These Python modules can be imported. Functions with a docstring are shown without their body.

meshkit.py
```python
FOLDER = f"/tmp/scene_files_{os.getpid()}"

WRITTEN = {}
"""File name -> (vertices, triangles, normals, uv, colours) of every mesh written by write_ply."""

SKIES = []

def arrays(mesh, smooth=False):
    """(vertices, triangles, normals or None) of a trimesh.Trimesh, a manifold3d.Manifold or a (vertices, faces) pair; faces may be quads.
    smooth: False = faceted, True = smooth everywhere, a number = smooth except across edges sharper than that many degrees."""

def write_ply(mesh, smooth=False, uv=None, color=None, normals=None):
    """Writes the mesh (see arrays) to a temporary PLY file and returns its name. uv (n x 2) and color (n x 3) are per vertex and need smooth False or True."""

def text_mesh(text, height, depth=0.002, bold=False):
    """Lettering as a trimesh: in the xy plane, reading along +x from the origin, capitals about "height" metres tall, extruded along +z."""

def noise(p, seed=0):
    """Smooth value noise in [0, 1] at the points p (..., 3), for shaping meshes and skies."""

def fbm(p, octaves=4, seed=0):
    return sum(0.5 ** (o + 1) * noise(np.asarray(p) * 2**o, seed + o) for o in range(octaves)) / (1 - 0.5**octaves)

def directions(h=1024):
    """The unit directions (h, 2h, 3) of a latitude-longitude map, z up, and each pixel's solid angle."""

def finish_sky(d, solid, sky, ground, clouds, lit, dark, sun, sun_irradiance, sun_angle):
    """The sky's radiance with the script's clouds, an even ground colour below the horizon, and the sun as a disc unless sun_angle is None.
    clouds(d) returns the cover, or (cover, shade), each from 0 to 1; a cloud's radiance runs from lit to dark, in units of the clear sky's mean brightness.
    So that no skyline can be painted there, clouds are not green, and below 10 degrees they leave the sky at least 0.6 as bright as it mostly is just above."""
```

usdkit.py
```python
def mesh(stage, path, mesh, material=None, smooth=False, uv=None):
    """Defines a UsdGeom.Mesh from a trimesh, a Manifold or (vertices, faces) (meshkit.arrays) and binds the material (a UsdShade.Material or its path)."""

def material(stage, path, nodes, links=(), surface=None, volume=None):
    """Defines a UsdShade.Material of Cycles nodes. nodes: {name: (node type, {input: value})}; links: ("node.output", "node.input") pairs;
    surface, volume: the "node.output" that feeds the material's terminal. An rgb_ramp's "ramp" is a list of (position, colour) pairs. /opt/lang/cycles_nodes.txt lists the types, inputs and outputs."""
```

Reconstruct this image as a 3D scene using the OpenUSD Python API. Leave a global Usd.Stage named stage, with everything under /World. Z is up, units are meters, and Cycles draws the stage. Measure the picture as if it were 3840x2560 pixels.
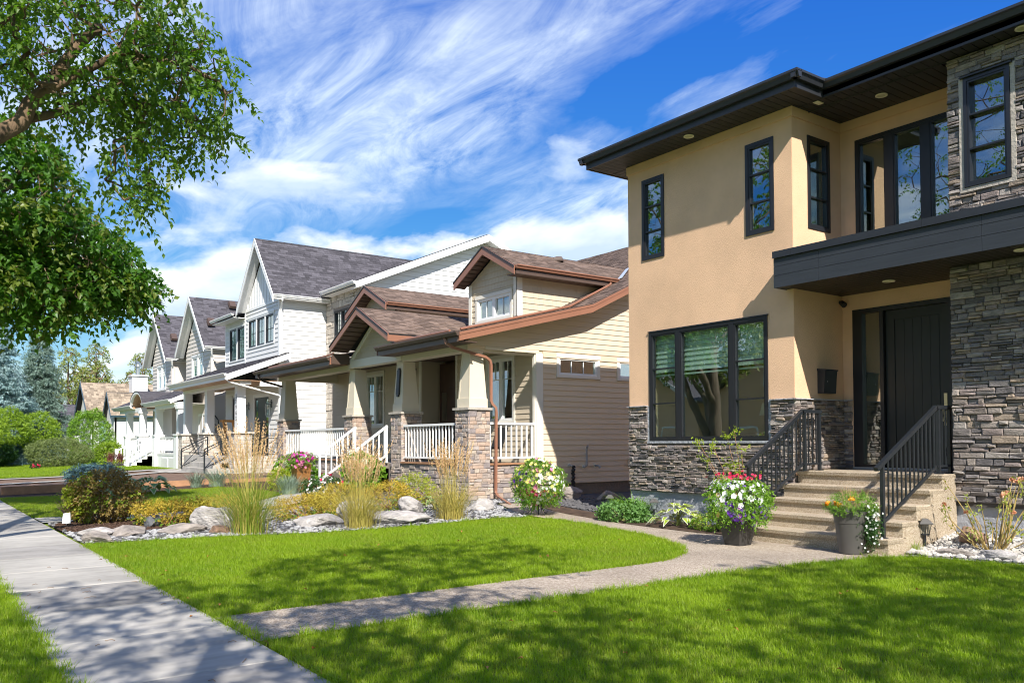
import math, random
import numpy as np
import trimesh, usdkit
from shapely.geometry import Polygon, box as sbox, Point
from shapely import affinity
from shapely.ops import unary_union
from pxr import Usd, UsdGeom, UsdLux, UsdShade, Sdf, Gf, Vt

stage = Usd.Stage.CreateInMemory()
UsdGeom.SetStageUpAxis(stage, 'Z')
UsdGeom.Xform.Define(stage, '/World')
UsdGeom.Scope.Define(stage, '/World/Looks')

# ------------------------------------------------------------------ camera, sky, sun, exposure
EXPOSURE = 2.1
SUN_DIR = np.array([-0.279, -0.698, 0.661])           # towards the sun
SUN_DIR = SUN_DIR / np.linalg.norm(SUN_DIR)
SUN_EL = math.asin(SUN_DIR[2]); SUN_ROT = math.atan2(SUN_DIR[0], SUN_DIR[1])
SKY_STRENGTH, SUN_INTENSITY = 0.15, 0.50
CAM = np.array([0.0, 0.0, 1.6])
yaw, pitch, roll = 0.629425, 0.0252695, -0.0042936
cam = UsdGeom.Camera.Define(stage, '/World/camera')
cy_, sy_, cp_, sp_ = math.cos(yaw), math.sin(yaw), math.cos(pitch), math.sin(pitch)
FW = np.array([sy_*cp_, cy_*cp_, sp_]); RT = np.array([cy_, -sy_, 0.0]); UP = np.cross(RT, FW)
cr_, sr_ = math.cos(roll), math.sin(roll)
RT, UP = cr_*RT + sr_*UP, -sr_*RT + cr_*UP
cam.AddTransformOp().Set(Gf.Matrix4d(*[float(x) for x in (*RT, 0, *UP, 0, *(-FW), 0, *CAM, 1)]))
cam.CreateHorizontalApertureAttr(36.0)
cam.CreateFocalLengthAttr(36.0*3155.166/3840)
cam.CreateHorizontalApertureOffsetAttr(0.0)
cam.CreateVerticalApertureOffsetAttr((1576.03-1280)/3840*36.0)
cam.CreateExposureAttr(EXPOSURE)
cam.CreateClippingRangeAttr(Gf.Vec2f(0.05, 5000))

sky = usdkit.material(stage, '/World/Looks/sky', {
    's': ('sky_texture', {'sky_type': 'single_scattering', 'sun_disc': False, 'sun_elevation': SUN_EL, 'sun_rotation': SUN_ROT, 'altitude': 600.0, 'air_density': 1.0, 'aerosol_density': 0.6, 'ozone_density': 3.0}),
    'h0': ('separate_color', {}), 'pr': ('math', {'math_type': 'power', 'value2': 1.75}), 'pg': ('math', {'math_type': 'power', 'value2': 1.06}), 'pb': ('math', {'math_type': 'power', 'value2': 0.32}),
    'qr': ('math', {'math_type': 'multiply', 'value2': 0.040}), 'qg': ('math', {'math_type': 'multiply', 'value2': 0.150}), 'g9': ('math', {'math_type': 'multiply', 'value2': 0.86}), 'rm': ('math', {'math_type': 'minimum'}), 'qb': ('math', {'math_type': 'multiply', 'value2': 0.76}), 'h': ('combine_color', {}),
    'tc': ('texture_coordinate', {}),
    'sx': ('separate_xyz', {}),
    'zz': ('math', {'math_type': 'add', 'value2': 0.16}),
    'zm': ('math', {'math_type': 'maximum', 'value2': 0.05}),
    'u': ('math', {'math_type': 'divide'}), 'v': ('math', {'math_type': 'divide'}),
    'cu': ('combine_xyz', {}),
    'm1': ('mapping', {'scale': (1.4, 0.58, 1.0), 'location': (8.3, 2.4, 0.0), 'rotation': (0, 0, 0.18)}),
    'n1': ('noise_texture', {'scale': 1.0, 'detail': 9.0, 'roughness': 0.58, 'distortion': 0.9}),
    'm2': ('mapping', {'scale': (3.2, 1.25, 1.0), 'location': (0.7, 2.2, 0.0), 'rotation': (0, 0, 0.35)}),
    'n2': ('noise_texture', {'scale': 1.4, 'detail': 12.0, 'roughness': 0.66, 'distortion': 1.9}),
    'r1': ('rgb_ramp', {'ramp': [(0.42, (0, 0, 0)), (0.66, (1, 1, 1))]}),
    'r2': ('rgb_ramp', {'ramp': [(0.30, (0.05, 0.05, 0.05)), (0.68, (1, 1, 1))]}),
    'mul': ('math', {'math_type': 'multiply'}),
    'mulb': ('math', {'math_type': 'multiply', 'value2': 0.80}),
    'm3': ('mapping', {'scale': (3.2, 3.2, 7.0), 'location': (6.4, -0.5, 0.35)}),
    'n3': ('noise_texture', {'scale': 1.6, 'detail': 8.0, 'roughness': 0.52, 'distortion': 0.25}),
    'band': ('rgb_ramp', {'ramp': [(0.0, (0.02, 0.02, 0.02)), (0.10, (0.05, 0.05, 0.05)), (0.22, (0.05, 0.05, 0.05)), (0.30, (-0.08, -0.08, -0.08)), (0.42, (-0.3, -0.3, -0.3)), (1, (-0.3, -0.3, -0.3))]}),
    'add3': ('math', {'math_type': 'add'}),
    'r3': ('rgb_ramp', {'ramp': [(0.50, (0, 0, 0)), (0.60, (0.9, 0.9, 0.9)), (1, (1, 1, 1))]}),
    'm3b': ('mapping', {'scale': (3.2, 3.2, 7.0), 'location': (6.4, -0.5, 0.5)}),
    'n3b': ('noise_texture', {'scale': 1.6, 'detail': 6.0, 'roughness': 0.5, 'distortion': 0.25}),
    'sh': ('rgb_ramp', {'ramp': [(0.38, (2.35, 2.35, 2.25)), (0.62, (1.15, 1.4, 1.75))]}),
    'mx1': ('mix', {'mix_type': 'mix', 'color2': (1.95, 2.15, 2.2)}),
    'mx2': ('mix', {'mix_type': 'mix'}),
    'bg': ('background_shader', {'strength': SKY_STRENGTH}),
}, [('s.color', 'h0.color'), ('h0.r', 'pr.value1'), ('h0.g', 'pg.value1'), ('h0.b', 'pb.value1'), ('pr.value', 'qr.value1'), ('pg.value', 'qg.value1'), ('pb.value', 'qb.value1'), ('qr.value', 'rm.value1'), ('qg.value', 'g9.value1'), ('g9.value', 'rm.value2'), ('rm.value', 'h.r'), ('qg.value', 'h.g'), ('qb.value', 'h.b'), ('tc.generated', 'sx.vector'), ('sx.z', 'zz.value1'), ('zz.value', 'zm.value1'),
    ('sx.x', 'u.value1'), ('zm.value', 'u.value2'), ('sx.y', 'v.value1'), ('zm.value', 'v.value2'),
    ('u.value', 'cu.x'), ('v.value', 'cu.y'), ('cu.vector', 'm1.vector'), ('m1.vector', 'n1.vector'),
    ('cu.vector', 'm2.vector'), ('m2.vector', 'n2.vector'), ('n1.fac', 'r1.fac'), ('n2.fac', 'r2.fac'),
    ('r1.color', 'mul.value1'), ('r2.color', 'mul.value2'), ('mul.value', 'mulb.value1'),
    ('tc.generated', 'm3.vector'), ('m3.vector', 'n3.vector'), ('sx.z', 'band.fac'), ('n3.fac', 'add3.value1'), ('band.color', 'add3.value2'), ('add3.value', 'r3.fac'),
    ('tc.generated', 'm3b.vector'), ('m3b.vector', 'n3b.vector'), ('n3b.fac', 'sh.fac'),
    ('h.color', 'mx1.color1'), ('mulb.value', 'mx1.fac'), ('mx1.color', 'mx2.color1'), ('sh.color', 'mx2.color2'), ('r3.color', 'mx2.fac'),
    ('mx2.color', 'bg.color')], surface='bg.background')
dome = UsdLux.DomeLight.Define(stage, '/World/sky')
UsdShade.MaterialBindingAPI.Apply(dome.GetPrim()).Bind(sky)
dome.GetPrim().SetCustomDataByKey('kind', 'structure')
sun = UsdLux.DistantLight.Define(stage, '/World/sun')
sun.CreateIntensityAttr(SUN_INTENSITY); sun.CreateAngleAttr(0.5); sun.CreateColorAttr(Gf.Vec3f(1.0, 0.95, 0.87))
sun.CreateNormalizeAttr(True)
zax = SUN_DIR; xax = np.cross([0, 0, 1.0], zax); xax /= np.linalg.norm(xax); yax = np.cross(zax, xax)
sun.AddTransformOp().Set(Gf.Matrix4d(*[float(x) for x in (*xax, 0, *yax, 0, *zax, 0, 0, 0, 50, 1)]))

# ------------------------------------------------------------------ scene tree helpers
BASE, USED = {}, {}
def numbered(parent, name):
    k = (parent, name); n = USED.get(k, 0); USED[k] = n + 1
    return name if n == 0 else '%s_%03d' % (name, n)
def tag(prim, label=None, cat=None, group=None, kind=None):
    for k, v in (('label', label), ('category', cat), ('group', group), ('kind', kind)):
        if v: prim.SetCustomDataByKey(k, v)
def thing(name, label, cat, base=(0, 0, 0), group=None, kind=None):
    path = '/World/' + numbered('/World', name)
    x = UsdGeom.Xform.Define(stage, path)
    x.AddTranslateOp().Set(Gf.Vec3d(*[float(b) for b in base]))
    BASE[path] = np.array(base, float)
    tag(x.GetPrim(), label, cat, group, kind)
    return path
def arr(mesh):
    if isinstance(mesh, M): return mesh.get()
    if isinstance(mesh, trimesh.Trimesh): return np.array(mesh.vertices), np.array(mesh.faces)
    return np.asarray(mesh[0], float), np.asarray(mesh[1], int)
def part(parent, name, mesh, mat, smooth=False, label=None, kind=None, cat=None, group=None):
    v, f = arr(mesh)
    if len(f) == 0: return None
    base = BASE.get(parent, np.zeros(3))
    path = parent + '/' + numbered(parent, name)
    m = UsdGeom.Mesh.Define(stage, path)
    if smooth is not False:
        v2, f2, n = usdkit.meshkit.arrays((v, f), smooth)
        m.CreateNormalsAttr(Vt.Vec3fArray.FromNumpy(n.astype(np.float32))); m.SetNormalsInterpolation('vertex')
        v, f = v2, f2
    v = v - base
    m.CreatePointsAttr(Vt.Vec3fArray.FromNumpy(np.ascontiguousarray(v, np.float32)))
    m.CreateFaceVertexCountsAttr(Vt.IntArray.FromNumpy(np.full(len(f), 3, np.int32)))
    m.CreateFaceVertexIndicesAttr(Vt.IntArray.FromNumpy(np.ascontiguousarray(f, np.int32).ravel()))
    m.CreateSubdivisionSchemeAttr('none')
    UsdShade.MaterialBindingAPI.Apply(m.GetPrim()).Bind(MAT[mat])
    BASE[path] = base
    tag(m.GetPrim(), label, cat, group, kind)
    return path
def solo(name, mesh, mat, label=None, cat=None, group=None, kind=None, smooth=False):
    return part('/World', name, mesh, mat, smooth, label, kind, cat, group)
def copy_of(src, label, loc, rotz=0.0, scale=1.0, group=None):
    name = src.split('/')[-1].rsplit('_0', 1)[0]
    s = stage.GetPrimAtPath(src); cd = s.GetCustomData()
    path = '/World/' + numbered('/World', name)
    x = UsdGeom.Xform.Define(stage, path); p = x.GetPrim()
    p.GetReferences().AddInternalReference(s.GetPath()); p.SetInstanceable(True)
    x.ClearXformOpOrder()
    x.AddTranslateOp().Set(Gf.Vec3d(*[float(a) for a in loc]))
    x.AddRotateZOp().Set(float(math.degrees(rotz))); x.AddScaleOp().Set(Gf.Vec3f(scale, scale, scale))
    tag(p, label, cd.get('category'), group or cd.get('group'))
    return path

class M:
    def __init__(s): s.v, s.f, s.n = [], [], 0
    def add(s, v, f):
        v = np.asarray(v, float); f = np.asarray(f, int)
        if f.shape[1] == 4: f = np.vstack([f[:, [0, 1, 2]], f[:, [0, 2, 3]]])
        s.v.append(v); s.f.append(f + s.n); s.n += len(v); return s
    def mesh(s, m): v, f = arr(m); return s.add(v, f)
    def box(s, x0, x1, y0, y1, z0, z1):
        return s.hexa([(x0, y0, z0), (x1, y0, z0), (x1, y1, z0), (x0, y1, z0), (x0, y0, z1), (x1, y0, z1), (x1, y1, z1), (x0, y1, z1)])
    def hexa(s, p):
        return s.add(p, [(0, 3, 2, 1), (4, 5, 6, 7), (0, 1, 5, 4), (1, 2, 6, 5), (2, 3, 7, 6), (3, 0, 4, 7)])
    def pbox(s, tf, a0, a1, b0, b1, d0, d1):
        return s.hexa([tf(a0, b0, d0), tf(a1, b0, d0), tf(a1, b0, d1), tf(a0, b0, d1), tf(a0, b1, d0), tf(a1, b1, d0), tf(a1, b1, d1), tf(a0, b1, d1)])
    def prism(s, poly, vec):                      # convex polygon of 3d points swept by vec
        p = np.asarray(poly, float); n = len(p); q = p + np.asarray(vec, float)
        f = [(0, i, i+1) for i in range(1, n-1)] + [(n, n+i+1, n+i) for i in range(1, n-1)]
        for i in range(n):
            j = (i+1) % n; f += [(i, n+i, n+j), (i, n+j, j)]
        return s.add(np.vstack([p, q]), f)
    def tube(s, pts, r, n=8, cap=True):
        p = np.asarray(pts, float); k = len(p); r = np.broadcast_to(r, (k,))
        t = np.gradient(p, axis=0); t /= np.linalg.norm(t, axis=1, keepdims=True) + 1e-12
        ref = np.array([0, 0, 1.0]) if abs(t[:, 2]).mean() < 0.85 else np.array([1.0, 0, 0])
        a = np.cross(t, ref); a /= np.linalg.norm(a, axis=1, keepdims=True) + 1e-12; b = np.cross(t, a)
        g = np.arange(n)*2*np.pi/n + np.pi/n
        v = p[:, None] + r[:, None, None]*(np.cos(g)[None, :, None]*a[:, None] + np.sin(g)[None, :, None]*b[:, None])
        f = []
        for i in range(k-1):
            for j in range(n):
                f.append((i*n+j, i*n+(j+1) % n, (i+1)*n+(j+1) % n)); f.append((i*n+j, (i+1)*n+(j+1) % n, (i+1)*n+j))
        if cap:
            f += [(0, j+1, j) for j in range(1, n-1)] + [((k-1)*n, (k-1)*n+j, (k-1)*n+j+1) for j in range(1, n-1)]
        return s.add(v.reshape(-1, 3), f)
    def bar(s, a, b, w, h, up=(0, 0, 1)):           # square bar from a to b, w sideways, h along up
        a, b = np.asarray(a, float), np.asarray(b, float); t = (b-a)/np.linalg.norm(b-a); up = np.asarray(up, float)
        sd = np.cross(t, up); sd /= np.linalg.norm(sd); u = np.cross(sd, t)
        c = [a-sd*w/2-u*h/2, a+sd*w/2-u*h/2, b+sd*w/2-u*h/2, b-sd*w/2-u*h/2]
        return s.hexa(c + [x + u*h for x in c])
    def lathe(s, prof, c, n=20):
        g = np.arange(n)*2*np.pi/n; k = len(prof)
        v = [(c[0]+r*math.cos(t), c[1]+r*math.sin(t), c[2]+z) for r, z in prof for t in g]
        f = []
        for i in range(k-1):
            for j in range(n): f += [(i*n+j, i*n+(j+1) % n, (i+1)*n+(j+1) % n), (i*n+j, (i+1)*n+(j+1) % n, (i+1)*n+j)]
        return s.add(v, f)
    def get(s):
        if not s.v: return np.zeros((0, 3)), np.zeros((0, 3), int)
        return np.vstack(s.v), np.vstack(s.f)

def tfX(c): return lambda a, b, d: (c-d, a, b)       # wall facing -X: a = y, b = z, d = outwards
def tfY(c): return lambda a, b, d: (a, c-d, b)       # wall facing -Y: a = x, b = z
def tfYp(c): return lambda a, b, d: (a, c+d, b)      # wall facing +Y
def slab(poly, tf, d0, d1):                          # shapely polygon (a, b) between depths d0 and d1
    out = M()
    for g in getattr(poly, 'geoms', [poly]):
        if g.is_empty or g.area < 1e-5: continue
        t = trimesh.creation.extrude_polygon(g, d1-d0, engine='earcut')
        v = np.array([tf(x, y, z+d0) for x, y, z in t.vertices]); out.add(v, t.faces)
    return out
def ring(a0, a1, b0, b1, w):
    return sbox(a0, b0, a1, b1).difference(sbox(a0+w, b0+w, a1-w, b1-w))
def merge(ms):
    o = M()
    for m in ms: o.mesh(m)
    return o
def pieces(parent, name, items, limit=300, rest=None):
    """items: (mesh, material); the nearest ones become single parts, the others one part per material"""
    items = [(arr(m), mt) for m, mt in items]
    order = sorted(range(len(items)), key=lambda i: float(np.linalg.norm(items[i][0][0].mean(0)-CAM)))
    for i in order[:limit]: part(parent, name, items[i][0], items[i][1])
    left = {}
    for i in order[limit:]: left.setdefault(items[i][1], M()).mesh(items[i][0])
    for mt, m in left.items(): part(parent, rest or (name + '_field'), m, mt, kind='stuff')

# ------------------------------------------------------------------ materials
MAT = {}
def lighter(c, k): return tuple(min(1.0, x*k) for x in c)
def pmat(name, col, rough=0.6, var=0.12, scale=3.0, bump=0.0, bscale=60.0, island=0.0, spec=0.5, metallic=0.0, stretch=None, col2=None, coat=0.0, dirt=0.0):
    c1 = lighter(col, 1-var); c2 = col2 or lighter(col, 1+var)
    n = {'g': ('geometry', {}), 'mp': ('mapping', {'scale': stretch or (1, 1, 1)}),
         'nz': ('noise_texture', {'scale': scale, 'detail': 6.0, 'roughness': 0.6}),
         'r': ('rgb_ramp', {'ramp': [(0.3, c1), (0.7, c2)]}),
         'p': ('principled_bsdf', {'roughness': rough, 'specular_ior_level': spec, 'metallic': metallic, 'coat_weight': coat})}
    l = [('g.position', 'mp.vector'), ('mp.vector', 'nz.vector'), ('nz.fac', 'r.fac')]
    src = 'r.color'
    if island:
        n['ir'] = ('map_range', {'from_min': 0.0, 'from_max': 1.0, 'to_min': 1-island, 'to_max': 1+island})
        n['im'] = ('mix', {'mix_type': 'multiply', 'fac': 1.0})
        n['cc'] = ('combine_xyz', {})
        l += [('g.random_per_island', 'ir.value'), ('ir.result', 'cc.x'), ('ir.result', 'cc.y'), ('ir.result', 'cc.z'), (src, 'im.color1'), ('cc.vector', 'im.color2')]
        src = 'im.color'
    if dirt:
        n['nd'] = ('noise_texture', {'scale': 0.7, 'detail': 7.0, 'roughness': 0.7})
        n['rd'] = ('rgb_ramp', {'ramp': [(0.35, (1-dirt,)*3), (0.6, (1, 1, 1))]})
        n['md'] = ('mix', {'mix_type': 'multiply', 'fac': 1.0})
        l += [('g.position', 'nd.vector'), ('nd.fac', 'rd.fac'), (src, 'md.color1'), ('rd.color', 'md.color2')]
        src = 'md.color'
    l.append((src, 'p.base_color'))
    if bump:
        n['bn'] = ('noise_texture', {'scale': bscale, 'detail': 4.0, 'roughness': 0.6})
        n['b'] = ('bump', {'strength': min(1.0, bump), 'distance': 0.02*max(1.0, bump)})
        l += [('mp.vector', 'bn.vector'), ('bn.fac', 'b.height'), ('b.normal', 'p.normal')]
    MAT[name] = usdkit.material(stage, '/World/Looks/' + name, n, l, surface='p.BSDF')
def leafmat(name, cols, trans=0.35, rough=0.45, scale=1.2, tcol=None, spec=0.4):
    k = len(cols)
    n = {'g': ('geometry', {}), 'nz': ('noise_texture', {'scale': scale, 'detail': 3.0}),
         'a': ('math', {'math_type': 'multiply_add', 'value2': 0.55}), 'a2': ('math', {'math_type': 'multiply', 'value2': 0.45}),
         'r': ('rgb_ramp', {'ramp': [(0.12+0.76*i/max(1, k-1), c) for i, c in enumerate(cols)]}),
         'p': ('principled_bsdf', {'roughness': rough, 'specular_ior_level': spec}),
         't': ('translucent_bsdf', {}), 'h': ('mix', {'mix_type': 'multiply', 'fac': 1.0, 'color2': tcol or (1.5, 1.7, 0.55)}),
         'm': ('mix_closure', {'fac': trans})}
    l = [('g.position', 'nz.vector'), ('nz.fac', 'a2.value1'), ('g.random_per_island', 'a.value1'), ('a2.value', 'a.value3'), ('a.value', 'r.fac'),
         ('r.color', 'p.base_color'), ('r.color', 'h.color1'), ('h.color', 't.color'), ('p.BSDF', 'm.closure1'), ('t.BSDF', 'm.closure2')]
    MAT[name] = usdkit.material(stage, '/World/Looks/' + name, n, l, surface='m.closure')
def glassmat(name, tint=(0.84, 0.93, 0.90), ior=0.22):
    MAT[name] = usdkit.material(stage, '/World/Looks/' + name, {
        't': ('transparent_bsdf', {'color': tint}), 'g': ('glossy_bsdf', {'color': (0.95, 0.97, 0.97), 'roughness': 0.0}),
        'nz': ('noise_texture', {'scale': 1.3, 'detail': 1.0}), 'b': ('bump', {'strength': 0.10, 'distance': 0.02}),
        'ge': ('geometry', {}), 'f': ('layer_weight', {'blend': 0.5}), 'pw': ('math', {'math_type': 'power', 'value2': 4.0}), 'fa': ('math', {'math_type': 'multiply_add', 'value2': 1-ior, 'value3': ior}), 'm': ('mix_closure', {})},
        [('ge.position', 'nz.vector'), ('nz.fac', 'b.height'), ('b.normal', 'g.normal'), ('f.facing', 'pw.value1'), ('pw.value', 'fa.value1'), ('fa.value', 'm.fac'), ('t.BSDF', 'm.closure1'), ('g.BSDF', 'm.closure2')], surface='m.closure')

glassmat('glass'); glassmat('clear_glass', (0.96, 0.98, 0.97), 0.04)
pmat('stucco', (0.76, 0.50, 0.32), 0.9, 0.07, 1.2, 0.7, 70.0, spec=0.2, dirt=0.09)
pmat('foundation', (0.33, 0.34, 0.37), 0.9, 0.06, 2.0, 1.6, 14.0, spec=0.2)
pmat('foundation_brown', (0.20, 0.17, 0.14), 0.9, 0.1, 2.0, 1.2, 14.0, spec=0.2)
pmat('black_trim', (0.022, 0.024, 0.029), 0.45, 0.1, 4.0)
pmat('black_frame', (0.015, 0.016, 0.020), 0.35, 0.1, 4.0)
pmat('fascia_wood', (0.032, 0.037, 0.045), 0.55, 0.18, 5.0, 0.25, 30.0, stretch=(3, 0.3, 8), island=0.1)
pmat('soffit_dark', (0.030, 0.028, 0.032), 0.6, 0.15, 4.0, 0.15, 160.0, island=0.06)
pmat('soffit_brown_black', (0.030, 0.024, 0.021), 0.5, 0.2, 4.0, island=0.15)
pmat('door_black', (0.014, 0.017, 0.018), 0.4, 0.15, 3.0)
pmat('brass', (0.62, 0.52, 0.33), 0.35, 0.05, 3.0, metallic=0.9)
pmat('steel', (0.6, 0.6, 0.6), 0.3, 0.05, 3.0, metallic=0.9)
pmat('lamp_cream', (0.75, 0.70, 0.55), 0.5, 0.03)
pmat('lamp_inner', (0.55, 0.52, 0.36), 0.5, 0.03)
pmat('rail_black', (0.018, 0.021, 0.025), 0.3, 0.1, 8.0)
ST1 = []
for i, c in enumerate([(0.27, 0.225, 0.20), (0.20, 0.175, 0.165), (0.35, 0.30, 0.265), (0.155, 0.14, 0.14), (0.36, 0.285, 0.22), (0.29, 0.235, 0.215), (0.25, 0.225, 0.22), (0.40, 0.355, 0.32)]):
    pmat('ledge_stone_%s' % 'abcdefgh'[i], c, 0.85, 0.28, 9.0, 0.9, 28.0, spec=0.3, island=0.15, stretch=(1, 1, 2.2)); ST1.append('ledge_stone_%s' % 'abcdefgh'[i])
ST2 = []
for i, c in enumerate([(0.45, 0.355, 0.295), (0.38, 0.32, 0.285), (0.50, 0.42, 0.345), (0.29, 0.25, 0.245), (0.47, 0.345, 0.27), (0.43, 0.375, 0.345)]):
    pmat('tan_stone_%s' % 'abcdef'[i], c, 0.85, 0.2, 8.0, 0.7, 22.0, spec=0.3, island=0.14); ST2.append('tan_stone_%s' % 'abcdef'[i])
ST3 = []
for i, c in enumerate([(0.56, 0.50, 0.43), (0.48, 0.43, 0.37), (0.61, 0.55, 0.48)]):
    pmat('pale_stone_%s' % 'abc'[i], c, 0.85, 0.15, 6.0, 0.7, 18.0, spec=0.3, island=0.12); ST3.append('pale_stone_%s' % 'abc'[i])
pmat('mortar_dark', (0.075, 0.066, 0.06), 0.9); pmat('mortar_tan', (0.25, 0.21, 0.18), 0.9)
AGG = usdkit.material(stage, '/World/Looks/aggregate', {
    'g': ('geometry', {}), 'v': ('voronoi_texture', {'scale': 95.0}), 'v2': ('voronoi_texture', {'scale': 24.0}), 'n': ('noise_texture', {'scale': 1.3, 'detail': 5.0}),
    'r': ('rgb_ramp', {'ramp': [(0.0, (0.30, 0.225, 0.15)), (0.35, (0.43, 0.34, 0.24)), (0.65, (0.51, 0.42, 0.305)), (1.0, (0.62, 0.54, 0.43))]}),
    'sp': ('separate_color', {}), 'rn': ('rgb_ramp', {'ramp': [(0.3, (0.8, 0.8, 0.8)), (0.7, (1.08, 1.08, 1.08))]}), 'mx': ('mix', {'mix_type': 'multiply', 'fac': 1.0}),
    'b': ('bump', {'strength': 0.9, 'distance': 0.012, 'invert': True}), 'p': ('principled_bsdf', {'roughness': 0.8, 'specular_ior_level': 0.3})},
    [('g.position', 'v.vector'), ('g.position', 'n.vector'), ('v.color', 'sp.color'), ('sp.r', 'r.fac'), ('n.fac', 'rn.fac'), ('r.color', 'mx.color1'), ('rn.color', 'mx.color2'), ('mx.color', 'p.base_color'), ('v.distance', 'b.height'), ('b.normal', 'p.normal')], surface='p.BSDF')
MAT['aggregate'] = AGG
pm2 = dict(rough=0.9, spec=0.2)
pmat('concrete', (0.43, 0.405, 0.365), 0.85, 0.13, 1.6, 0.35, 120.0, spec=0.3, dirt=0.28, stretch=(0.5, 4.5, 1))
pmat('concrete_b', (0.345, 0.325, 0.30), 0.85, 0.15, 1.9, 0.35, 120.0, spec=0.3, dirt=0.36, stretch=(0.5, 4.5, 1))
MAT['path_agg'] = usdkit.material(stage, '/World/Looks/path_agg', {
    'g': ('geometry', {}), 'v': ('voronoi_texture', {'scale': 72.0}), 'n': ('noise_texture', {'scale': 0.9, 'detail': 6.0}),
    'r': ('rgb_ramp', {'ramp': [(0.0, (0.22, 0.17, 0.13)), (0.3, (0.33, 0.265, 0.20)), (0.65, (0.42, 0.345, 0.27)), (1.0, (0.54, 0.47, 0.39))]}),
    'sp': ('separate_color', {}), 'rn': ('rgb_ramp', {'ramp': [(0.3, (0.78, 0.78, 0.78)), (0.7, (1.08, 1.08, 1.08))]}), 'mx': ('mix', {'mix_type': 'multiply', 'fac': 1.0}),
    'b': ('bump', {'strength': 0.8, 'distance': 0.012, 'invert': True}), 'p': ('principled_bsdf', {'roughness': 0.85, 'specular_ior_level': 0.3})},
    [('g.position', 'v.vector'), ('g.position', 'n.vector'), ('v.color', 'sp.color'), ('sp.r', 'r.fac'), ('n.fac', 'rn.fac'), ('r.color', 'mx.color1'), ('rn.color', 'mx.color2'), ('mx.color', 'p.base_color'), ('v.distance', 'b.height'), ('b.normal', 'p.normal')], surface='p.BSDF')
pmat('siding_tan', (0.66, 0.54, 0.385), 0.6, 0.03, 1.0, 0.08, 40.0)
pmat('siding_cream', (0.56, 0.475, 0.36), 0.6, 0.03, 1.0, 0.08, 40.0)
pmat('shake_cream', (0.56, 0.475, 0.355), 0.7, 0.05, 2.0, 0.1, 40.0, island=0.05)
pmat('trim_cream', (0.62, 0.55, 0.43), 0.6, 0.03, 1.0)
pmat('trim_pale', (0.72, 0.68, 0.60), 0.6, 0.03, 1.0)
pmat('white_paint', (0.76, 0.76, 0.75), 0.5, 0.02, 1.0)
pmat('white_siding', (0.64, 0.64, 0.635), 0.6, 0.02, 1.0, 0.06, 40.0)
pmat('grey_siding', (0.66, 0.65, 0.635), 0.6, 0.02, 1.0, 0.06, 40.0)
pmat('pink_siding', (0.60, 0.545, 0.495), 0.6, 0.03, 1.0)
pmat('brown_metal', (0.26, 0.12, 0.075), 0.4, 0.06, 2.0)
pmat('brown_dark', (0.085, 0.055, 0.042), 0.45, 0.08, 2.0)
pmat('soffit_brown', (0.10, 0.062, 0.048), 0.55, 0.1, 3.0, island=0.08)
pmat('ledge_wood', (0.33, 0.17, 0.09), 0.6, 0.15, 6.0)
pmat('cedar', (0.50, 0.30, 0.18), 0.5, 0.2, 4.0, stretch=(4, 4, 4), island=0.15)
pmat('timber', (0.36, 0.19, 0.10), 0.8, 0.25, 3.0, stretch=(1, 6, 1), bump=0.2)
pmat('timber_orange', (0.50, 0.24, 0.07), 0.6, 0.2, 5.0)
SH1, SH2, SH4 = [], [], []
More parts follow.
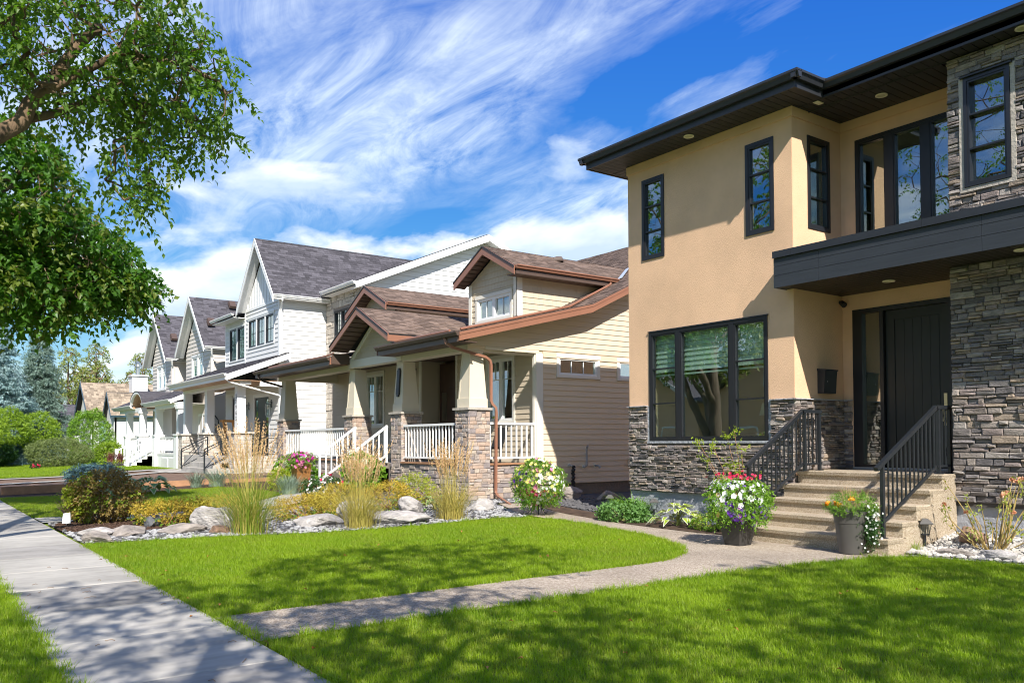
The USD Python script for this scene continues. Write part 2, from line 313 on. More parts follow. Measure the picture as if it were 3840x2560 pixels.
for i, k in enumerate([0.78, 0.95, 1.15, 1.35]):
    pmat('brown_shingle_%s' % 'abcd'[i], lighter((0.175, 0.125, 0.10), k), 0.95, 0.22, 6.0, 0.5, 130.0, island=0.16, spec=0.2); SH1.append('brown_shingle_%s' % 'abcd'[i])
    pmat('grey_shingle_%s' % 'abcd'[i], lighter((0.092, 0.086, 0.098), k), 0.95, 0.22, 6.0, 0.5, 130.0, island=0.18, spec=0.2); SH2.append('grey_shingle_%s' % 'abcd'[i])
    pmat('wood_shake_%s' % 'abcd'[i], lighter((0.32, 0.255, 0.19), k), 0.95, 0.22, 6.0, 0.5, 60.0, island=0.18, spec=0.2); SH4.append('wood_shake_%s' % 'abcd'[i])
pmat('roof_black', (0.03, 0.03, 0.034), 0.8)
pmat('metal_flash', (0.55, 0.60, 0.66), 0.35, 0.04, metallic=0.5)
pmat('slate_blue', (0.06, 0.11, 0.15), 0.5)
pmat('blind', (0.80, 0.82, 0.76), 0.7, 0.02); pmat('blind_teal', (0.30, 0.47, 0.42), 0.6, 0.05)
pmat('room_wall', (0.55, 0.52, 0.46), 0.9, 0.02); pmat('room_floor', (0.28, 0.18, 0.11), 0.6); pmat('room_dark', (0.10, 0.09, 0.08), 0.9)
pmat('curtain', (0.66, 0.70, 0.66), 0.9, 0.05)
pmat('pvc_grey', (0.33, 0.32, 0.31), 0.5); pmat('rubber', (0.02, 0.02, 0.02), 0.6)
pmat('door_brown', (0.075, 0.04, 0.03), 0.5, 0.2, 5.0)
pmat('wicker', (0.10, 0.10, 0.10), 0.5)
pmat('pot_grey', (0.070, 0.065, 0.060), 0.45, 0.1, 2.0); pmat('pot_black', (0.035, 0.033, 0.032), 0.5, 0.15, 3.0)
pmat('soil', (0.075, 0.05, 0.035), 0.95, 0.45, 4.0, 1.2, 30.0, spec=0.2)
pmat('soil_red', (0.16, 0.105, 0.075), 0.95, 0.3, 2.0, 1.0, 25.0, spec=0.2)
pmat('mulch', (0.085, 0.05, 0.034), 0.95, 0.5, 18.0, 1.5, 40.0, spec=0.2)
pmat('asphalt', (0.06, 0.06, 0.062), 0.9, 0.2, 2.0, 0.5, 90.0)
pmat('rock_a', (0.27, 0.235, 0.21), 0.9, 0.4, 4.0, 2.0, 12.0, spec=0.2, stretch=(1, 1, 2.5)); pmat('rock_b', (0.37, 0.345, 0.33), 0.9, 0.35, 4.5, 2.0, 12.0, spec=0.2, stretch=(1, 1, 2.5)); pmat('rock_dark', (0.075, 0.078, 0.085), 0.7, 0.4, 5.0, 1.2, 9.0)
pmat('rock_brown', (0.24, 0.15, 0.10), 0.9, 0.3, 4.0, 1.0, 10.0)
pmat('gravel_pale', (0.48, 0.475, 0.48), 0.9, 0.2, 8.0, island=0.35, spec=0.2); pmat('gravel_dark', (0.16, 0.155, 0.16), 0.9, 0.2, 8.0, island=0.4, spec=0.2); pmat('river_white', (0.60, 0.56, 0.51), 0.7, 0.15, 9.0, island=0.3)
pmat('bark', (0.135, 0.105, 0.08), 0.95, 0.35, 5.0, 1.6, 14.0, spec=0.15, stretch=(1.5, 1.5, 0.35)); pmat('bark_orange', (0.14, 0.095, 0.06), 0.95, 0.5, 3.0, 1.4, 12.0, spec=0.15, stretch=(1.5, 1.5, 0.4))
pmat('twig', (0.20, 0.13, 0.08), 0.9); pmat('stem_green', (0.22, 0.25, 0.06), 0.7); pmat('stem_rose', (0.34, 0.24, 0.08), 0.8, 0.3, 6.0); pmat('stem_red', (0.30, 0.14, 0.06), 0.7)
leafmat('elm_leaf', [(0.075, 0.145, 0.018), (0.12, 0.205, 0.026), (0.185, 0.27, 0.035), (0.30, 0.32, 0.04)], 0.45, tcol=(1.6, 1.9, 0.5))
leafmat('maple_leaf', [(0.055, 0.14, 0.018), (0.10, 0.215, 0.026), (0.19, 0.30, 0.035), (0.36, 0.36, 0.04)], 0.45, tcol=(1.7, 1.9, 0.5))
leafmat('yellow_green_leaf', [(0.10, 0.15, 0.02), (0.19, 0.22, 0.03), (0.28, 0.26, 0.035)], 0.35)
leafmat('far_leaf', [(0.20, 0.24, 0.06), (0.30, 0.31, 0.08), (0.40, 0.35, 0.09)], 0.3, scale=0.4)
leafmat('hedge_leaf', [(0.17, 0.27, 0.02), (0.32, 0.40, 0.03), (0.52, 0.50, 0.045)], 0.35, scale=0.5)
leafmat('cedar_leaf', [(0.13, 0.25, 0.02), (0.23, 0.37, 0.03), (0.33, 0.46, 0.045)], 0.25, scale=0.8)
leafmat('pine_leaf', [(0.12, 0.16, 0.045), (0.18, 0.22, 0.06), (0.23, 0.25, 0.075)], 0.1, scale=0.8)
leafmat('spruce_leaf', [(0.22, 0.33, 0.33), (0.36, 0.48, 0.49), (0.48, 0.58, 0.60)], 0.25, tcol=(1.1, 1.3, 1.1), scale=0.6)
leafmat('spruce_dark', [(0.16, 0.24, 0.20), (0.25, 0.33, 0.27), (0.32, 0.40, 0.30)], 0.25, tcol=(1.1, 1.3, 0.9), scale=0.5)
leafmat('dwarf_spruce', [(0.075, 0.15, 0.16), (0.12, 0.22, 0.23), (0.19, 0.30, 0.31)], 0.1, tcol=(1.1, 1.3, 1.1))
leafmat('lawn_blade', [(0.185, 0.285, 0.014), (0.30, 0.395, 0.018), (0.42, 0.48, 0.026), (0.56, 0.52, 0.07)], 0.46, scale=0.55, tcol=(1.4, 1.7, 0.35), spec=0.3)
leafmat('lawn_dry', [(0.19, 0.26, 0.02), (0.28, 0.32, 0.03), (0.38, 0.36, 0.06)], 0.35, scale=0.4, tcol=(1.4, 1.6, 0.5), spec=0.3)
leafmat('reed_green', [(0.17, 0.25, 0.03), (0.32, 0.36, 0.05), (0.52, 0.44, 0.12)], 0.3)
leafmat('reed_gold', [(0.44, 0.38, 0.10), (0.60, 0.49, 0.15), (0.70, 0.56, 0.25)], 0.3, tcol=(1.1, 1.1, 0.8))
leafmat('reed_plume', [(0.62, 0.42, 0.22), (0.72, 0.52, 0.30), (0.78, 0.60, 0.38)], 0.3, tcol=(1.1, 1.0, 0.8))
leafmat('spirea_leaf', [(0.36, 0.32, 0.03), (0.56, 0.36, 0.045), (0.62, 0.28, 0.055), (0.58, 0.20, 0.06)], 0.28, tcol=(1.15, 1.0, 0.55), scale=1.4)
leafmat('spirea_lime', [(0.30, 0.36, 0.02), (0.46, 0.46, 0.03), (0.58, 0.48, 0.05)], 0.35, tcol=(1.2, 1.3, 0.6))
leafmat('ninebark_leaf', [(0.17, 0.12, 0.03), (0.24, 0.17, 0.04), (0.28, 0.25, 0.04), (0.30, 0.18, 0.045)], 0.25, tcol=(1.3, 1.1, 0.5), scale=1.5)
leafmat('ninebark_green', [(0.18, 0.23, 0.02), (0.32, 0.35, 0.03), (0.50, 0.46, 0.04)], 0.35, scale=1.5)
leafmat('fresh_leaf', [(0.12, 0.25, 0.02), (0.21, 0.35, 0.03), (0.33, 0.44, 0.05)], 0.35)
leafmat('deep_leaf', [(0.025, 0.075, 0.015), (0.05, 0.12, 0.02), (0.09, 0.17, 0.03)], 0.3)
leafmat('mint_leaf', [(0.10, 0.21, 0.05), (0.16, 0.29, 0.08), (0.22, 0.36, 0.10)], 0.3)
leafmat('lime_leaf', [(0.26, 0.34, 0.02), (0.38, 0.44, 0.05), (0.52, 0.52, 0.12)], 0.35)
leafmat('hosta_green', [(0.16, 0.29, 0.07), (0.22, 0.36, 0.09)], 0.25); leafmat('hosta_cream', [(0.50, 0.54, 0.26), (0.60, 0.62, 0.36)], 0.3, tcol=(1.1, 1.1, 0.8))
leafmat('fescue', [(0.19, 0.26, 0.19), (0.27, 0.34, 0.26), (0.36, 0.40, 0.30)], 0.2, tcol=(1.1, 1.2, 0.9))
leafmat('rose_leaf', [(0.22, 0.27, 0.05), (0.36, 0.34, 0.07), (0.48, 0.32, 0.10)], 0.3)
leafmat('fallen', [(0.34, 0.13, 0.04), (0.42, 0.22, 0.06), (0.20, 0.09, 0.04)], 0.2, tcol=(1.1, 1.0, 0.6))
leafmat('red_grass', [(0.16, 0.05, 0.05), (0.26, 0.10, 0.07), (0.34, 0.20, 0.09)], 0.25, tcol=(1.1, 0.9, 0.8))
for nm, cs in dict(petal_white=[(0.80, 0.80, 0.78), (0.84, 0.84, 0.80)], petal_purple=[(0.13, 0.03, 0.42), (0.24, 0.09, 0.55), (0.42, 0.30, 0.72)], petal_red=[(0.55, 0.02, 0.07), (0.66, 0.04, 0.14)], petal_magenta=[(0.52, 0.03, 0.30), (0.68, 0.12, 0.45)], petal_pink=[(0.70, 0.20, 0.36), (0.74, 0.36, 0.50)], petal_yellow=[(0.80, 0.70, 0.18), (0.82, 0.76, 0.36)], petal_orange=[(0.80, 0.30, 0.02), (0.85, 0.48, 0.03)], petal_cream=[(0.72, 0.74, 0.52), (0.78, 0.78, 0.62)], petal_peach=[(0.72, 0.36, 0.22), (0.78, 0.48, 0.30)]).items():
    leafmat(nm, cs, 0.25, tcol=(1.0, 1.0, 1.0))
# ------------------------------------------------------------------ vegetation helpers
def unit(a): return a/(np.linalg.norm(a, axis=-1, keepdims=True)+1e-9)
def leaves(c, d, nrm, L, W, fold=0.18, droop=0.25):
    """one folded leaf (4 triangles) at every c, pointing along d"""
    c, d = np.asarray(c, float), unit(np.asarray(d, float)); k = len(c)
    nrm = np.asarray(nrm, float); s = unit(np.cross(d, nrm)); n = np.cross(s, d)
    L = np.broadcast_to(L, (k,))[:, None]; W = np.broadcast_to(W, (k,))[:, None]
    tip = c + d*L - n*L*droop; mid = c + d*L*0.45
    l = c + d*L*0.42 + s*W/2 + n*W*fold; r = c + d*L*0.42 - s*W/2 + n*W*fold
    v = np.stack([c, l, r, tip, mid], 1).reshape(-1, 3)
    f = np.array([(0, 4, 1), (0, 2, 4), (1, 4, 3), (4, 2, 3)])
    return v, (f[None] + 5*np.arange(k)[:, None, None]).reshape(-1, 3)
def sprigs(p, d, rng, k=10, length=0.35, L=0.09, W=0.05, droop=0.5, var=0.3):
    """drooping leafy shoots starting at p, going along d"""
    p, d = np.asarray(p, float), unit(np.asarray(d, float)); n = len(p)
    t = (np.arange(k)+0.6)/k
    ln = length*(1 + var*rng.uniform(-1, 1, (n, 1, 1)))
    c = p[:, None] + d[:, None]*(t[None, :, None]*ln) + np.array([0, 0, -1.0])*(t[None, :, None]**2*ln*droop)
    side = unit(np.cross(d, rng.normal(size=(n, 3))))[:, None]*np.where(np.arange(k) % 2, 1, -1)[None, :, None]
    ld = d[:, None]*0.6 + side*0.9 + rng.normal(size=(n, k, 3))*0.35 + np.array([0, 0, -0.45])
    nr = np.array([0, 0, 1.0]) + rng.normal(size=(n, k, 3))*0.55
    sz = (1 + var*rng.uniform(-1, 1, (n*k)))
    return leaves(c.reshape(-1, 3), ld.reshape(-1, 3), nr.reshape(-1, 3), L*sz, W*sz)
def in_blob(rng, c, r, n, shell=0.6):
    u = unit(rng.normal(size=(n, 3))); rad = rng.uniform(0, 1, (n, 1))**(1/3.0)
    rad = shell*(0.72 + 0.28*rad) + (1-shell)*rad
    return np.asarray(c) + u*rad*np.asarray(r)
def blades(b, d, h, w, rng, bend=0.4, segs=2):
    """grass blades from b; d = horizontal lean direction (n, 3)"""
    b = np.asarray(b, float); n = len(b); h = np.broadcast_to(h, (n,))[:, None]; w = np.broadcast_to(w, (n,))[:, None]
    d = np.asarray(d, float); s = unit(np.cross(d + np.array([0, 0, 0.001]), [0, 0, 1.0]) + 1e-6)
    bend = np.broadcast_to(bend, (n,))[:, None]
    vs = []
    for i in range(segs):
        t = i/segs; c = b + np.array([0, 0, 1.0])*h*(t - 0.25*bend*t*t) + d*h*bend*t*t; ww = w*(1-0.55*t)
        vs += [c - s*ww/2, c + s*ww/2]
    vs.append(b + np.array([0, 0, 1.0])*h*(1 - 0.25*bend) + d*h*bend)
    v = np.stack(vs, 1).reshape(-1, 3); k = 2*segs + 1; f = []
    for i in range(segs-1): f += [(2*i, 2*i+1, 2*i+3), (2*i, 2*i+3, 2*i+2)]
    f.append((2*segs-2, 2*segs-1, 2*segs)); f = np.array(f)
    return v, (f[None] + k*np.arange(n)[:, None, None]).reshape(-1, 3)
def circdir(rng, n):
    a = rng.uniform(0, 2*np.pi, n); return np.stack([np.cos(a), np.sin(a), np.zeros(n)], 1)
def flowers(c, nrm, size, rng, petals=5):
    c = np.asarray(c, float); nrm = unit(np.asarray(nrm, float)); n = len(c)
    a = unit(np.cross(nrm, rng.normal(size=(n, 3)))); b = np.cross(nrm, a)
    size = size*(1 + 0.25*rng.uniform(-1, 1, n)); vs = [c]
    for i in range(petals*2):
        t = i*np.pi/petals; r = size*(0.5 if i % 2 else 0.40)
        vs.append(c + (a*math.cos(t) + b*math.sin(t))*r[:, None] + nrm*(size*0.16)[:, None])
    v = np.stack(vs, 1).reshape(-1, 3); k = petals*2+1
    f = np.array([(0, 1+i, 1+(i+1) % (petals*2)) for i in range(petals*2)])
    return v, (f[None] + k*np.arange(n)[:, None, None]).reshape(-1, 3)
def branches(nodes0, targets, rng, rtip=0.006, jag=0.12, sides=4, bow=0.15, power=0.42):
    """grows branches from the polylines nodes0 [(pts, r0, r1)] to every target; returns mesh, branch end points and directions"""
    P, par, fixed = [], [], []
    for pts, r0, r1 in nodes0:
        pts = np.asarray(pts, float); seg = np.linalg.norm(np.diff(pts, axis=0), axis=1); t = np.r_[0, np.cumsum(seg)]
        m = max(2, int(t[-1]/0.35)); tt = np.linspace(0, t[-1], m)
        q = np.stack([np.interp(tt, t, pts[:, i]) for i in range(3)], 1)
        for i in range(m): P.append(q[i]); par.append(-1); fixed.append(r0 + (r1-r0)*i/(m-1))
    n0 = len(P); targets = np.asarray(targets, float)
    dist = np.array([np.min(np.linalg.norm(np.asarray(P)-t, axis=1)) for t in targets])
    buf = np.zeros((n0 + 6*len(targets), 3)); buf[:n0] = P; cnt = n0; ends = []
    for k in np.argsort(dist):
        t = targets[k]; dd = np.linalg.norm(buf[:cnt]-t, axis=1); j = int(np.argmin(dd)); a = buf[j].copy(); m = int(np.clip(dd[j]/0.35, 1, 5))
        prev = j
        for i in range(1, m+1):
            s = i/m; q = a + (t-a)*s + np.array([0, 0, 1.0])*bow*dd[j]*s*(1-s) + (rng.normal(size=3)*jag*dd[j]*0.3 if i < m else 0)
            buf[cnt] = q; par.append(prev); fixed.append(0); prev = cnt; cnt += 1
        ends.append(prev)
    par = np.array(par); load = np.zeros(cnt); load[ends] = 1
    for i in range(cnt-1, n0-1, -1): load[par[i]] += load[i]
    rad = np.array([fixed[i] if i < n0 else rtip*max(1, load[i])**power for i in range(cnt)])
    out = M()
    idx = np.arange(n0, cnt); A, B = buf[par[idx]], buf[idx]; ra, rb = np.minimum(rad[par[idx]], rad[idx]*1.35), rad[idx]
    t = unit(B-A); s = unit(np.cross(t, [0.31, 0.22, 0.92])); u = np.cross(t, s)
    g = np.arange(sides)*2*np.pi/sides
    ringv = lambda c, r: c[:, None] + r[:, None, None]*(np.cos(g)[None, :, None]*s[:, None] + np.sin(g)[None, :, None]*u[:, None])
    v = np.concatenate([ringv(A, ra), ringv(B, rb)], 1).reshape(-1, 3)
    f = []
    for j in range(sides): q = (j+1) % sides; f += [(j, q, sides+q), (j, sides+q, sides+j)]
    out.add(v, (np.array(f)[None] + 2*sides*np.arange(len(idx))[:, None, None]).reshape(-1, 3))
    e = np.array(ends); return out, buf[e], unit(buf[e]-buf[par[e]])
def tree(name, label, base, trunk, limbs, blobs, leafmt, rng, L=0.09, W=0.055, k=10, length=0.35, bark='bark', shell=0.6, droop=0.5, rtip=0.006, group=None, extra=1.0, second=None):
    """trunk, limbs: (pts, r0, r1) relative to base; blobs: (centre, radii, count) relative to base"""
    base = np.asarray(base, float)
    T = thing(name, label, 'tree', base, group)
    off = lambda p: np.asarray(p, float) + base
    m = M()
    pts, r0, r1 = trunk; pts = off(pts); kk = 24; tt = np.linspace(0, len(pts)-1, kk)
    q = np.stack([np.interp(tt, range(len(pts)), pts[:, i]) for i in range(3)], 1); rr = np.linspace(r0, r1, kk)
    rr[:3] *= [1.5, 1.22, 1.08]
    m.tube(q, rr*(1+0.06*rng.uniform(-1, 1, kk)), 12)
    part(T, 'trunk', m, bark, True)
    lm = M(); nodes = [(pts, r0, r1)]
    for lp, a, b in limbs:
        lp = off(lp); kk = 12; tt = np.linspace(0, len(lp)-1, kk)
        q = np.stack([np.interp(tt, range(len(lp)), lp[:, i]) for i in range(3)], 1) + rng.normal(size=(kk, 3))*0.03
        part(T, 'limb', M().tube(q, np.linspace(a, b, kk), 8), bark, True); nodes.append((q, a, b))
    nodes[0] = (pts[len(pts)//2:], r0*0.6, r1)
    targets = np.vstack([in_blob(rng, off(c), r, n, shell) for c, r, n in blobs])
    bm, e, d = branches(nodes, targets, rng, rtip)
    part(T, 'branches', bm, 'twig' if bark == 'bark' else bark)
    p = np.repeat(e, 2, 0); dd = np.repeat(d, 2, 0) + rng.normal(size=(len(e)*2, 3))*0.7
    p = p + rng.normal(size=p.shape)*0.10
    if second:
        pick = rng.random(len(p)) < second[1]
        v, f = sprigs(p[pick], dd[pick], rng, k, length, L, W, droop); part(T, 'crown', (v, f), second[0]); p, dd = p[~pick], dd[~pick]
    v, f = sprigs(p, dd, rng, k, length, L, W, droop)
    part(T, 'crown', (v, f), leafmt)
    return T
def bush(name, label, cat, c, r, n, mt, rng, L=0.04, W=0.025, stems=12, stem_mat='twig', shell=0.75, k=6, length=0.12, base=None, group=None, second=None, up=0.6):
    c = np.asarray(c, float); r = np.asarray(r, float); base = np.array([c[0], c[1], c[2]-r[2]]) if base is None else np.asarray(base, float)
    T = thing(name, label, cat, base, group)
    p = in_blob(rng, c, r, n, shell); p = p[p[:, 2] > base[2]+0.02]
    wob = 1 + 0.22*(usdkit.meshkit.noise((p-c)/r*1.8+7.3, 3)-0.5)*2; p = c + (p-c)*wob[:, None]; p[:, 2] = np.maximum(p[:, 2], base[2]+0.02)
    d = unit((p-c)/r**1.0) + np.array([0, 0, up]) + rng.normal(size=p.shape)*0.4
    if second:
        pick = second[2](p) if callable(second[2]) else rng.random(len(p)) < second[2]
        v, f = sprigs(p[pick], d[pick], rng, k, length, second[1][0], second[1][1], 0.2); part(T, 'foliage', (v, f), second[0]); p, d = p[~pick], d[~pick]
    v, f = sprigs(p, d, rng, k, length, L, W, 0.2); part(T, 'foliage', (v, f), mt)
    sm = M()
    for i in range(stems):
        e = c + unit(rng.normal(size=3)*[1, 1, 0.6]+[0, 0, 0.4])*r*0.8
        sm.tube([base + rng.normal(size=3)*[0.04, 0.04, 0], base*0.5+e*0.5+[0, 0, 0.08*r[2]], e], [0.012, 0.008, 0.004], 5)
    part(T, 'stems', sm, stem_mat)
    return T

# ------------------------------------------------------------------ building helpers
def window(parent, tf, a0, a1, b0, b1, fmat, cols=(1,), fw=0.055, rows=None, inset=0.03, proud=0.02, trim=None, bars=None, glass='glass', name='window', bar_mat=None, mull=0.09):
    """frame with mullions; one pane per column and row; trim = (material, width, head extra)"""
    fr = slab(ring(a0, a1, b0, b1, fw), tf, -0.10, proud)
    tot = float(sum(cols)); xs = [a0]
    for c in cols: xs.append(xs[-1] + (a1-a0)*c/tot)
    for x in xs[1:-1]: fr.pbox(tf, x-mull/2, x+mull/2, b0+fw-0.002, b1-fw+0.002, -0.098, proud-0.003)
    w = part(parent, name, fr, fmat)
    for i in range(len(cols)):
        p0 = xs[i] + (fw if i == 0 else mull/2); p1 = xs[i+1] - (fw if i == len(cols)-1 else mull/2)
        rw = (rows[i] if rows else (1,)); z = [b0+fw]; H = b1-b0-2*fw
        for r in rw: z.append(z[-1] + H*r/float(sum(rw)))
        sash = slab(ring(p0-0.002, p1+0.002, b0+fw-0.002, b1-fw+0.002, 0.032), tf, -0.075, proud-0.012)
        for zz in z[1:-1]: sash.pbox(tf, p0+0.028, p1-0.028, zz-0.014, zz+0.014, -0.055, proud-0.016)
        part(w, 'sash', sash, fmat)
        for j in range(len(rw)):
            part(w, 'pane', M().pbox(tf, p0+0.026, p1-0.026, z[j]+(0.010 if j else 0.026), z[j+1]-(0.010 if j < len(rw)-1 else 0.026), -0.046, -0.040), glass)
        if bars:
            bm = M(); nx, nz, zf = bars                  # grid bars in the upper zf of the sash
            zb = b0+fw + (1-zf)*H
            for q in range(1, nx): x = p0 + (p1-p0)*q/nx; bm.pbox(tf, x-0.010, x+0.010, zb, b1-fw-0.02, -0.036, -0.020)
            for q in range(0 if zf < 1 else 1, nz): zz = zb + (b1-fw-zb)*q/nz; bm.pbox(tf, p0+0.02, p1-0.02, zz-0.010, zz+0.010, -0.035, -0.019)
            part(w, 'glazing_bars', bm, bar_mat or fmat)
    if trim:
        mt, tw, ex = trim
        t = M(); t.pbox(tf, a0-tw, a0-0.001, b0-0.001, b1+0.001, -0.02, proud+0.014); t.pbox(tf, a1+0.001, a1+tw, b0-0.001, b1+0.001, -0.02, proud+0.014)
        t.pbox(tf, a0-tw-ex, a1+tw+ex, b1+0.002, b1+tw*1.25, -0.02, proud+0.026); t.pbox(tf, a0-tw-ex*0.5, a1+tw+ex*0.5, b0-tw*0.9, b0-0.002, -0.02, proud+0.026)
        part(w, 'casing', t, mt)
    return w
def siding(parent, tf, poly, z0, h, mats, limit=120, lip=0.018, name='board', vary=False, seg=None, rng=None):
    """lapped boards over a shapely polygon (a, z)"""
    b = poly.bounds; items = []; z = z0; i = 0
    mats = [mats] if isinstance(mats, str) else mats
    while z < b[3]:
        strip = poly.intersection(sbox(b[0]-1, z, b[2]+1, z+h))
        for g in getattr(strip, 'geoms', [strip]):
            if g.is_empty or g.geom_type != 'Polygon' or g.area < 2e-3: continue
            cuts = [g]
            if seg and g.bounds[2]-g.bounds[0] > seg:
                x = b[0] + seg*(0.35 + 0.5*((i*0.618) % 1)); cuts = []
                lo = g.bounds[0]
                while lo < g.bounds[2]:
                    c = g.intersection(sbox(lo, z, min(x, g.bounds[2])-0.003, z+h)); lo = x; x += seg
                    for c2 in getattr(c, 'geoms', [c]):
                        if not c2.is_empty and c2.geom_type == 'Polygon' and c2.area > 1e-3: cuts.append(c2)
            for c in cuts:
                t = trimesh.creation.extrude_polygon(c.simplify(0.001), 1.0, engine='earcut'); v = np.array(t.vertices)
                d = np.where(v[:, 2] > 0.5, 0.004 + lip*(1-(v[:, 1]-z)/h), -0.012)
                items.append(((np.array([tf(x_, y_, dd) for (x_, y_, _), dd in zip(v, d)]), t.faces), mats[(i*7+len(items)) % len(mats)]))
        z += h; i += 1
    pieces(parent, name, items, limit, name + '_field')
def stone_list(tf, a0, a1, b0, b1, rng, hr, wr, dr, mats, holes=(), poly=None, gap=0.006):
    out = []; z = b0
    while z < b1-0.02:
        h = rng.uniform(*hr)
        if b1-(z+h) < hr[0]*0.7: h = b1-z
        iv = [(a0, a1)]
        for (x0, x1, y0, y1) in holes:
            if z+h > y0+0.012 and z < y1-0.012:
                iv = [q for s, e in iv for q in ((s, min(e, x0)), (max(s, x1), e)) if q[1]-q[0] > 0.03]
        for s, e in iv:
            x = s + (0 if rng.random() < 0.3 else -rng.uniform(0, wr[0]))
            while x < e-0.015:
                w = rng.uniform(*wr)*(0.6+0.4*rng.random()); xs, xe = max(x, s), min(x+w, e)
                if e-xe < 0.06: xe = e
                subs = [(z, z+h)]
                if h > hr[0]*1.5 and rng.random() < 0.35: q = z + h*rng.uniform(0.4, 0.6); subs = [(z, q), (q, z+h)]
                for y0, y1 in subs:
                    if xe-xs < 0.02: continue
                    dp = rng.uniform(*dr); g = gap*0.5; j = lambda k: rng.uniform(-k, k)
                    p = [(xs+g, y0+g), (xe-g, y0+g), (xe-g, y1-g), (xs+g, y1-g)]
                    rim = [(u+j(0.006), v_+j(0.005)) for u, v_ in p]
                    ins = min(0.018, 0.2*(y1-y0)); cx, cz = (xs+xe)/2, (y0+y1)/2
                    top = [(u + (ins if u < cx else -ins)*rng.uniform(0.4, 1.4), v_ + (ins if v_ < cz else -ins)*rng.uniform(0.3, 1.3)) for u, v_ in rim]
                    V = [tf(u, v_, -0.01) for u, v_ in p] + [tf(u, v_, dp*0.62) for u, v_ in rim] + [tf(u, v_, dp*rng.uniform(0.82, 1.15)) for u, v_ in top]
                    F = []
                    for a, b in ((0, 4), (4, 8)):
                        for i in range(4): k = (i+1) % 4; F += [(a+i, a+k, b+k), (a+i, b+k, b+i)]
                    F += [(8, 9, 10), (8, 10, 11)]
                    out.append(((np.array(V), np.array(F)), mats[rng.integers(len(mats))]))
                x = xe if xe >= e-1e-6 else x+w
        z += h
    return out
def shingles(parent, O, U, V, poly, mats, rng, h=0.145, w=0.31, thick=0.012, name='shingles'):
    """rows of tabs over a polygon (u, v) on the plane O + u U + v V; joined per tone"""
    O, U, V = (np.asarray(x, float) for x in (O, U, V)); N = np.cross(U, V); N = N if N[2] > 0 else -N; N = N/np.linalg.norm(N)
    b = poly.bounds; acc = [M() for _ in mats]; v = b[1]; row = 0; quads = [[] for _ in mats]
    while v < b[3]-0.02:
        cut = poly.intersection(sbox(b[0]-1, v+0.001, b[2]+1, min(v+h, b[3])))
        mid = poly.intersection(sbox(b[0]-1, v+h*0.45, b[2]+1, v+h*0.55))
        for g in getattr(cut, 'geoms', [cut]):
            if g.is_empty or g.geom_type != 'Polygon': continue
            s, _, e, _ = (mid if not mid.is_empty and mid.geom_type == 'Polygon' else g).bounds
            u = s - rng.uniform(0, w)
            while u < e:
                ww = w*rng.uniform(0.6, 1.35); x0, x1 = max(u+0.003, s), min(u+ww-0.003, e)
                if x1-x0 > 0.02:
                    k = rng.integers(len(mats)); t = thick*rng.uniform(0.7, 1.6); v1 = min(v+h+0.05, b[3]+0.02)
                    quads[k].append((x0, x1, v, v1, t))
                u += ww
        v += h; row += 1
    for k, q in enumerate(quads):
        if not q: continue
        q = np.array(q); pt = lambda u, v_, n: O + u[:, None]*U + v_[:, None]*V + n[:, None]*N
        x0, x1, v0, v1, t = q.T; z = np.zeros(len(q)) + 0.001
        vs = np.stack([pt(x0, v0, t), pt(x1, v0, t), pt(x1, v1, z), pt(x0, v1, z), pt(x0, v0, z*0), pt(x1, v0, z*0)], 1).reshape(-1, 3)
        f = np.array([(0, 1, 2), (0, 2, 3), (4, 5, 1), (4, 1, 0), (5, 2, 1), (4, 0, 3)])
        part(parent, name, (vs, (f[None] + 6*np.arange(len(q))[:, None, None]).reshape(-1, 3)), mats[k], kind='stuff')
def roof_slope(parent, O, U, V, poly, mats, rng, deck='roof_black', thick=0.10, h=0.145, w=0.31, lip=0.012):
    O, U, V = (np.asarray(x, float) for x in (O, U, V)); N = np.cross(U, V); N = (N if N[2] > 0 else -N); N = N/np.linalg.norm(N)
    t = trimesh.creation.extrude_polygon(poly, thick, engine='earcut')
    v = np.array([O + a*U + b*V + (c-thick-0.004)*N for a, b, c in t.vertices])
    r = part(parent, 'roof', (v, t.faces), deck)
    shingles(r, O, U, V, poly, mats, rng, h, w, lip)
    return r
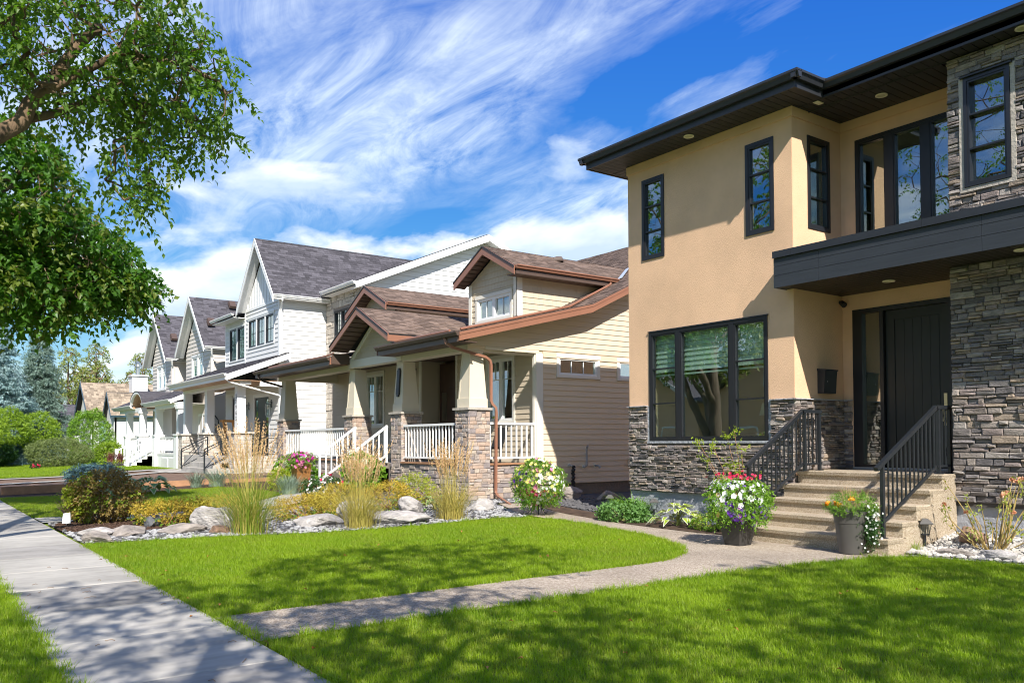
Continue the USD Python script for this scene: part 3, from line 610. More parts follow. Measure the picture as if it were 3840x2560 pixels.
def gable_roof(parent, xf, yc, zr, wn, wp, ze, xe_e, xe_r, mats, rng, barge, bw=0.22, bt=0.035, fascia=None, h=0.145, w=0.31, soffit=None, xs=None, flare=None):
    """roof with its ridge along +X from xf; wn / wp = half widths to -Y / +Y; xe_e, xe_r = where eave and ridge end at the back"""
    for sg, wd in ((-1, wn), (1, wp)):
        if not wd: continue
        L = math.hypot(wd, zr-ze); V = np.array([0, -sg*wd/L, (zr-ze)/L]); O = (xf, yc+sg*wd, ze)
        pl = Polygon([(0, 0), (xe_e-xf, 0), (xe_r-xf, L), (0, L)])
        roof_slope(parent, O, (1, 0, 0), V, pl, mats, rng, h=h, w=w)
    bm = M()
    for sg, wd in ((-1, wn), (1, wp)):
        if not wd: continue
        L = math.hypot(wd, zr-ze); dv = np.array([0, -sg*wd/L, (zr-ze)/L]); nn = np.array([0, sg*(zr-ze)/L, wd/L])
        e = np.array([xf-0.012, yc+sg*wd, ze]); r = np.array([xf-0.012, yc, zr])
        bv = bw/(wd/L)
        bm.prism([e, r, r-[0, 0, bv], e-[0, 0, bv]], (-bt, 0, 0))
    part(parent, 'barge_board', bm, barge)
    em = M()
    for sg, wd in ((-1, wn), (1, wp)):
        if not wd: continue
        L = math.hypot(wd, zr-ze)
        e = np.array([xf-0.012-bt-0.002, yc+sg*(wd+0.01), ze-0.005]); r = np.array([xf-0.012-bt-0.002, yc, zr+0.012])
        em.prism([e, r, r-[0, 0, 0.05], e-[0, 0, 0.05]], (-0.014, 0, 0))
    part(parent, 'drip_edge', em, 'roof_black' if soffit != 'white_paint' else 'grey_siding')
    if soffit and xs:
        sm = []
        n = 9
        for sg, wd in ((-1, wn), (1, wp)):
            if not wd: continue
            for i in range(n):
                a, b = i/n, (i+1)/n
                gp_ = 0.012 if soffit != 'white_paint' else 0.001; p = lambda t, x, dz: (x, yc+sg*wd*(1-t), ze+(zr-ze)*t-dz)
                sm.append((M().hexa([p(a+gp_, xf+0.002, 0.19), p(b-gp_, xf+0.002, 0.19), p(b-gp_, xs, 0.19), p(a+gp_, xs, 0.19), p(a+gp_, xf+0.002, 0.165), p(b-gp_, xf+0.002, 0.165), p(b-gp_, xs, 0.165), p(a+gp_, xs, 0.165)]), soffit))
        pieces(parent, 'soffit_board', sm, 60)
def gutter_y(parent, xface, y0, y1, ztop, mt, hgt=0.12, dep=0.12):
    """eavestrough running along Y in front of a fascia at xface"""
    prof = [(0, 0), (0, -hgt), (-dep*0.55, -hgt), (-dep*0.75, -hgt*0.45), (-dep, -hgt*0.30), (-dep, 0), (-dep+0.012, 0), (-dep+0.012, -hgt*0.22), (-0.012, -hgt*0.22), (-0.012, 0)]
    t = trimesh.creation.extrude_polygon(Polygon(prof), y1-y0, engine='earcut')
    return part(parent, 'gutter', (np.array([(xface+a, y0+c, ztop+b) for a, b, c in t.vertices]), t.faces), mt)
def gutter_x(parent, yface, x0, x1, ztop, mt, hgt=0.12, dep=0.12, sg=-1):
    prof = [(0, 0), (0, -hgt), (-dep*0.55, -hgt), (-dep*0.75, -hgt*0.45), (-dep, -hgt*0.30), (-dep, 0), (-dep+0.012, 0), (-dep+0.012, -hgt*0.22), (-0.012, -hgt*0.22), (-0.012, 0)]
    t = trimesh.creation.extrude_polygon(Polygon(prof), x1-x0, engine='earcut')
    return part(parent, 'gutter', (np.array([(x0+c, yface-sg*a, ztop+b) for a, b, c in t.vertices]), t.faces), mt)
def railing(parent, a, b, z0, z1, mt, n, bw=0.032, rw=0.09, rh=0.06, name='railing'):
    """level or sloping: a, b = (x, y) ends, z0 / z1 = (bottom, top) at each end"""
    a3, b3 = np.array([a[0], a[1], 0.0]), np.array([b[0], b[1], 0.0])
    r = part(parent, name, M().bar(a3+[0, 0, z0[1]], b3+[0, 0, z1[1]], rw, rh), mt)
    part(r, 'bottom_rail', M().bar(a3+[0, 0, z0[0]], b3+[0, 0, z1[0]], 0.05, 0.05), mt)
    for i in range(n):
        t = (i+0.5)/n; p = a3+(b3-a3)*t; lo = z0[0]+(z1[0]-z0[0])*t; hi = z0[1]+(z1[1]-z0[1])*t-rh*0.4
        part(r, 'baluster', M().bar(p+[0, 0, lo], p+[0, 0, hi], bw, bw, (1, 0, 0)), mt)
    return r
# ------------------------------------------------------------------ ground
def sstep(a, b, x): t = np.clip((np.asarray(x, float)-a)/(b-a), 0, 1); return t*t*(3-2*t)
def gz(x, y): return 0.16*sstep(14, 19, y)*sstep(5.5, 11, x)
def patch(poly, dz, step=0.6):
    out = M()
    for g in getattr(poly, 'geoms', [poly]):
        v, f = trimesh.creation.triangulate_polygon(g, engine='earcut')
        v, f = trimesh.remesh.subdivide_to_size(np.c_[v, np.zeros(len(v))], f, step, max_iter=14)
        v[:, 2] = gz(v[:, 0], v[:, 1]) + dz; out.add(v, f)
    return out
def sheet(name, poly, dz, mt, step=0.8): return solo(name, patch(poly, dz, step), mt, kind='structure')
gx = np.r_[-600, -200, -80, np.arange(-40, 60.1, 1.0), 90, 200, 600]; gy = np.r_[-600, -200, -80, np.arange(-40, 140.1, 1.0), 180, 300, 700]
GX, GY = np.meshgrid(gx, gy, indexing='ij'); GZ = gz(GX, GY)-0.035
ii = np.arange(len(gx)-1)[:, None]*len(gy) + np.arange(len(gy)-1)[None]; ii = ii.ravel()
pmat('turf_ground', (0.16, 0.21, 0.025), 0.95, 0.35, 1.2, 0.8, 30.0, spec=0.15)
pmat('turf_soil', (0.11, 0.15, 0.02), 0.95, 0.4, 6.0, 0.8, 30.0, spec=0.15)
solo('ground', (np.c_[GX.ravel(), GY.ravel(), GZ.ravel()], np.vstack([np.c_[ii, ii+len(gy), ii+len(gy)+1], np.c_[ii, ii+len(gy)+1, ii+1]])), 'turf_ground', kind='structure')
sheet('road', sbox(-11.5, -80, -4.0, 200), -0.13+0.11, 'asphalt', 8.0)
# public walk: one panel per joint
sw = thing('sidewalk', None, None, (0, 0, 0), kind='structure')
ys = np.arange(-8.93, 78, 1.5); rngw = np.random.default_rng(5)
for i, y in enumerate(ys):
    e = 0.008; t = rngw.uniform(-0.004, 0.004)
    b = 0.012
    m = M().hexa([(0.93, y+e, -0.1), (2.36, y+e, -0.1), (2.36, y+1.5-e, -0.1), (0.93, y+1.5-e, -0.1), (0.93, y+e, t-b), (2.36, y+e, t-b), (2.36, y+1.5-e, t-b), (0.93, y+1.5-e, t-b)])
    m.hexa([(0.93, y+e, t-b), (2.36, y+e, t-b), (2.36, y+1.5-e, t-b), (0.93, y+1.5-e, t-b), (0.93+b, y+e+b, t), (2.36-b, y+e+b, t), (2.36-b, y+1.5-e-b, t), (0.93+b, y+1.5-e-b, t)])
    part(sw, 'panel', m, 'concrete' if i % 3 else 'concrete_b')
part(sw, 'joint_filler', M().box(0.95, 2.34, -8.9, 78, -0.09, -0.02), 'soil')
def smooth_poly(pts, it=2):
    p = np.array(pts, float)
    for _ in range(it):
        q = np.roll(p, -1, 0); p = np.stack([p*0.75+q*0.25, p*0.25+q*0.75], 1).reshape(-1, 2)
    return Polygon(p)
LAWN1 = Polygon([(2.40, 7.95), (7.6, 7.95), (8.4, 8.0), (9.1, 8.35), (9.7, 9.0), (10.15, 9.9), (10.5, 11.0), (10.75, 12.2), (10.95, 13.4), (10.75, 14.2), (10.1, 14.45), (8.6, 14.2), (7.2, 14.05), (5.9, 14.1), (4.6, 14.55), (3.4, 14.75), (2.40, 14.85)])
LAWN2 = Polygon([(2.40, -9), (11.9, -9), (11.75, 4.4), (11.5, 5.4), (11.35, 6.0), (10.9, 6.38), (9.5, 6.62), (8.0, 6.74), (2.40, 6.74)])
PATH = Polygon([(2.372, 6.76), (8.0, 6.76), (9.5, 6.64), (10.9, 6.40), (11.3, 6.1), (11.5, 6.0), (11.5, 8.9), (11.35, 9.4), (11.3, 10.2), (11.35, 11.2), (11.45, 12.2), (11.75, 13.4), (12.1, 15.0), (12.6, 16.6), (11.9, 16.9), (11.2, 15.2), (11.0, 14.0), (10.98, 13.4), (10.78, 12.2), (10.53, 11.0), (10.18, 9.9), (9.73, 9.0), (9.13, 8.33), (8.4, 7.98), (7.6, 7.93), (2.372, 7.93)])
BED2 = Polygon([(2.42, 14.9), (3.4, 14.78), (4.6, 14.58), (5.9, 14.13), (7.2, 14.08), (8.6, 14.23), (10.1, 14.48), (10.9, 14.3), (11.1, 15.2), (11.8, 16.95), (12.7, 16.8), (14.2, 17.9), (11.65, 17.9), (11.65, 22.3), (10.6, 22.3), (8.3, 20.0), (5.5, 18.7), (3.2, 18.9), (2.42, 19.0)])
MULCH = smooth_poly([(2.40, 16.2), (4.0, 16.4), (5.6, 17.2), (5.4, 18.6), (3.8, 19.1), (2.40, 19.3)])
WALK2 = Polygon([(2.372, 19.45), (4.6, 19.1), (6.4, 19.4), (8.4, 20.6), (10.0, 22.4), (10.3, 22.5), (10.3, 24.1), (9.4, 24.0), (7.6, 21.9), (6.0, 20.7), (4.6, 20.4), (2.372, 20.8)])
LAWN3 = Polygon([(2.40, 20.95), (4.6, 20.55), (6.0, 20.85), (7.5, 22.0), (9.2, 24.1), (9.3, 26.0), (8.9, 29.3), (2.40, 29.3)])
MULCH3 = Polygon([(2.4, 29.32), (8.92, 29.32), (9.32, 26.0), (9.25, 24.15), (11.6, 24.15), (11.6, 31.6), (2.4, 31.6)])
YARD3 = Polygon([(2.4, 31.62), (16, 31.62), (17, 36), (15, 40), (12.75, 40), (12.75, 49.0), (11.2, 49.6), (2.4, 44.4)])
LAWN4 = Polygon([(2.4, 45.6), (10.8, 50.6), (12.4, 50.4), (12.4, 62), (13, 70), (13, 78), (2.4, 78)])
BOUL = Polygon([(-3.9, -9), (0.90, -9), (0.90, 4.75), (-3.9, 4.75)]).union(Polygon([(-3.9, 5.95), (0.90, 5.95), (0.90, 78), (-3.9, 78)]))
for nm, pl in (('lawn', LAWN1), ('lawn', LAWN2), ('lawn', LAWN3), ('lawn', LAWN4), ('boulevard', BOUL)): sheet(nm, pl, -0.014, 'turf_soil')
sheet('garden_path', PATH, -0.004, 'path_agg', 0.5)
sheet('boulevard_path', sbox(-3.9, 4.78, 0.91, 5.92), -0.006, 'path_agg')
sheet('garden_bed', BED2, -0.010, 'gravel_dark', 0.4); sheet('mulch_bed', MULCH, 0.012, 'mulch', 0.4); sheet('mulch_bed', MULCH3, -0.008, 'mulch', 0.6)
sheet('front_walk', WALK2, 0.004, 'concrete', 0.5); sheet('bare_soil', YARD3, -0.006, 'soil_red', 0.8)
sheet('front_bed', Polygon([(11.52, 8.97), (12.57, 8.97), (12.57, 13.1), (13.2, 17.8), (12.65, 16.6), (12.12, 15.0), (11.77, 13.4), (11.47, 12.2), (11.37, 11.2), (11.32, 10.2), (11.37, 9.4)]), -0.002, 'soil', 0.4)
sheet('stone_bed', Polygon([(11.38, 6.02), (11.53, 5.42), (11.78, 4.4), (11.9, -2), (13.1, -2), (13.1, 6.4), (11.5, 6.38), (11.4, 6.2)]), -0.002, 'gravel_pale', 0.4)
sheet('driveway', Polygon([(12.6, 13.2), (24, 13.2), (24, 17.9), (14.3, 17.9), (13.1, 17.4)]), -0.006, 'gravel_dark', 0.8)
# two pale concrete strips through the bare soil towards the third house
for (p, q) in (((2.45, 37.6), (12.3, 44.6)), ((2.45, 43.0), (12.3, 47.4))):
    w = 0.75; part_pl = Polygon([p, q, (q[0], q[1]+w+0.4), (p[0], p[1]+w)])
    sheet('concrete_strip', part_pl, 0.03, 'concrete', 1.0)
sheet('landing_pad', Polygon([(10.6, 42.6), (12.7, 42.6), (12.7, 48.6), (10.6, 48.6)]), 0.02, 'concrete', 1.0)

# ------------------------------------------------------------------ house 1: ochre stucco with dark ledge stone
rng = np.random.default_rng(11)
H = thing('stucco_house', 'two storey ochre stucco house with black eaves and dark ledge stone', 'house', (12.6, 8.0, 0))
FX, RX, TX = tfX(12.6), tfX(14.06), tfX(13.06)
RY = tfY(8.93)
front = sbox(8.937, 0.60, 13.034, 7.47)
W_BIG = (9.48, 12.43, 1.60, 3.85); W_U1 = (11.98, 12.61, 5.38, 7.07); W_U2 = (9.31, 9.93, 5.36, 7.05)
hole = lambda *ws: unary_union([sbox(a0+0.02, b0+0.02, a1-0.02, b1-0.02) for a0, a1, b0, b1 in ws])
part(H, 'wall', slab(front.difference(hole(W_BIG, W_U1, W_U2)), FX, -0.20, 0.0), 'stucco', label='ochre stucco front wall of the bay')
W_R = (13.04, 13.71, 5.38, 7.05)
part(H, 'wall', slab(sbox(12.801, 1.0, 14.26, 7.47).union(sbox(12.605, 1.0, 12.81, 7.47)).difference(hole(W_R)), RY, -0.20, 0.0), 'stucco', label='ochre side wall of the bay')
W_T = (6.66, 8.62, 5.20, 7.06); DOOR = (6.92, 8.72, 1.085, 3.97)
part(H, 'wall', slab(sbox(5.9, 1.0, 8.925, 7.47).difference(hole(W_T)).difference(sbox(DOOR[0]+.01, 1.0, DOOR[1]-.01, DOOR[3]-.01)), RX, -0.20, 0.0), 'stucco', label='recessed ochre wall round the entrance')
sh = M(); sh.box(12.62, 23, 12.84, 13.04, 0.0, 7.47); sh.box(22.8, 23, 3.2, 12.84, 0, 7.47); sh.box(13.3, 23, 3.0, 3.2, 0, 7.47)
part(H, 'wall', sh, 'stucco', label='plain side and rear walls')
inn = M(); inn.box(13.32, 22.8, 3.22, 8.9, 0.95, 1.06); inn.box(12.82, 22.8, 9.14, 12.82, 0.95, 1.06); inn.box(14.27, 22.8, 3.22, 12.82, 4.12, 4.3); inn.box(12.82, 14.26, 9.14, 12.82, 4.12, 4.3)
part(H, 'floor', inn, 'room_floor')
inn = M(); inn.box(17.2, 17.3, 3.2, 12.84, 1.06, 4.12); inn.box(17.6, 17.7, 3.2, 12.84, 4.3, 7.44); inn.box(14.3, 17.2, 8.88, 8.93, 1.06, 4.12); inn.box(12.82, 17.6, 12.80, 12.835, 1.06, 7.44); inn.box(14.27, 17.6, 6.45, 6.50, 4.3, 7.44)
part(H, 'partition', inn, 'room_wall')
for z in (4.10, 7.43): part(H, 'ceiling', M().box(12.83, 22.7, 9.14, 12.83, z, z+0.012).box(14.27, 22.7, 3.25, 9.14, z, z+0.012), 'room_wall')
# raised stucco band under the eaves
rb = M(); rb.box(12.57, 12.599, 8.90, 13.05, 7.29, 7.46); rb.box(12.601, 14.03, 8.90, 8.929, 7.29, 7.459); rb.box(14.03, 14.059, 6.47, 8.929, 7.29, 7.459)
part(H, 'band', rb, 'stucco')
part(H, 'foundation', M().box(12.615, 12.9, 8.95, 13.03, -0.1, 0.62), 'foundation'); part(H, 'foundation', M().box(13.1, 13.3, 3.2, 6.44, -0.1, 0.70), 'foundation')
# windows
wb = window(H, FX, *W_BIG, 'black_frame', cols=(0.82, 1.35, 0.80), rows=((1, 1, 1), (1,), (1, 1, 1)), fw=0.06, mull=0.11)
for k, (a0, a1) in enumerate(((9.56, 10.27), (10.36, 11.58), (11.67, 12.36))):
    bl = M(); z = 3.80
    while z > 3.02: bl.hexa([(12.715, a0, z-0.105), (12.725, a0, z-0.105), (12.725, a1, z-0.105), (12.715, a1, z-0.105), (12.745, a0, z), (12.752, a0, z), (12.752, a1, z), (12.745, a1, z)]); z -= 0.098
    bl.box(12.705, 12.735, a0, a1, 2.93, 2.965)
    part(wb, 'blind', bl, 'blind')
for w_ in (W_U1, W_U2): window(H, FX, *w_, 'black_frame', rows=((1, 1, 1),), fw=0.065)
window(H, RY, *W_R, 'black_frame', rows=((1, 1, 1),), fw=0.065)
window(H, RX, *W_T, 'black_frame', cols=(1.0, 1.0, 1.0), fw=0.07, mull=0.15)
hd = M(); hd.pbox(FX, 9.46, 12.45, 3.852, 3.872, -0.02, 0.035)
part(wb, 'head_flashing', hd, 'black_trim')
# interior fittings seen through the glass
part(H, 'table_lamp', M().lathe([(0.01, 0), (0.10, 0.0), (0.10, 0.03), (0.02, 0.05), (0.02, 0.38)], (14.1, 10.6, 1.75), 12).lathe([(0.19, 0.36), (0.13, 0.62)], (14.1, 10.6, 1.75), 14), 'blind')
part(H, 'shelf', M().box(13.7, 14.6, 10.0, 11.2, 1.06, 1.75), 'room_dark')
# tower wall backing, stones
W_S = (5.52, 6.18, 5.41, 7.07)
part(H, 'tower_wall', slab(sbox(3.2, 0.6, 6.42, 7.455).difference(hole(W_S)), TX, -0.22, 0.0), 'mortar_dark')
part(H, 'tower_wall', M().box(13.30, 14.06, 6.22, 6.42, 0.6, 7.455), 'mortar_dark')
ws = window(H, TX, *W_S, 'black_frame', rows=((1, 1, 1),), fw=0.05, proud=0.07)
part(ws, 'head_flashing', M().pbox(TX, 5.48, 6.22, 7.072, 7.095, -0.02, 0.11), 'black_trim')
items = stone_list(FX, 8.94, 13.03, 0.575, 2.315, rng, (0.035, 0.085), (0.09, 0.36), (0.02, 0.062), ST1, holes=[(9.42, 12.49, 1.565, 3.9)])
SILL = M(); SILL.pbox(FX, 9.42, 12.49, 1.558, 1.602, -0.05, 0.03); SILL.pbox(FX, 9.42, 9.479, 1.60, 2.325, -0.05, 0.012); SILL.pbox(FX, 12.431, 12.49, 1.60, 2.325, -0.05, 0.012)
items += stone_list(RY, 12.58, 14.05, 1.09, 2.325, rng, (0.035, 0.085), (0.09, 0.34), (0.012, 0.06), ST1)
items += stone_list(RX, 8.74, 8.92, 1.09, 2.325, rng, (0.05, 0.10), (0.08, 0.3), (0.02, 0.045), ST1)
items += stone_list(TX, 3.2, 6.44, 0.66, 4.24, rng, (0.045, 0.115), (0.11, 0.42), (0.02, 0.065), ST1)
items += stone_list(TX, 3.2, 6.44, 4.88, 7.44, rng, (0.045, 0.115), (0.11, 0.42), (0.02, 0.065), ST1, holes=[(5.46, 6.24, 5.36, 7.12)])
items += stone_list(tfYp(6.42), 13.06, 14.05, 1.09, 4.24, rng, (0.06, 0.13), (0.13, 0.4), (0.015, 0.035), ST1)
items += stone_list(tfYp(6.42), 13.06, 14.05, 4.88, 7.44, rng, (0.06, 0.13), (0.13, 0.4), (0.015, 0.035), ST1)
part(H, 'sill', SILL, 'foundation')
pieces(H, 'stone', items, 300, 'stones')
part(H, 'mortar', M().pbox(FX, 8.935, 13.035, 0.57, 1.56, -0.1, 0.008).pbox(FX, 8.935, 9.43, 1.55, 2.32, -0.1, 0.008).pbox(FX, 12.48, 13.035, 1.55, 2.32, -0.1, 0.008).pbox(RY, 12.6, 14.055, 1.085, 2.32, -0.1, 0.008), 'mortar_dark')
part(H, 'flashing', M().pbox(FX, 8.90, 9.425, 2.32, 2.338, -0.05, 0.07).pbox(FX, 12.485, 13.05, 2.32, 2.338, -0.05, 0.07).pbox(RY, 12.535, 14.05, 2.32, 2.338, -0.05, 0.065).pbox(RX, 8.735, 8.87, 2.32, 2.338, -0.05, 0.05), 'foundation')
part(H, 'window_surround', slab(ring(5.45, 6.25, 5.34, 7.09, 0.065), TX, 0.0, 0.055), 'pale_stone_b')
# eaves: soffit boards, fascia, gutter, low hip roof
it = []
for y in np.arange(8.40, 13.58, 0.152): it.append((M().box(11.95, 12.60 if y > 8.9 else 12.74, y+0.006, min(y+0.146, 13.58), 7.462, 7.485), 'soffit_dark'))
for x in np.arange(12.62, 23, 0.152): it.append((M().box(x+0.006, x+0.146, 13.05, 13.58, 7.463, 7.485), 'soffit_dark'))
for y in np.arange(2.6, 8.90, 0.152): it.append((M().box(12.745, 14.06 if y > 6.42 else 13.06, y+0.006, y+0.146, 7.460, 7.485), 'soffit_dark'))
pieces(H, 'soffit_board', it, 220)
sb = M(); sb.box(11.95, 12.70, 8.40, 13.58, 7.49, 7.60); sb.box(12.70, 23, 2.6, 13.58, 7.49, 7.60); sb.box(13.05, 13.075, 6.43, 8.9, 7.445, 7.462)
part(H, 'soffit_backing', sb, 'roof_black')
fm = M(); fm.box(11.92, 11.95, 8.37, 13.61, 7.45, 7.64); fm.box(11.95, 12.71, 8.37, 8.40, 7.45, 7.64); fm.box(12.70, 12.73, 2.5, 8.37, 7.45, 7.64); fm.box(11.95, 23, 13.58, 13.61, 7.45, 7.64)
part(H, 'fascia', fm, 'black_trim')
gutter_y(H, 11.92, 8.24, 13.74, 7.70, 'black_trim', 0.13, 0.13)
gutter_x(H, 8.37, 11.80, 12.58, 7.70, 'black_trim', 0.13, 0.13)
gutter_y(H, 12.70, 2.5, 8.37, 7.70, 'black_trim', 0.13, 0.13)
gutter_x(H, 13.61, 11.80, 23, 7.70, 'black_trim', 0.13, 0.13, sg=1)
hr = M(); hr.add([(11.92, 13.61, 7.66), (11.92, 8.37, 7.66), (12.7, 8.37, 7.66), (12.7, 2.5, 7.66), (23.4, 2.5, 7.66), (23.4, 13.61, 7.66), (16.6, 8.6, 8.6), (19.2, 8.4, 8.6)], [(0, 1, 6), (1, 2, 6), (2, 3, 6), (3, 4, 7), (3, 7, 6), (4, 5, 7), (5, 0, 6), (5, 6, 7)])
part(H, 'roof', hr, 'roof_black')
def downlight(x, y, z, r=0.10):
    d = part(H, 'downlight', M().lathe([(r, 0.0), (r, -0.012), (r*0.80, -0.016), (r*0.66, 0.0)], (x, y, z), 20), 'lamp_cream', True)
    part(d, 'reflector', M().lathe([(r*0.68, -0.008), (r*0.40, -0.004), (0.001, -0.003)], (x, y, z), 20), 'lamp_inner', True)
for x, y in ((12.22, 10.96), (13.44, 7.74), (12.88, 5.28)): downlight(x, y, 7.460)
part(H, 'soffit_vent', M().box(12.75, 12.92, 8.50, 8.60, 7.448, 7.459), 'lamp_cream')
# entrance canopy
cp = M(); cp.box(12.27, 12.6, 3.0, 9.06, 4.29, 4.84); cp.box(12.6, 14.06, 3.0, 8.925, 4.29, 4.84)
part(H, 'canopy', cp, 'roof_black')
for z0, z1, o in ((4.245, 4.452, 0), (4.458, 4.612, 0), (4.618, 4.752, 0)):
    for y0, y1 in ((3.0, 5.6), (5.604, 8.2), (8.204, 9.08)):
        part(H, 'fascia_plank', M().box(12.25, 12.272, y0, y1, z0, z1), 'fascia_wood')
    part(H, 'fascia_plank', M().box(12.272, 12.6, 9.06, 9.08, z0, z1), 'fascia_wood')
for y0, y1 in ((3.0, 6.44), (6.444, 8.72), (8.724, 9.09)): part(H, 'cap_flashing', M().box(12.225, 12.30, y0, y1, 4.758, 4.875).box(12.215, 12.24, y0, y1, 4.756, 4.768), 'black_trim')
it = []
for y in np.arange(3.0, 9.05, 0.105): it.append((M().box(12.275, 13.04 if y < 6.40 else (12.60 if y > 8.90 else 14.05), y+0.005, y+0.100, 4.253, 4.285), 'soffit_brown_black'))
pieces(H, 'canopy_board', it, 80)
for x, y in ((13.3, 7.58), (12.64, 5.25)): downlight(x, y, 4.250)
part(H, 'spotlight', M().tube([(13.99, 8.93, 4.14), (13.93, 8.84, 4.12)], 0.03, 8).tube([(13.93, 8.86, 4.12), (13.90, 8.78, 4.06)], [0.045, 0.055], 10), 'rubber')
# entrance door
dr = part(H, 'door', slab(sbox(6.92, 1.085, 8.72, 3.97).difference(sbox(8.20, 1.17, 8.54, 3.89)).difference(sbox(6.99, 1.12, 8.13, 3.89)), RX, -0.14, 0.012), 'black_frame', label='black entrance door with side light and vertical planks')
part(dr, 'side_light', M().pbox(RX, 8.20, 8.54, 1.17, 3.89, -0.06, -0.054), 'glass')
leafm = M(); leafm.pbox(RX, 6.99, 8.13, 1.12, 3.89, -0.12, -0.075)
part(dr, 'leaf', leafm, 'door_black')
for k in range(5): part(dr, 'plank', M().pbox(RX, 7.18+k*0.152, 7.18+k*0.152+0.147, 1.40, 3.70, -0.076, -0.066), 'door_black')
part(dr, 'rail', slab(ring(7.0, 8.12, 1.13, 3.88, 0.16), RX, -0.076, -0.058), 'door_black')
part(dr, 'handle', M().pbox(RX, 7.05, 7.105, 1.84, 2.38, -0.058, -0.045).tube([(14.06+0.045, 7.078, 2.14), (14.02, 7.078, 2.12), (14.01, 7.078, 2.0), (14.02, 7.078, 1.92), (14.105, 7.078, 1.9)], 0.011, 6), 'brass')
part(dr, 'threshold', M().box(13.98, 14.2, 6.95, 8.70, 1.085, 1.12), 'pvc_grey')
part(H, 'hall_wall', M().box(15.6, 15.65, 6.5, 8.9, 1.06, 4.1), 'room_dark')

# front steps
S = thing('front_steps', 'exposed aggregate steps up to the black entrance door', 'steps', (11.1, 7.7, 0))
nose = [11.10, 11.48, 11.865, 12.245, 12.61]
for i, x in enumerate(nose):
    z1 = 0.216*(i+1); x1 = nose[i+1]+0.05 if i < 4 else 13.05
    st = M(); st.box(x+0.045, x1, 6.42, 8.955 if i < 4 else 8.928, z1-0.216 if i else -0.1, z1-0.065)
    st.hexa([(x+0.012, 6.41, z1-0.064), (x1, 6.41, z1-0.064), (x1, 8.96 if i < 4 else 8.928, z1-0.064), (x+0.012, 8.96 if i < 4 else 8.928, z1-0.064), (x, 6.40, z1-0.012), (x1, 6.40, z1-0.012), (x1, 8.965 if i < 4 else 8.928, z1-0.012), (x, 8.965 if i < 4 else 8.928, z1-0.012)])
    st.hexa([(x, 6.40, z1-0.012), (x1, 6.40, z1-0.012), (x1, 8.965 if i < 4 else 8.928, z1-0.012), (x, 8.965 if i < 4 else 8.928, z1-0.012), (x+0.014, 6.414, z1), (x1, 6.414, z1), (x1, 8.95 if i < 4 else 8.926, z1), (x+0.014, 8.95 if i < 4 else 8.926, z1)])
    part(S, 'step', st, 'aggregate')
part(S, 'landing', M().box(12.95, 14.056, 6.43, 8.927, 0.3, 1.0795), 'aggregate')
part(S, 'side_wall', M().box(11.20, 12.0, 6.418, 6.5, -0.1, 0.2).box(11.6, 13.0, 6.415, 6.5, -0.1, 0.40).box(12.0, 13.04, 6.412, 6.5, -0.1, 0.62).box(12.36, 13.04, 6.410, 6.5, 0.3, 0.83).box(12.72, 13.04, 6.408, 6.5, 0.3, 1.05), 'aggregate')
def handrail(y, x0, xk, xe, label, nb, posts):
    R = thing('handrail', label, 'handrail', (x0, y, 0.216), 'handrails of the front steps')
    zt = lambda x: 1.20 + (2.10-1.20)*(x-x0)/(xk-x0) if x < xk else 2.10
    zb = lambda x: 0.40 + (1.20-0.40)*(x-x0-0.07)/(xk-x0-0.07) if x < xk else 1.20
    m = M(); m.bar((x0-0.02, y, zt(x0-0.02)), (xk, y, 2.10), 0.062, 0.058); m.bar((xk-0.02, y, 2.10), (xe, y, 2.10), 0.062, 0.058)
    part(R, 'top_rail', m, 'rail_black')
    m = M(); m.bar((x0+0.09, y, zb(x0+0.09)), (xk, y, 1.20), 0.030, 0.040); m.bar((xk-0.02, y, 1.20), (xe, y, 1.20), 0.030, 0.030)
    part(R, 'bottom_rail', m, 'rail_black')
    for x, zf in posts:
        part(R, 'post', M().box(x-0.025, x+0.025, y-0.025, y+0.025, zf, zt(x)-0.02).box(x-0.05, x+0.05, y-0.05, y+0.05, zf, zf+0.012), 'rail_black')
    for k in range(nb):
        x = x0+0.14 + (xe-x0-0.2)*(k+0.3)/nb
        if min(abs(x-px) for px, _ in posts) < 0.05: continue
        part(R, 'baluster', M().box(x-0.010, x+0.010, y-0.010, y+0.010, zb(x), zt(x)-0.02), 'rail_black')
handrail(8.72, 11.02, 12.50, 13.03, 'black metal handrail beside the ochre bay, behind the petunia pot', 16, [(11.07, 0.216), (12.56, 1.08), (12.98, 1.08)])
handrail(6.56, 11.12, 12.77, 13.20, 'black metal handrail in front of the entrance door, beside the marigold pot', 16, [(11.26, 0.216), (12.83, 1.08), (13.17, 1.08)])
B = thing('mailbox', 'black metal mailbox on the ochre wall beside the entrance', 'mailbox', (13.45, 8.93, 2.44))
part(B, 'body', M().hexa([(13.26, 8.80, 2.44), (13.63, 8.80, 2.44), (13.63, 8.927, 2.44), (13.26, 8.927, 2.44), (13.26, 8.77, 2.84), (13.63, 8.77, 2.84), (13.63, 8.927, 2.84), (13.26, 8.927, 2.84)]), 'black_trim')
part(B, 'lid', M().hexa([(13.25, 8.755, 2.84), (13.64, 8.755, 2.84), (13.64, 8.927, 2.84), (13.25, 8.927, 2.84), (13.25, 8.755, 2.865), (13.64, 8.755, 2.865), (13.64, 8.927, 2.885), (13.25, 8.927, 2.885)]), 'black_trim')
part(B, 'lock', M().tube([(13.35, 8.785, 2.65), (13.35, 8.78, 2.65)], 0.013, 8), 'steel')
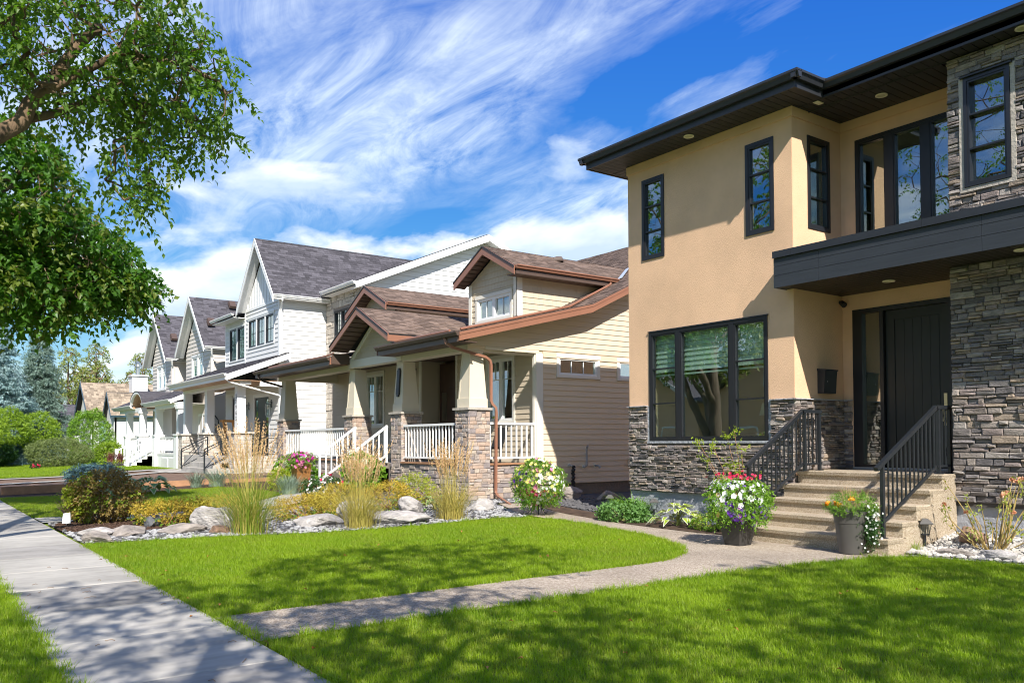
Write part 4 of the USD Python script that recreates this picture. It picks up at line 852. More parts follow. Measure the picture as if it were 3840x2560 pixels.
# ------------------------------------------------------------------ house 2: cream bungalow with stone pillars
rng = np.random.default_rng(22)
C = thing('craftsman_house', 'cream bungalow with brown shingled gables and stone porch pillars', 'house', (11.655, 24.0, 0.15))
ra = lambda x: 4.34 + 0.25*(x-11.21) if x <= 15.5 else 5.41 + 0.474*(x-15.5)
SY, SX = tfY(17.945), tfX(13.97)
HW1 = (14.66, 16.08, 3.44, 3.92); HW2 = (16.92, 18.34, 3.44, 3.92)
trimh = lambda w: sbox(w[0]-0.09, w[2]-0.09, w[1]+0.09, w[3]+0.11)
wallp = Polygon([(11.70, 3.995), (13.97, 3.995), (13.97, 0.44), (24.6, 0.44), (24.6, ra(24.6)-0.16), (15.5, ra(15.5)-0.16), (11.70, ra(11.7)-0.16)])
part(C, 'wall', slab(wallp.difference(unary_union([sbox(w[0], w[2], w[1], w[3]) for w in (HW1, HW2)])), SY, -0.2, -0.013), 'siding_tan')
low = sbox(14.10, 0.458, 20.5, 3.885).difference(trimh(HW1)).difference(trimh(HW2))
siding(C, SY, low, 0.458, 0.1502, 'siding_tan', 60)
upp = Polygon([(11.72, 4.07), (20.5, 4.07), (20.5, ra(20.5)-0.16), (15.5, ra(15.5)-0.16), (11.72, ra(11.72)-0.16)])
siding(C, SY, upp, 4.07, 0.1502, 'siding_cream', 40)
bt = M(); bt.pbox(SY, 14.10, 20.5, 3.89, 4.045, -0.01, 0.035)
for i in range(6): a = math.pi*i/12; 
part(C, 'belly_band', bt, 'siding_cream')
part(C, 'porch_band', M().pbox(SY, 12.22, 13.96, 3.985, 4.062, -0.01, 0.03), 'trim_cream')
part(C, 'corner_post', M().pbox(SY, 13.86, 14.09, 0.90, 3.98, -0.02, 0.035).box(13.84, 13.97, 17.96, 18.06, 1.0, 3.98), 'trim_pale')
part(C, 'foundation', M().box(14.0, 24.5, 17.985, 18.2, -0.2, 0.45), 'foundation_brown')
for w in (HW1, HW2): window(C, SY, *w, 'white_paint', cols=(1,), fw=0.035, bars=(3, 1, 1.0), trim=('trim_pale', 0.085, 0.012), bar_mat='white_paint')
# recessed porch wall with two windows and the door alcove
WA = (19.10, 20.36, 2.19, 3.98); WBn = (26.95, 28.30, 2.20, 4.06)
pw = sbox(17.96, 1.0, 31.2, 4.3).difference(sbox(22.12, 0.9, 24.26, 4.4))
tw = lambda w: sbox(w[0]-0.1, w[2]-0.12, w[1]+0.1, w[3]+0.14)
part(C, 'wall', slab(pw.difference(sbox(*[WA[0], WA[2], WA[1], WA[3]])).difference(sbox(WBn[0], WBn[2], WBn[1], WBn[3])), SX, -0.2, -0.013), 'siding_cream')
siding(C, SX, sbox(18.08, 1.03, 31.2, 4.28).difference(sbox(22.02, 0.9, 24.40, 4.4)).difference(tw(WA)).difference(tw(WBn)), 1.03, 0.1502, 'siding_cream', 50)
part(C, 'corner_board', M().pbox(SX, 22.02, 22.12, 1.0, 4.28, -0.01, 0.03), 'trim_pale'); part(C, 'corner_board', M().pbox(SX, 24.27, 24.39, 1.0, 4.28, -0.01, 0.03), 'trim_pale')
for w in (WA, WBn): window(C, SX, *w, 'white_paint', cols=(1, 1), fw=0.05, bars=(2, 1, 0.32), trim=('trim_pale', 0.09, 0.015), bar_mat='white_paint')
siding(C, tfY(24.26), sbox(13.98, 1.03, 14.60, 4.28), 1.03, 0.1502, 'siding_cream', 25)
part(C, 'alcove_wall', M().box(13.98, 14.9, 24.275, 24.4, 1.0, 4.3).box(13.98, 14.9, 21.98, 22.12, 1.0, 4.3), 'siding_cream')
d2 = part(C, 'door', M().box(14.66, 14.74, 22.13, 24.24, 1.04, 4.2), 'door_brown')
for y0, y1, z0, z1 in ((22.25, 22.9, 1.2, 2.1), (23.0, 23.65, 1.2, 2.1), (22.25, 22.9, 3.4, 4.05), (23.0, 23.65, 3.4, 4.05)): part(d2, 'panel', M().box(14.63, 14.665, y0, y1, z0, z1), 'door_brown')
for y0 in (22.3, 23.78): part(d2, 'light', M().box(14.645, 14.662, y0, y0+0.3, 2.3, 3.25), 'glass')
part(C, 'porch_ceiling', M().box(11.92, 14.7, 17.97, 31.2, 4.282, 4.32), 'soffit_brown')
part(C, 'wall', slab(Polygon([(13.97, -0.1), (24.4, -0.1), (24.4, 9.3), (15.5, 5.2), (13.97, 4.85)]), tfYp(31.2), 0.0, 0.17), 'siding_cream')
inn = M(); inn.box(14.16, 21.0, 18.16, 21.9, 1.0, 1.05); inn.box(14.2, 21.0, 24.5, 31.1, 1.0, 1.05); inn.box(17.0, 17.1, 18.2, 31.1, 1.05, 4.9)
part(C, 'floor', inn, 'room_floor')
cv = M()
for y0, y1 in ((19.16, 19.34), (20.12, 20.30), (27.02, 27.2), (28.05, 28.23)): cv.box(14.12, 14.16, y0, y1, 2.2, 3.95)
part(C, 'curtain', cv, 'curtain')
# porch floor, plinth, ledge, stairs
part(C, 'porch_floor', M().box(11.72, 13.96, 17.97, 31.2, 0.90, 1.0), 'concrete')
pf = tfX(11.70)
it = []
for y0, y1 in ((18.52, 21.44), (24.4, 24.62), (25.26, 30.58)): it += stone_list(pf, y0, y1, 0.0, 0.99, rng, (0.08, 0.16), (0.16, 0.42), (0.02, 0.05), ST2)
it += stone_list(tfY(17.99), 12.30, 13.98, 0.0, 0.99, rng, (0.08, 0.16), (0.16, 0.42), (0.02, 0.05), ST2)
pieces(C, 'stone', it, 110, 'stones')
part(C, 'plinth', M().box(11.71, 11.9, 18.5, 22.28, -0.2, 0.97).box(11.71, 11.9, 24.42, 31.2, -0.2, 0.97).box(12.2, 13.98, 18.0, 18.1, -0.2, 0.97), 'mortar_tan')
part(C, 'ledge', M().box(11.63, 11.85, 18.54, 21.43, 1.0, 1.045), 'ledge_wood'); part(C, 'ledge', M().box(11.63, 11.85, 25.26, 30.58, 1.0, 1.045), 'ledge_wood'); part(C, 'ledge', M().box(12.31, 13.99, 17.91, 18.1, 1.0, 1.045), 'ledge_wood')
for i in range(5): part(C, 'stair_tread', M().box(10.28+i*0.285, 11.72, 22.30, 24.40, 0.0, 0.155+0.17*(i+1)-0.005), 'foundation_brown')
# four pillars
for i, yc in enumerate((18.205, 21.735, 24.94, 30.92)):
    x0, x1, y0, y1 = 11.69, 12.29, yc-0.30, yc+0.30
    pl = part(C, 'pillar', M().box(x0, x1, y0, y1, -0.2, 2.415), 'mortar_tan')
    it = stone_list(tfX(x0), y0-0.035, y1+0.035, 0.0, 2.41, rng, (0.08, 0.15), (0.14, 0.36), (0.02, 0.04), ST2)
    it += stone_list(tfY(y0), x0-0.035, x1+0.035, 0.0, 2.41, rng, (0.08, 0.15), (0.14, 0.40), (0.02, 0.04), ST2)
    pieces(pl, 'stone', it, 200 if i < 2 else 0, 'stones')
    part(pl, 'cap', M().box(x0-0.075, x1+0.075, y0-0.075, y1+0.075, 2.418, 2.478), 'pale_stone_b')
    cx = 11.99
    part(pl, 'column_base', M().box(cx-0.285, cx+0.285, yc-0.285, yc+0.285, 2.48, 2.715), 'trim_cream')
    q = lambda h, z: [(cx-h, yc-h, z), (cx+h, yc-h, z), (cx+h, yc+h, z), (cx-h, yc+h, z)]
    part(pl, 'column', M().hexa(q(0.258, 2.715) + q(0.185, 3.93)), 'trim_cream')
    fr = M()
    for sx, sy in ((-1, -1), (1, -1), (-1, 1)):
        for ax in (0, 1):
            h0, h1, w = 0.266, 0.193, 0.055
            c = lambda h, z, k: (cx+sx*(h-(k if ax == 0 else 0)), yc+sy*(h-(k if ax == 1 else 0)), z)
            c2 = lambda h, z, k: (cx+sx*(h-(k if ax == 0 else 0.03)), yc+sy*(h-(k if ax == 1 else 0.03)), z)
            fr.hexa([c(h0, 2.717, 0), c(h0, 2.717, w), c2(h0, 2.717, w), c2(h0, 2.717, 0.02), c(h1, 3.925, 0), c(h1, 3.925, w), c2(h1, 3.925, w), c2(h1, 3.925, 0.02)])
    part(pl, 'corner_trim', fr, 'trim_cream')
    part(pl, 'capital', M().box(cx-0.20, cx+0.20, yc-0.20, yc+0.20, 3.88, 3.935), 'trim_cream')
part(C, 'plaque', slab(unary_union([sbox(21.655, 2.98, 21.815, 3.70), sbox(21.685, 2.94, 21.785, 3.74), sbox(21.70, 2.92, 21.77, 3.76)]), lambda a, b, d: (11.728+0.06*(b-2.715)-d, a, b), -0.01, 0.05), 'black_trim')
# beams and railings
part(C, 'beam', M().box(11.68, 12.05, 17.96, 21.45, 3.936, 4.17), 'trim_cream'); part(C, 'beam', M().box(11.68, 12.05, 24.85, 31.2, 3.936, 4.10), 'trim_cream'); part(C, 'beam', M().box(11.66, 11.98, 21.455, 24.845, 3.972, 4.215), 'trim_pale'); part(C, 'beam', M().box(12.05, 13.96, 17.99, 18.3, 3.94, 4.28), 'trim_cream'); part(C, 'beam', M().box(12.05, 13.96, 30.8, 31.1, 3.94, 4.28), 'trim_cream')
railing(C, (11.76, 18.55), (11.76, 21.42), (1.17, 2.07), (1.17, 2.07), 'white_paint', 17)
railing(C, (11.76, 25.27), (11.76, 30.58), (1.17, 2.05), (1.17, 2.05), 'white_paint', 32)
railing(C, (12.33, 18.02), (13.86, 18.02), (1.18, 2.08), (1.18, 2.08), 'white_paint', 9, bw=0.036)
for y in (22.24, 24.36):
    r = railing(C, (10.36, y), (11.64, y), (0.40, 1.19), (1.24, 2.08), 'white_paint', 7, 0.036, 0.07, 0.06, name='stair_railing')
    part(r, 'post', M().box(10.40, 10.455, y-0.028, y+0.028, 0.1, 1.2), 'white_paint')
    part(r, 'post', M().box(11.58, 11.64, y-0.03, y+0.03, 1.0, 2.1), 'white_paint')
# main roof
s1, s2 = math.hypot(1, 0.25), math.hypot(1, 0.474)
lowp = sbox(0, 0, 14.45, 4.42*s1).difference(sbox(4.2, -1, 7.65, 0.85*s1))
roof_slope(C, (11.08, 17.46, 4.308), (0, 1, 0), np.array([1, 0, 0.25])/s1, lowp, SH1, rng)
roof_slope(C, (15.5, 17.46, 5.413), (0, 1, 0), np.array([1, 0, 0.474])/s2, sbox(0, 0, 14.45, 9.1*s2), SH1, rng)
part(C, 'rear_roof', M().add([(24.6, 17.46, 9.72), (24.6, 31.9, 9.72), (33.0, 31.9, 5.8), (33.0, 17.46, 5.8)], [(0, 1, 2, 3)]), 'brown_shingle_b')
part(C, 'wall', M().box(24.6, 32.5, 17.96, 18.1, 0, 5.8).box(32.4, 32.5, 18.1, 31.3, 0, 5.8), 'siding_tan')
rk = M()
top = [(11.10, 4.305), (15.5, 5.40), (24.6, 9.715)]
for (xa, za), (xb, zb) in zip(top[:-1], top[1:]):
    rk.prism([(xa, 17.455, za), (xb, 17.455, zb), (xb, 17.455, zb-0.225), (xa, 17.455, za-0.215)], (0, -0.03, 0))
    rk.prism([(xa, 17.424, za), (xb, 17.424, zb), (xb, 17.424, zb-0.07), (xa, 17.424, za-0.07)], (0, -0.012, 0))
part(C, 'rake_board', rk, 'brown_metal')
rs = M()
for (xa, za), (xb, zb) in zip(top[:-1], top[1:]): rs.prism([(xa, 17.456, za-0.2), (xb, 17.456, zb-0.2), (xb, 17.456, zb-0.17), (xa, 17.456, za-0.17)], (0, 0.485, 0))
part(C, 'rake_soffit', rs, 'siding_cream')
it = []
for x in np.arange(11.10, 11.66, 0.094): it.append((M().box(x+0.003, x+0.091, 17.47, 21.72, 4.085, 4.105), 'soffit_brown')); it.append((M().box(x+0.003, x+0.091, 25.03, 31.85, 4.085, 4.105), 'soffit_brown'))
pieces(C, 'soffit_board', it, 40)
for y0, y1 in ((17.36, 21.74), (25.02, 31.98)):
    part(C, 'fascia', M().box(11.06, 11.085, y0+0.08, y1-0.02, 4.07, 4.29), 'brown_dark'); gutter_y(C, 11.058, y0, y1, 4.32, 'brown_dark', 0.11, 0.12)
part(C, 'eave_return', M().box(11.05, 11.66, 25.0, 25.03, 4.08, 4.32), 'brown_metal'); part(C, 'eave_return', M().box(11.02, 12.4, 21.02, 21.05, 4.44, 4.64), 'brown_metal'); part(C, 'eave_return', M().box(11.05, 11.66, 21.74, 21.77, 4.08, 4.32), 'brown_metal'); part(C, 'eave_return', M().box(11.05, 11.66, 24.86, 24.89, 4.09, 4.42), 'brown_dark')
# entrance pediment
gable_roof(C, 11.05, 23.0, 5.64, 2.0, 1.95, 4.655, 12.7, 16.4, SH1, rng, 'brown_metal', 0.20, soffit='soffit_brown', xs=11.64)
ped = Polygon([(21.42, 4.22), (24.6, 4.22), (23.0, 5.36)])
part(C, 'pediment_wall', slab(Polygon([(20.9, 4.22), (25.0, 4.22), (23.0, 5.5)]), tfX(11.70), -0.05, 0.0), 'shake_cream')
siding(C, tfX(11.695), ped, 4.22, 0.19, 'shake_cream', 60, 0.016, 'shake', seg=0.17)
part(C, 'pediment_trim', M().prism([(11.655, 24.62, 4.22), (11.655, 24.80, 4.22), (11.655, 23.03, 5.40), (11.655, 22.94, 5.33)], (0.03, 0, 0)), 'trim_pale')
# middle gable
gable_roof(C, 13.135, 26.736, 7.07, 1.60, 1.57, 6.285, 17.5, 19.2, SH1, rng, 'brown_metal', 0.22, soffit='soffit_brown', xs=13.55)
part(C, 'gable_wall', slab(Polygon([(25.35, 4.6), (28.1, 4.6), (28.1, 6.3), (26.736, 6.95), (25.35, 6.3)]), tfX(13.56), -0.1, 0.0), 'shake_cream')
part(C, 'gable_wall', M().box(13.57, 17.8, 25.35, 25.45, 4.8, 6.3).box(13.57, 17.8, 28.0, 28.1, 4.8, 6.3), 'siding_cream')
siding(C, tfX(13.555), Polygon([(25.4, 5.0), (28.08, 5.0), (28.08, 6.2), (26.736, 6.85), (25.4, 6.2)]), 5.0, 0.19, 'shake_cream', 40, 0.016, 'shake', seg=0.2)
part(C, 'fascia', M().box(13.15, 17.4, 25.145, 25.165, 6.07, 6.27), 'brown_dark'); gutter_x(C, 25.14, 13.13, 17.4, 6.30, 'brown_metal', 0.10, 0.11)
# dormer
gable_roof(C, 13.875, 20.45, 7.36, 1.58, 1.60, 6.535, 18.0, 19.9, SH1, rng, 'brown_metal', 0.22, soffit='soffit_brown', xs=14.24)
WD = (19.60, 21.32, 5.26, 5.92)
dp = Polygon([(19.30, 5.0), (21.75, 5.0), (21.75, 6.42), (20.45, 7.10), (19.30, 6.46)])
part(C, 'dormer_wall', slab(dp.difference(sbox(WD[0], WD[2], WD[1], WD[3])), tfX(14.26), -0.1, 0.0), 'shake_cream')
siding(C, tfX(14.255), dp.difference(sbox(WD[0]-0.11, 5.0, WD[1]+0.11, WD[3]+0.14)), 5.07, 0.175, 'shake_cream', 90, 0.018, 'shake', seg=0.165)
part(C, 'dormer_wall', M().box(14.27, 18.5, 19.31, 19.4, 4.9, 6.40).box(14.27, 18.5, 21.65, 21.74, 4.9, 6.40), 'shake_cream')
siding(C, tfY(19.30), sbox(14.42, 5.0, 18.0, 6.38), 5.07, 0.175, 'shake_cream', 120, 0.018, 'shake', seg=0.165)
part(C, 'corner_post', M().box(14.22, 14.26, 19.27, 19.43, 5.2, 6.42).box(14.22, 14.42, 19.265, 19.30, 5.2, 6.42), 'trim_pale'); part(C, 'corner_post', M().box(14.22, 14.26, 21.62, 21.78, 5.2, 6.42), 'trim_pale')
wd = window(C, tfX(14.255), *WD, 'white_paint', cols=(1, 1), fw=0.05, mull=0.10, bars=(2, 1, 1.0), trim=('trim_pale', 0.09, 0.0), bar_mat='white_paint')
part(C, 'dormer_room', M().box(16.0, 16.1, 19.4, 21.6, 5.0, 6.4).box(14.38, 16.0, 19.4, 21.65, 6.3, 6.32), 'room_dark')
part(C, 'fascia', M().box(13.9, 17.75, 18.865, 18.885, 6.31, 6.52), 'brown_dark'); part(C, 'fascia', M().box(13.9, 17.6, 18.88, 19.29, 6.31, 6.33), 'soffit_brown'); gutter_x(C, 18.86, 13.87, 17.75, 6.555, 'brown_metal', 0.10, 0.11)
part(C, 'downspout', M().tube([(17.45, 18.82, 6.42), (17.42, 18.82, 6.36), (17.2, 18.70, 6.27), (15.5, 18.45, 5.47), (14.2, 18.30, 5.14), (11.5, 18.0, 4.47)], 0.035, 6), 'brown_metal')
part(C, 'downspout', M().tube([(11.30, 21.35, 4.46), (11.24, 20.9, 4.42), (11.24, 18.1, 4.42)], 0.035, 6), 'brown_metal'); part(C, 'downspout', M().tube([(11.30, 25.3, 4.46), (11.24, 25.8, 4.42), (11.24, 31.0, 4.42)], 0.035, 6), 'brown_metal')
part(C, 'roof_vent', M().lathe([(0.20, 0), (0.21, 0.05), (0.17, 0.13), (0.08, 0.16), (0.001, 0.165)], (16.45, 20.1, 7.16), 4), 'brown_dark', 40)
part(C, 'valley_flashing', M().prism([(17.85, 18.95, 6.58), (18.05, 18.95, 6.66), (19.4, 20.0, 7.32), (19.2, 20.0, 7.22)], (0, 0.0, 0.02)), 'metal_flash')
part(C, 'downspout', M().tube([(11.04, 18.02, 4.22), (11.06, 17.98, 4.08), (11.2, 17.93, 3.98), (12.18, 17.86, 3.78), (12.30, 17.85, 3.70), (12.335, 17.85, 3.58), (12.335, 17.85, 2.66), (12.37, 17.84, 2.58), (12.45, 17.80, 2.48), (12.46, 17.80, 2.36), (12.46, 17.84, 0.36), (12.44, 17.80, 0.28), (12.3, 17.5, 0.20), (12.02, 16.6, 0.07)], 0.045, 4), 'brown_metal', 50)
part(C, 'downspout', M().tube([(11.02, 31.6, 4.22), (11.06, 31.55, 4.05), (11.2, 31.5, 3.95), (11.9, 31.0, 3.70)], 0.04, 6), 'brown_dark')
# service pipes on the side wall
def pipe(pts, r=0.03, mt='pvc_grey', name='vent_pipe'): part(C, name, M().tube(pts, r, 10), mt, 50)
pipe([(15.52, 17.93, 0.90), (15.52, 17.84, 0.90), (15.55, 17.82, 0.93), (15.56, 17.82, 1.0), (15.56, 17.82, 1.40), (15.56, 17.80, 1.46), (15.56, 17.75, 1.47)])
pipe([(15.96, 17.93, 0.92), (15.96, 17.82, 0.92), (15.98, 17.76, 0.90), (15.99, 17.75, 0.85)])
pipe([(15.0, 17.93, 0.95), (15.0, 17.85, 0.95), (15.02, 17.80, 0.92)])
for x, z in ((15.52, 0.90), (15.96, 0.92), (15.0, 0.95)): part(C, 'pipe_flange', M().tube([(x, 17.93, z), (x, 17.915, z)], 0.06, 12), 'lamp_cream')
part(C, 'vent_hood', M().box(17.25, 17.45, 17.88, 17.93, 0.88, 1.10).tube([(17.35, 17.88, 0.97), (17.35, 17.80, 0.95)], 0.06, 10), 'siding_tan')
hz_ = [(15.03+0.02*math.sin(i), 17.78, 0.92-0.035*i) for i in range(20)] + [(15.0, 17.7, 0.2), (14.9, 17.5, 0.12), (14.7, 17.3, 0.10)]
part(C, 'drain_hose', M().tube(hz_, [0.05+0.008*(i % 2) for i in range(20)] + [0.04, 0.04, 0.04], 8), 'rubber')
part(C, 'porch_light', M().lathe([(0.01, 0.25), (0.09, 0.20), (0.07, 0.0), (0.02, -0.06), (0.001, -0.07)], (13.83, 24.62, 3.85), 10).box(13.85, 13.95, 24.58, 24.66, 4.0, 4.06), 'rubber')
cb = thing('porch_chair', 'dark chair on the cream porch behind the white side railing', 'chair', (13.0, 19.0, 1.0))
part(cb, 'seat', M().box(12.75, 13.3, 18.7, 19.25, 1.40, 1.46), 'rubber'); part(cb, 'backrest', M().bar((13.3, 18.98, 1.45), (13.5, 18.98, 2.0), 0.5, 0.04), 'rubber')
for x in (12.8, 13.25):
    for y in (18.75, 19.2): part(cb, 'leg', M().box(x-0.02, x+0.02, y-0.02, y+0.02, 1.0, 1.4), 'rubber')

# ------------------------------------------------------------------ house 3: white house with black windows
rng = np.random.default_rng(33)
W = thing('white_house', 'white two storey house with steep grey gable and black framed windows', 'house', (15.0, 43.0, 0.2))
WX, WY = tfX(15.0), tfY(39.9)
TRI = [(40.66, 41.78, 6.62, 8.06), (41.94, 43.06, 6.62, 8.06), (43.22, 44.36, 6.62, 8.06)]; PAIR = [(45.05, 46.18, 6.15, 7.92), (46.36, 47.52, 6.15, 7.92)]
DW = (44.85, 46.95, 0.97, 4.10)
up3 = Polygon([(39.9, 0.9), (48.3, 0.9), (48.3, 8.32), (44.95, 8.32), (44.9, 8.62), (42.05, 11.5), (39.9, 8.9)])
ho = unary_union([sbox(a, c, b, d) for a, b, c, d in TRI + PAIR + [DW, (41.3, 43.42, 0.9, 3.93)]])
part(W, 'wall', slab(up3.difference(ho), WX, -0.2, -0.013), 'grey_siding')
tr = unary_union([sbox(40.5, 6.5, 44.52, 8.2), sbox(44.95, 6.0, 47.65, 8.05), sbox(44.75, 0.9, 47.05, 4.2), sbox(41.2, 0.9, 43.52, 4.05)])
siding(W, WX, sbox(40.05, 5.0, 44.8, 8.55).union(sbox(44.96, 5.0, 48.2, 8.3)).difference(tr), 5.0, 0.225, 'grey_siding', 60, 0.028)
siding(W, WX, sbox(40.05, 0.95, 48.2, 4.6).difference(tr), 0.95, 0.225, 'grey_siding', 40, 0.028)
gp = Polygon([(39.9, 8.68), (44.9, 8.68), (42.05, 11.4)])
part(W, 'gable_panel', slab(gp, WX, -0.01, 0.012), 'white_paint')
for k in range(12):
    y = 40.1 + k*0.4; zt = 8.68 + (11.4-8.68)*(1-abs(y-42.05)/(2.85 if y > 42.05 else 2.15)) - 0.1
    if zt > 8.85: part(W, 'batten', M().pbox(WX, y-0.03, y+0.03, 8.70, zt, 0.010, 0.04), 'white_paint')
part(W, 'band', M().pbox(WX, 39.88, 44.95, 8.56, 8.68, -0.01, 0.045), 'white_paint')
part(W, 'corner_board', M().pbox(WX, 44.80, 44.95, 5.0, 8.56, -0.01, 0.04), 'white_paint'); part(W, 'corner_board', M().pbox(WX, 39.88, 40.04, 0.9, 8.56, -0.01, 0.035).pbox(WY, 14.97, 15.14, 0.9, 8.56, -0.01, 0.03), 'white_paint'); part(W, 'corner_board', M().pbox(WX, 48.2, 48.3, 5.0, 8.3, -0.01, 0.03), 'white_paint')
for w in TRI + PAIR: window(W, WX, *w, 'black_frame', fw=0.055, bars=(2, 2, 1.0), trim=('white_paint', 0.075, 0.0), bar_mat='black_frame')
part(W, 'head_trim', M().pbox(WX, 40.5, 44.52, 8.14, 8.24, -0.01, 0.06), 'white_paint')
window(W, WX, *DW, 'black_frame', cols=(1, 1), fw=0.06)
d3 = part(W, 'door', slab(sbox(41.3, 0.95, 43.42, 3.93), WX, -0.12, -0.03), 'door_black'); part(d3, 'side_light', M().pbox(WX, 43.0, 43.3, 1.1, 3.8, -0.03, -0.024), 'glass'); part(d3, 'side_light', M().pbox(WX, 41.4, 41.75, 1.1, 3.8, -0.03, -0.024), 'glass')
part(W, 'door_casing', M().pbox(WX, 41.2, 41.3, 0.95, 3.95, -0.02, 0.03).pbox(WX, 43.42, 43.52, 0.95, 3.95, -0.02, 0.03).pbox(WX, 41.15, 43.57, 3.95, 4.12, -0.02, 0.04), 'white_paint')
siding(W, WY, sbox(15.14, 0.4, 17.44, 8.66), 0.4, 0.225, 'white_siding', 40, 0.03)
part(W, 'wall', M().box(15.02, 17.6, 39.915, 40.1, 0.1, 8.7), 'white_siding')
iw = M(); iw.box(17.9, 18.0, 40.1, 48.2, 0.9, 8.3); iw.box(15.2, 17.9, 40.1, 48.2, 4.6, 4.8); iw.box(15.2, 17.9, 40.1, 48.2, 8.3, 8.32); iw.box(15.0, 24, 48.2, 48.3, 0.1, 8.3); part(W, 'partition', iw, 'room_wall')
cv = M()
for a, b, c, d in TRI + PAIR: cv.box(15.14, 15.17, b-0.38, b-0.05, c, d)
part(W, 'curtain', cv, 'curtain')
# stone part, side gable
SXX = tfX(17.45); WS3 = (37.18, 38.86, 6.80, 8.10)
part(W, 'wall', slab(sbox(36.0, 0.1, 39.9, 9.0).difference(sbox(WS3[0], WS3[2], WS3[1], WS3[3])), SXX, -0.25, 0.0), 'mortar_tan')
pieces(W, 'stone', stone_list(SXX, 36.0, 39.88, 3.2, 8.9, rng, (0.20, 0.34), (0.30, 0.75), (0.02, 0.06), ST3, holes=[(WS3[0]-0.05, WS3[1]+0.05, WS3[2]-0.05, WS3[3]+0.05)], gap=0.02), 120, 'stones')
pieces(W, 'stone', stone_list(SXX, 38.0, 39.88, 0.3, 3.2, rng, (0.20, 0.34), (0.30, 0.75), (0.02, 0.06), ST3, gap=0.02), 20, 'stones')
window(W, SXX, *WS3, 'black_frame', cols=(1, 1), fw=0.07, proud=0.05, bars=(2, 1, 1.0))
SG = tfY(36.0)
zg = lambda x: 9.05 + 0.432*(x-17.0) if x < 24.4 else 12.25 - 0.432*(x-24.4)
sgp = Polygon([(17.47, 0.2), (31.3, 0.2), (31.3, zg(31.3)-0.15), (24.4, 12.1), (17.47, zg(17.47)-0.15)])
part(W, 'wall', slab(sgp, SG, -0.25, -0.013), 'white_siding')
siding(W, SG, Polygon([(17.7, 6.2), (28.5, 6.2), (28.5, zg(28.5)-0.2), (24.4, 12.05), (17.7, zg(17.7)-0.2)]), 6.2, 0.25, 'white_siding', 60, 0.03)
part(W, 'corner_board', M().pbox(SG, 17.44, 17.7, 5.5, 9.0, -0.01, 0.03), 'white_paint')
s3 = math.hypot(1, 0.432)
roof_slope(W, (16.95, 35.5, 9.06), (0, 1, 0), np.array([1, 0, 0.432])/s3, sbox(0, 0, 14.0, 7.45*s3), SH2, rng, w=0.36, h=0.17)
part(W, 'rear_roof', M().add([(24.4, 35.5, 12.27), (24.4, 49.5, 12.27), (31.8, 49.5, 9.0), (31.8, 35.5, 9.0)], [(0, 1, 2, 3)]), 'grey_shingle_b')
rk = M()
for (xa, xb) in ((16.95, 24.4), (24.4, 31.8)):
    za, zb = zg(xa)+0.0, zg(xb)+0.0
    rk.prism([(xa, 35.49, za), (xb, 35.49, zb), (xb, 35.49, zb-0.36), (xa, 35.49, za-0.30)], (0, -0.04, 0)); rk.prism([(xa, 35.50, za-0.30), (xb, 35.50, zb-0.36), (xb, 35.50, zb-0.33), (xa, 35.50, za-0.27)], (0, 0.5, 0))
part(W, 'rake_board', rk, 'white_paint')
gutter_y(W, 16.93, 35.5, 39.35, 9.08, 'white_paint', 0.13, 0.13); part(W, 'soffit', M().box(16.93, 17.45, 35.5, 39.5, 8.86, 8.9).box(16.93, 16.95, 35.5, 39.4, 8.86, 9.05), 'white_paint')
gable_roof(W, 14.52, 42.08, 11.98, 2.66, 2.75, 8.74, 18.2, 23.8, SH2, rng, 'white_paint', 0.22, h=0.17, w=0.36, soffit='white_paint', xs=14.98)
part(W, 'eave_tail', M().prism([(14.47, 44.83, 8.74), (14.47, 45.05, 8.38), (14.47, 44.9, 8.38), (14.47, 44.6, 8.74)], (0.05, 0, 0)), 'white_paint')
gutter_x(W, 39.42, 14.50, 17.42, 8.78, 'white_paint', 0.12, 0.12); part(W, 'soffit', M().box(14.55, 17.4, 39.42, 39.9, 8.60, 8.63).box(14.53, 17.42, 39.40, 39.425, 8.6, 8.76), 'white_paint')
part(W, 'downspout', M().tube([(14.95, 39.36, 8.64), (14.95, 39.4, 8.5), (15.02, 39.76, 8.2), (15.06, 39.82, 8.05), (15.06, 39.82, 6.0), (15.02, 39.75, 5.92)], 0.045, 6), 'white_paint')
part(W, 'roof', M().hexa([(14.35, 44.95, 8.42), (16.5, 44.95, 8.9), (16.5, 48.75, 8.9), (14.35, 48.75, 8.42), (14.35, 44.95, 8.5), (16.5, 44.95, 8.98), (16.5, 48.75, 8.98), (14.35, 48.75, 8.5)]), 'grey_shingle_b')
gutter_y(W, 14.36, 44.95, 48.85, 8.53, 'white_paint', 0.13, 0.13); part(W, 'soffit', M().box(14.37, 15.0, 44.96, 48.75, 8.30, 8.33), 'white_paint')
part(W, 'wing_roof', M().hexa([(16.5, 44.95, 8.9), (24, 44.95, 11), (24, 48.75, 11), (16.5, 48.75, 8.9), (16.5, 44.95, 8.98), (24, 44.95, 11.08), (24, 48.75, 11.08), (16.5, 48.75, 8.98)]), 'grey_shingle_b')
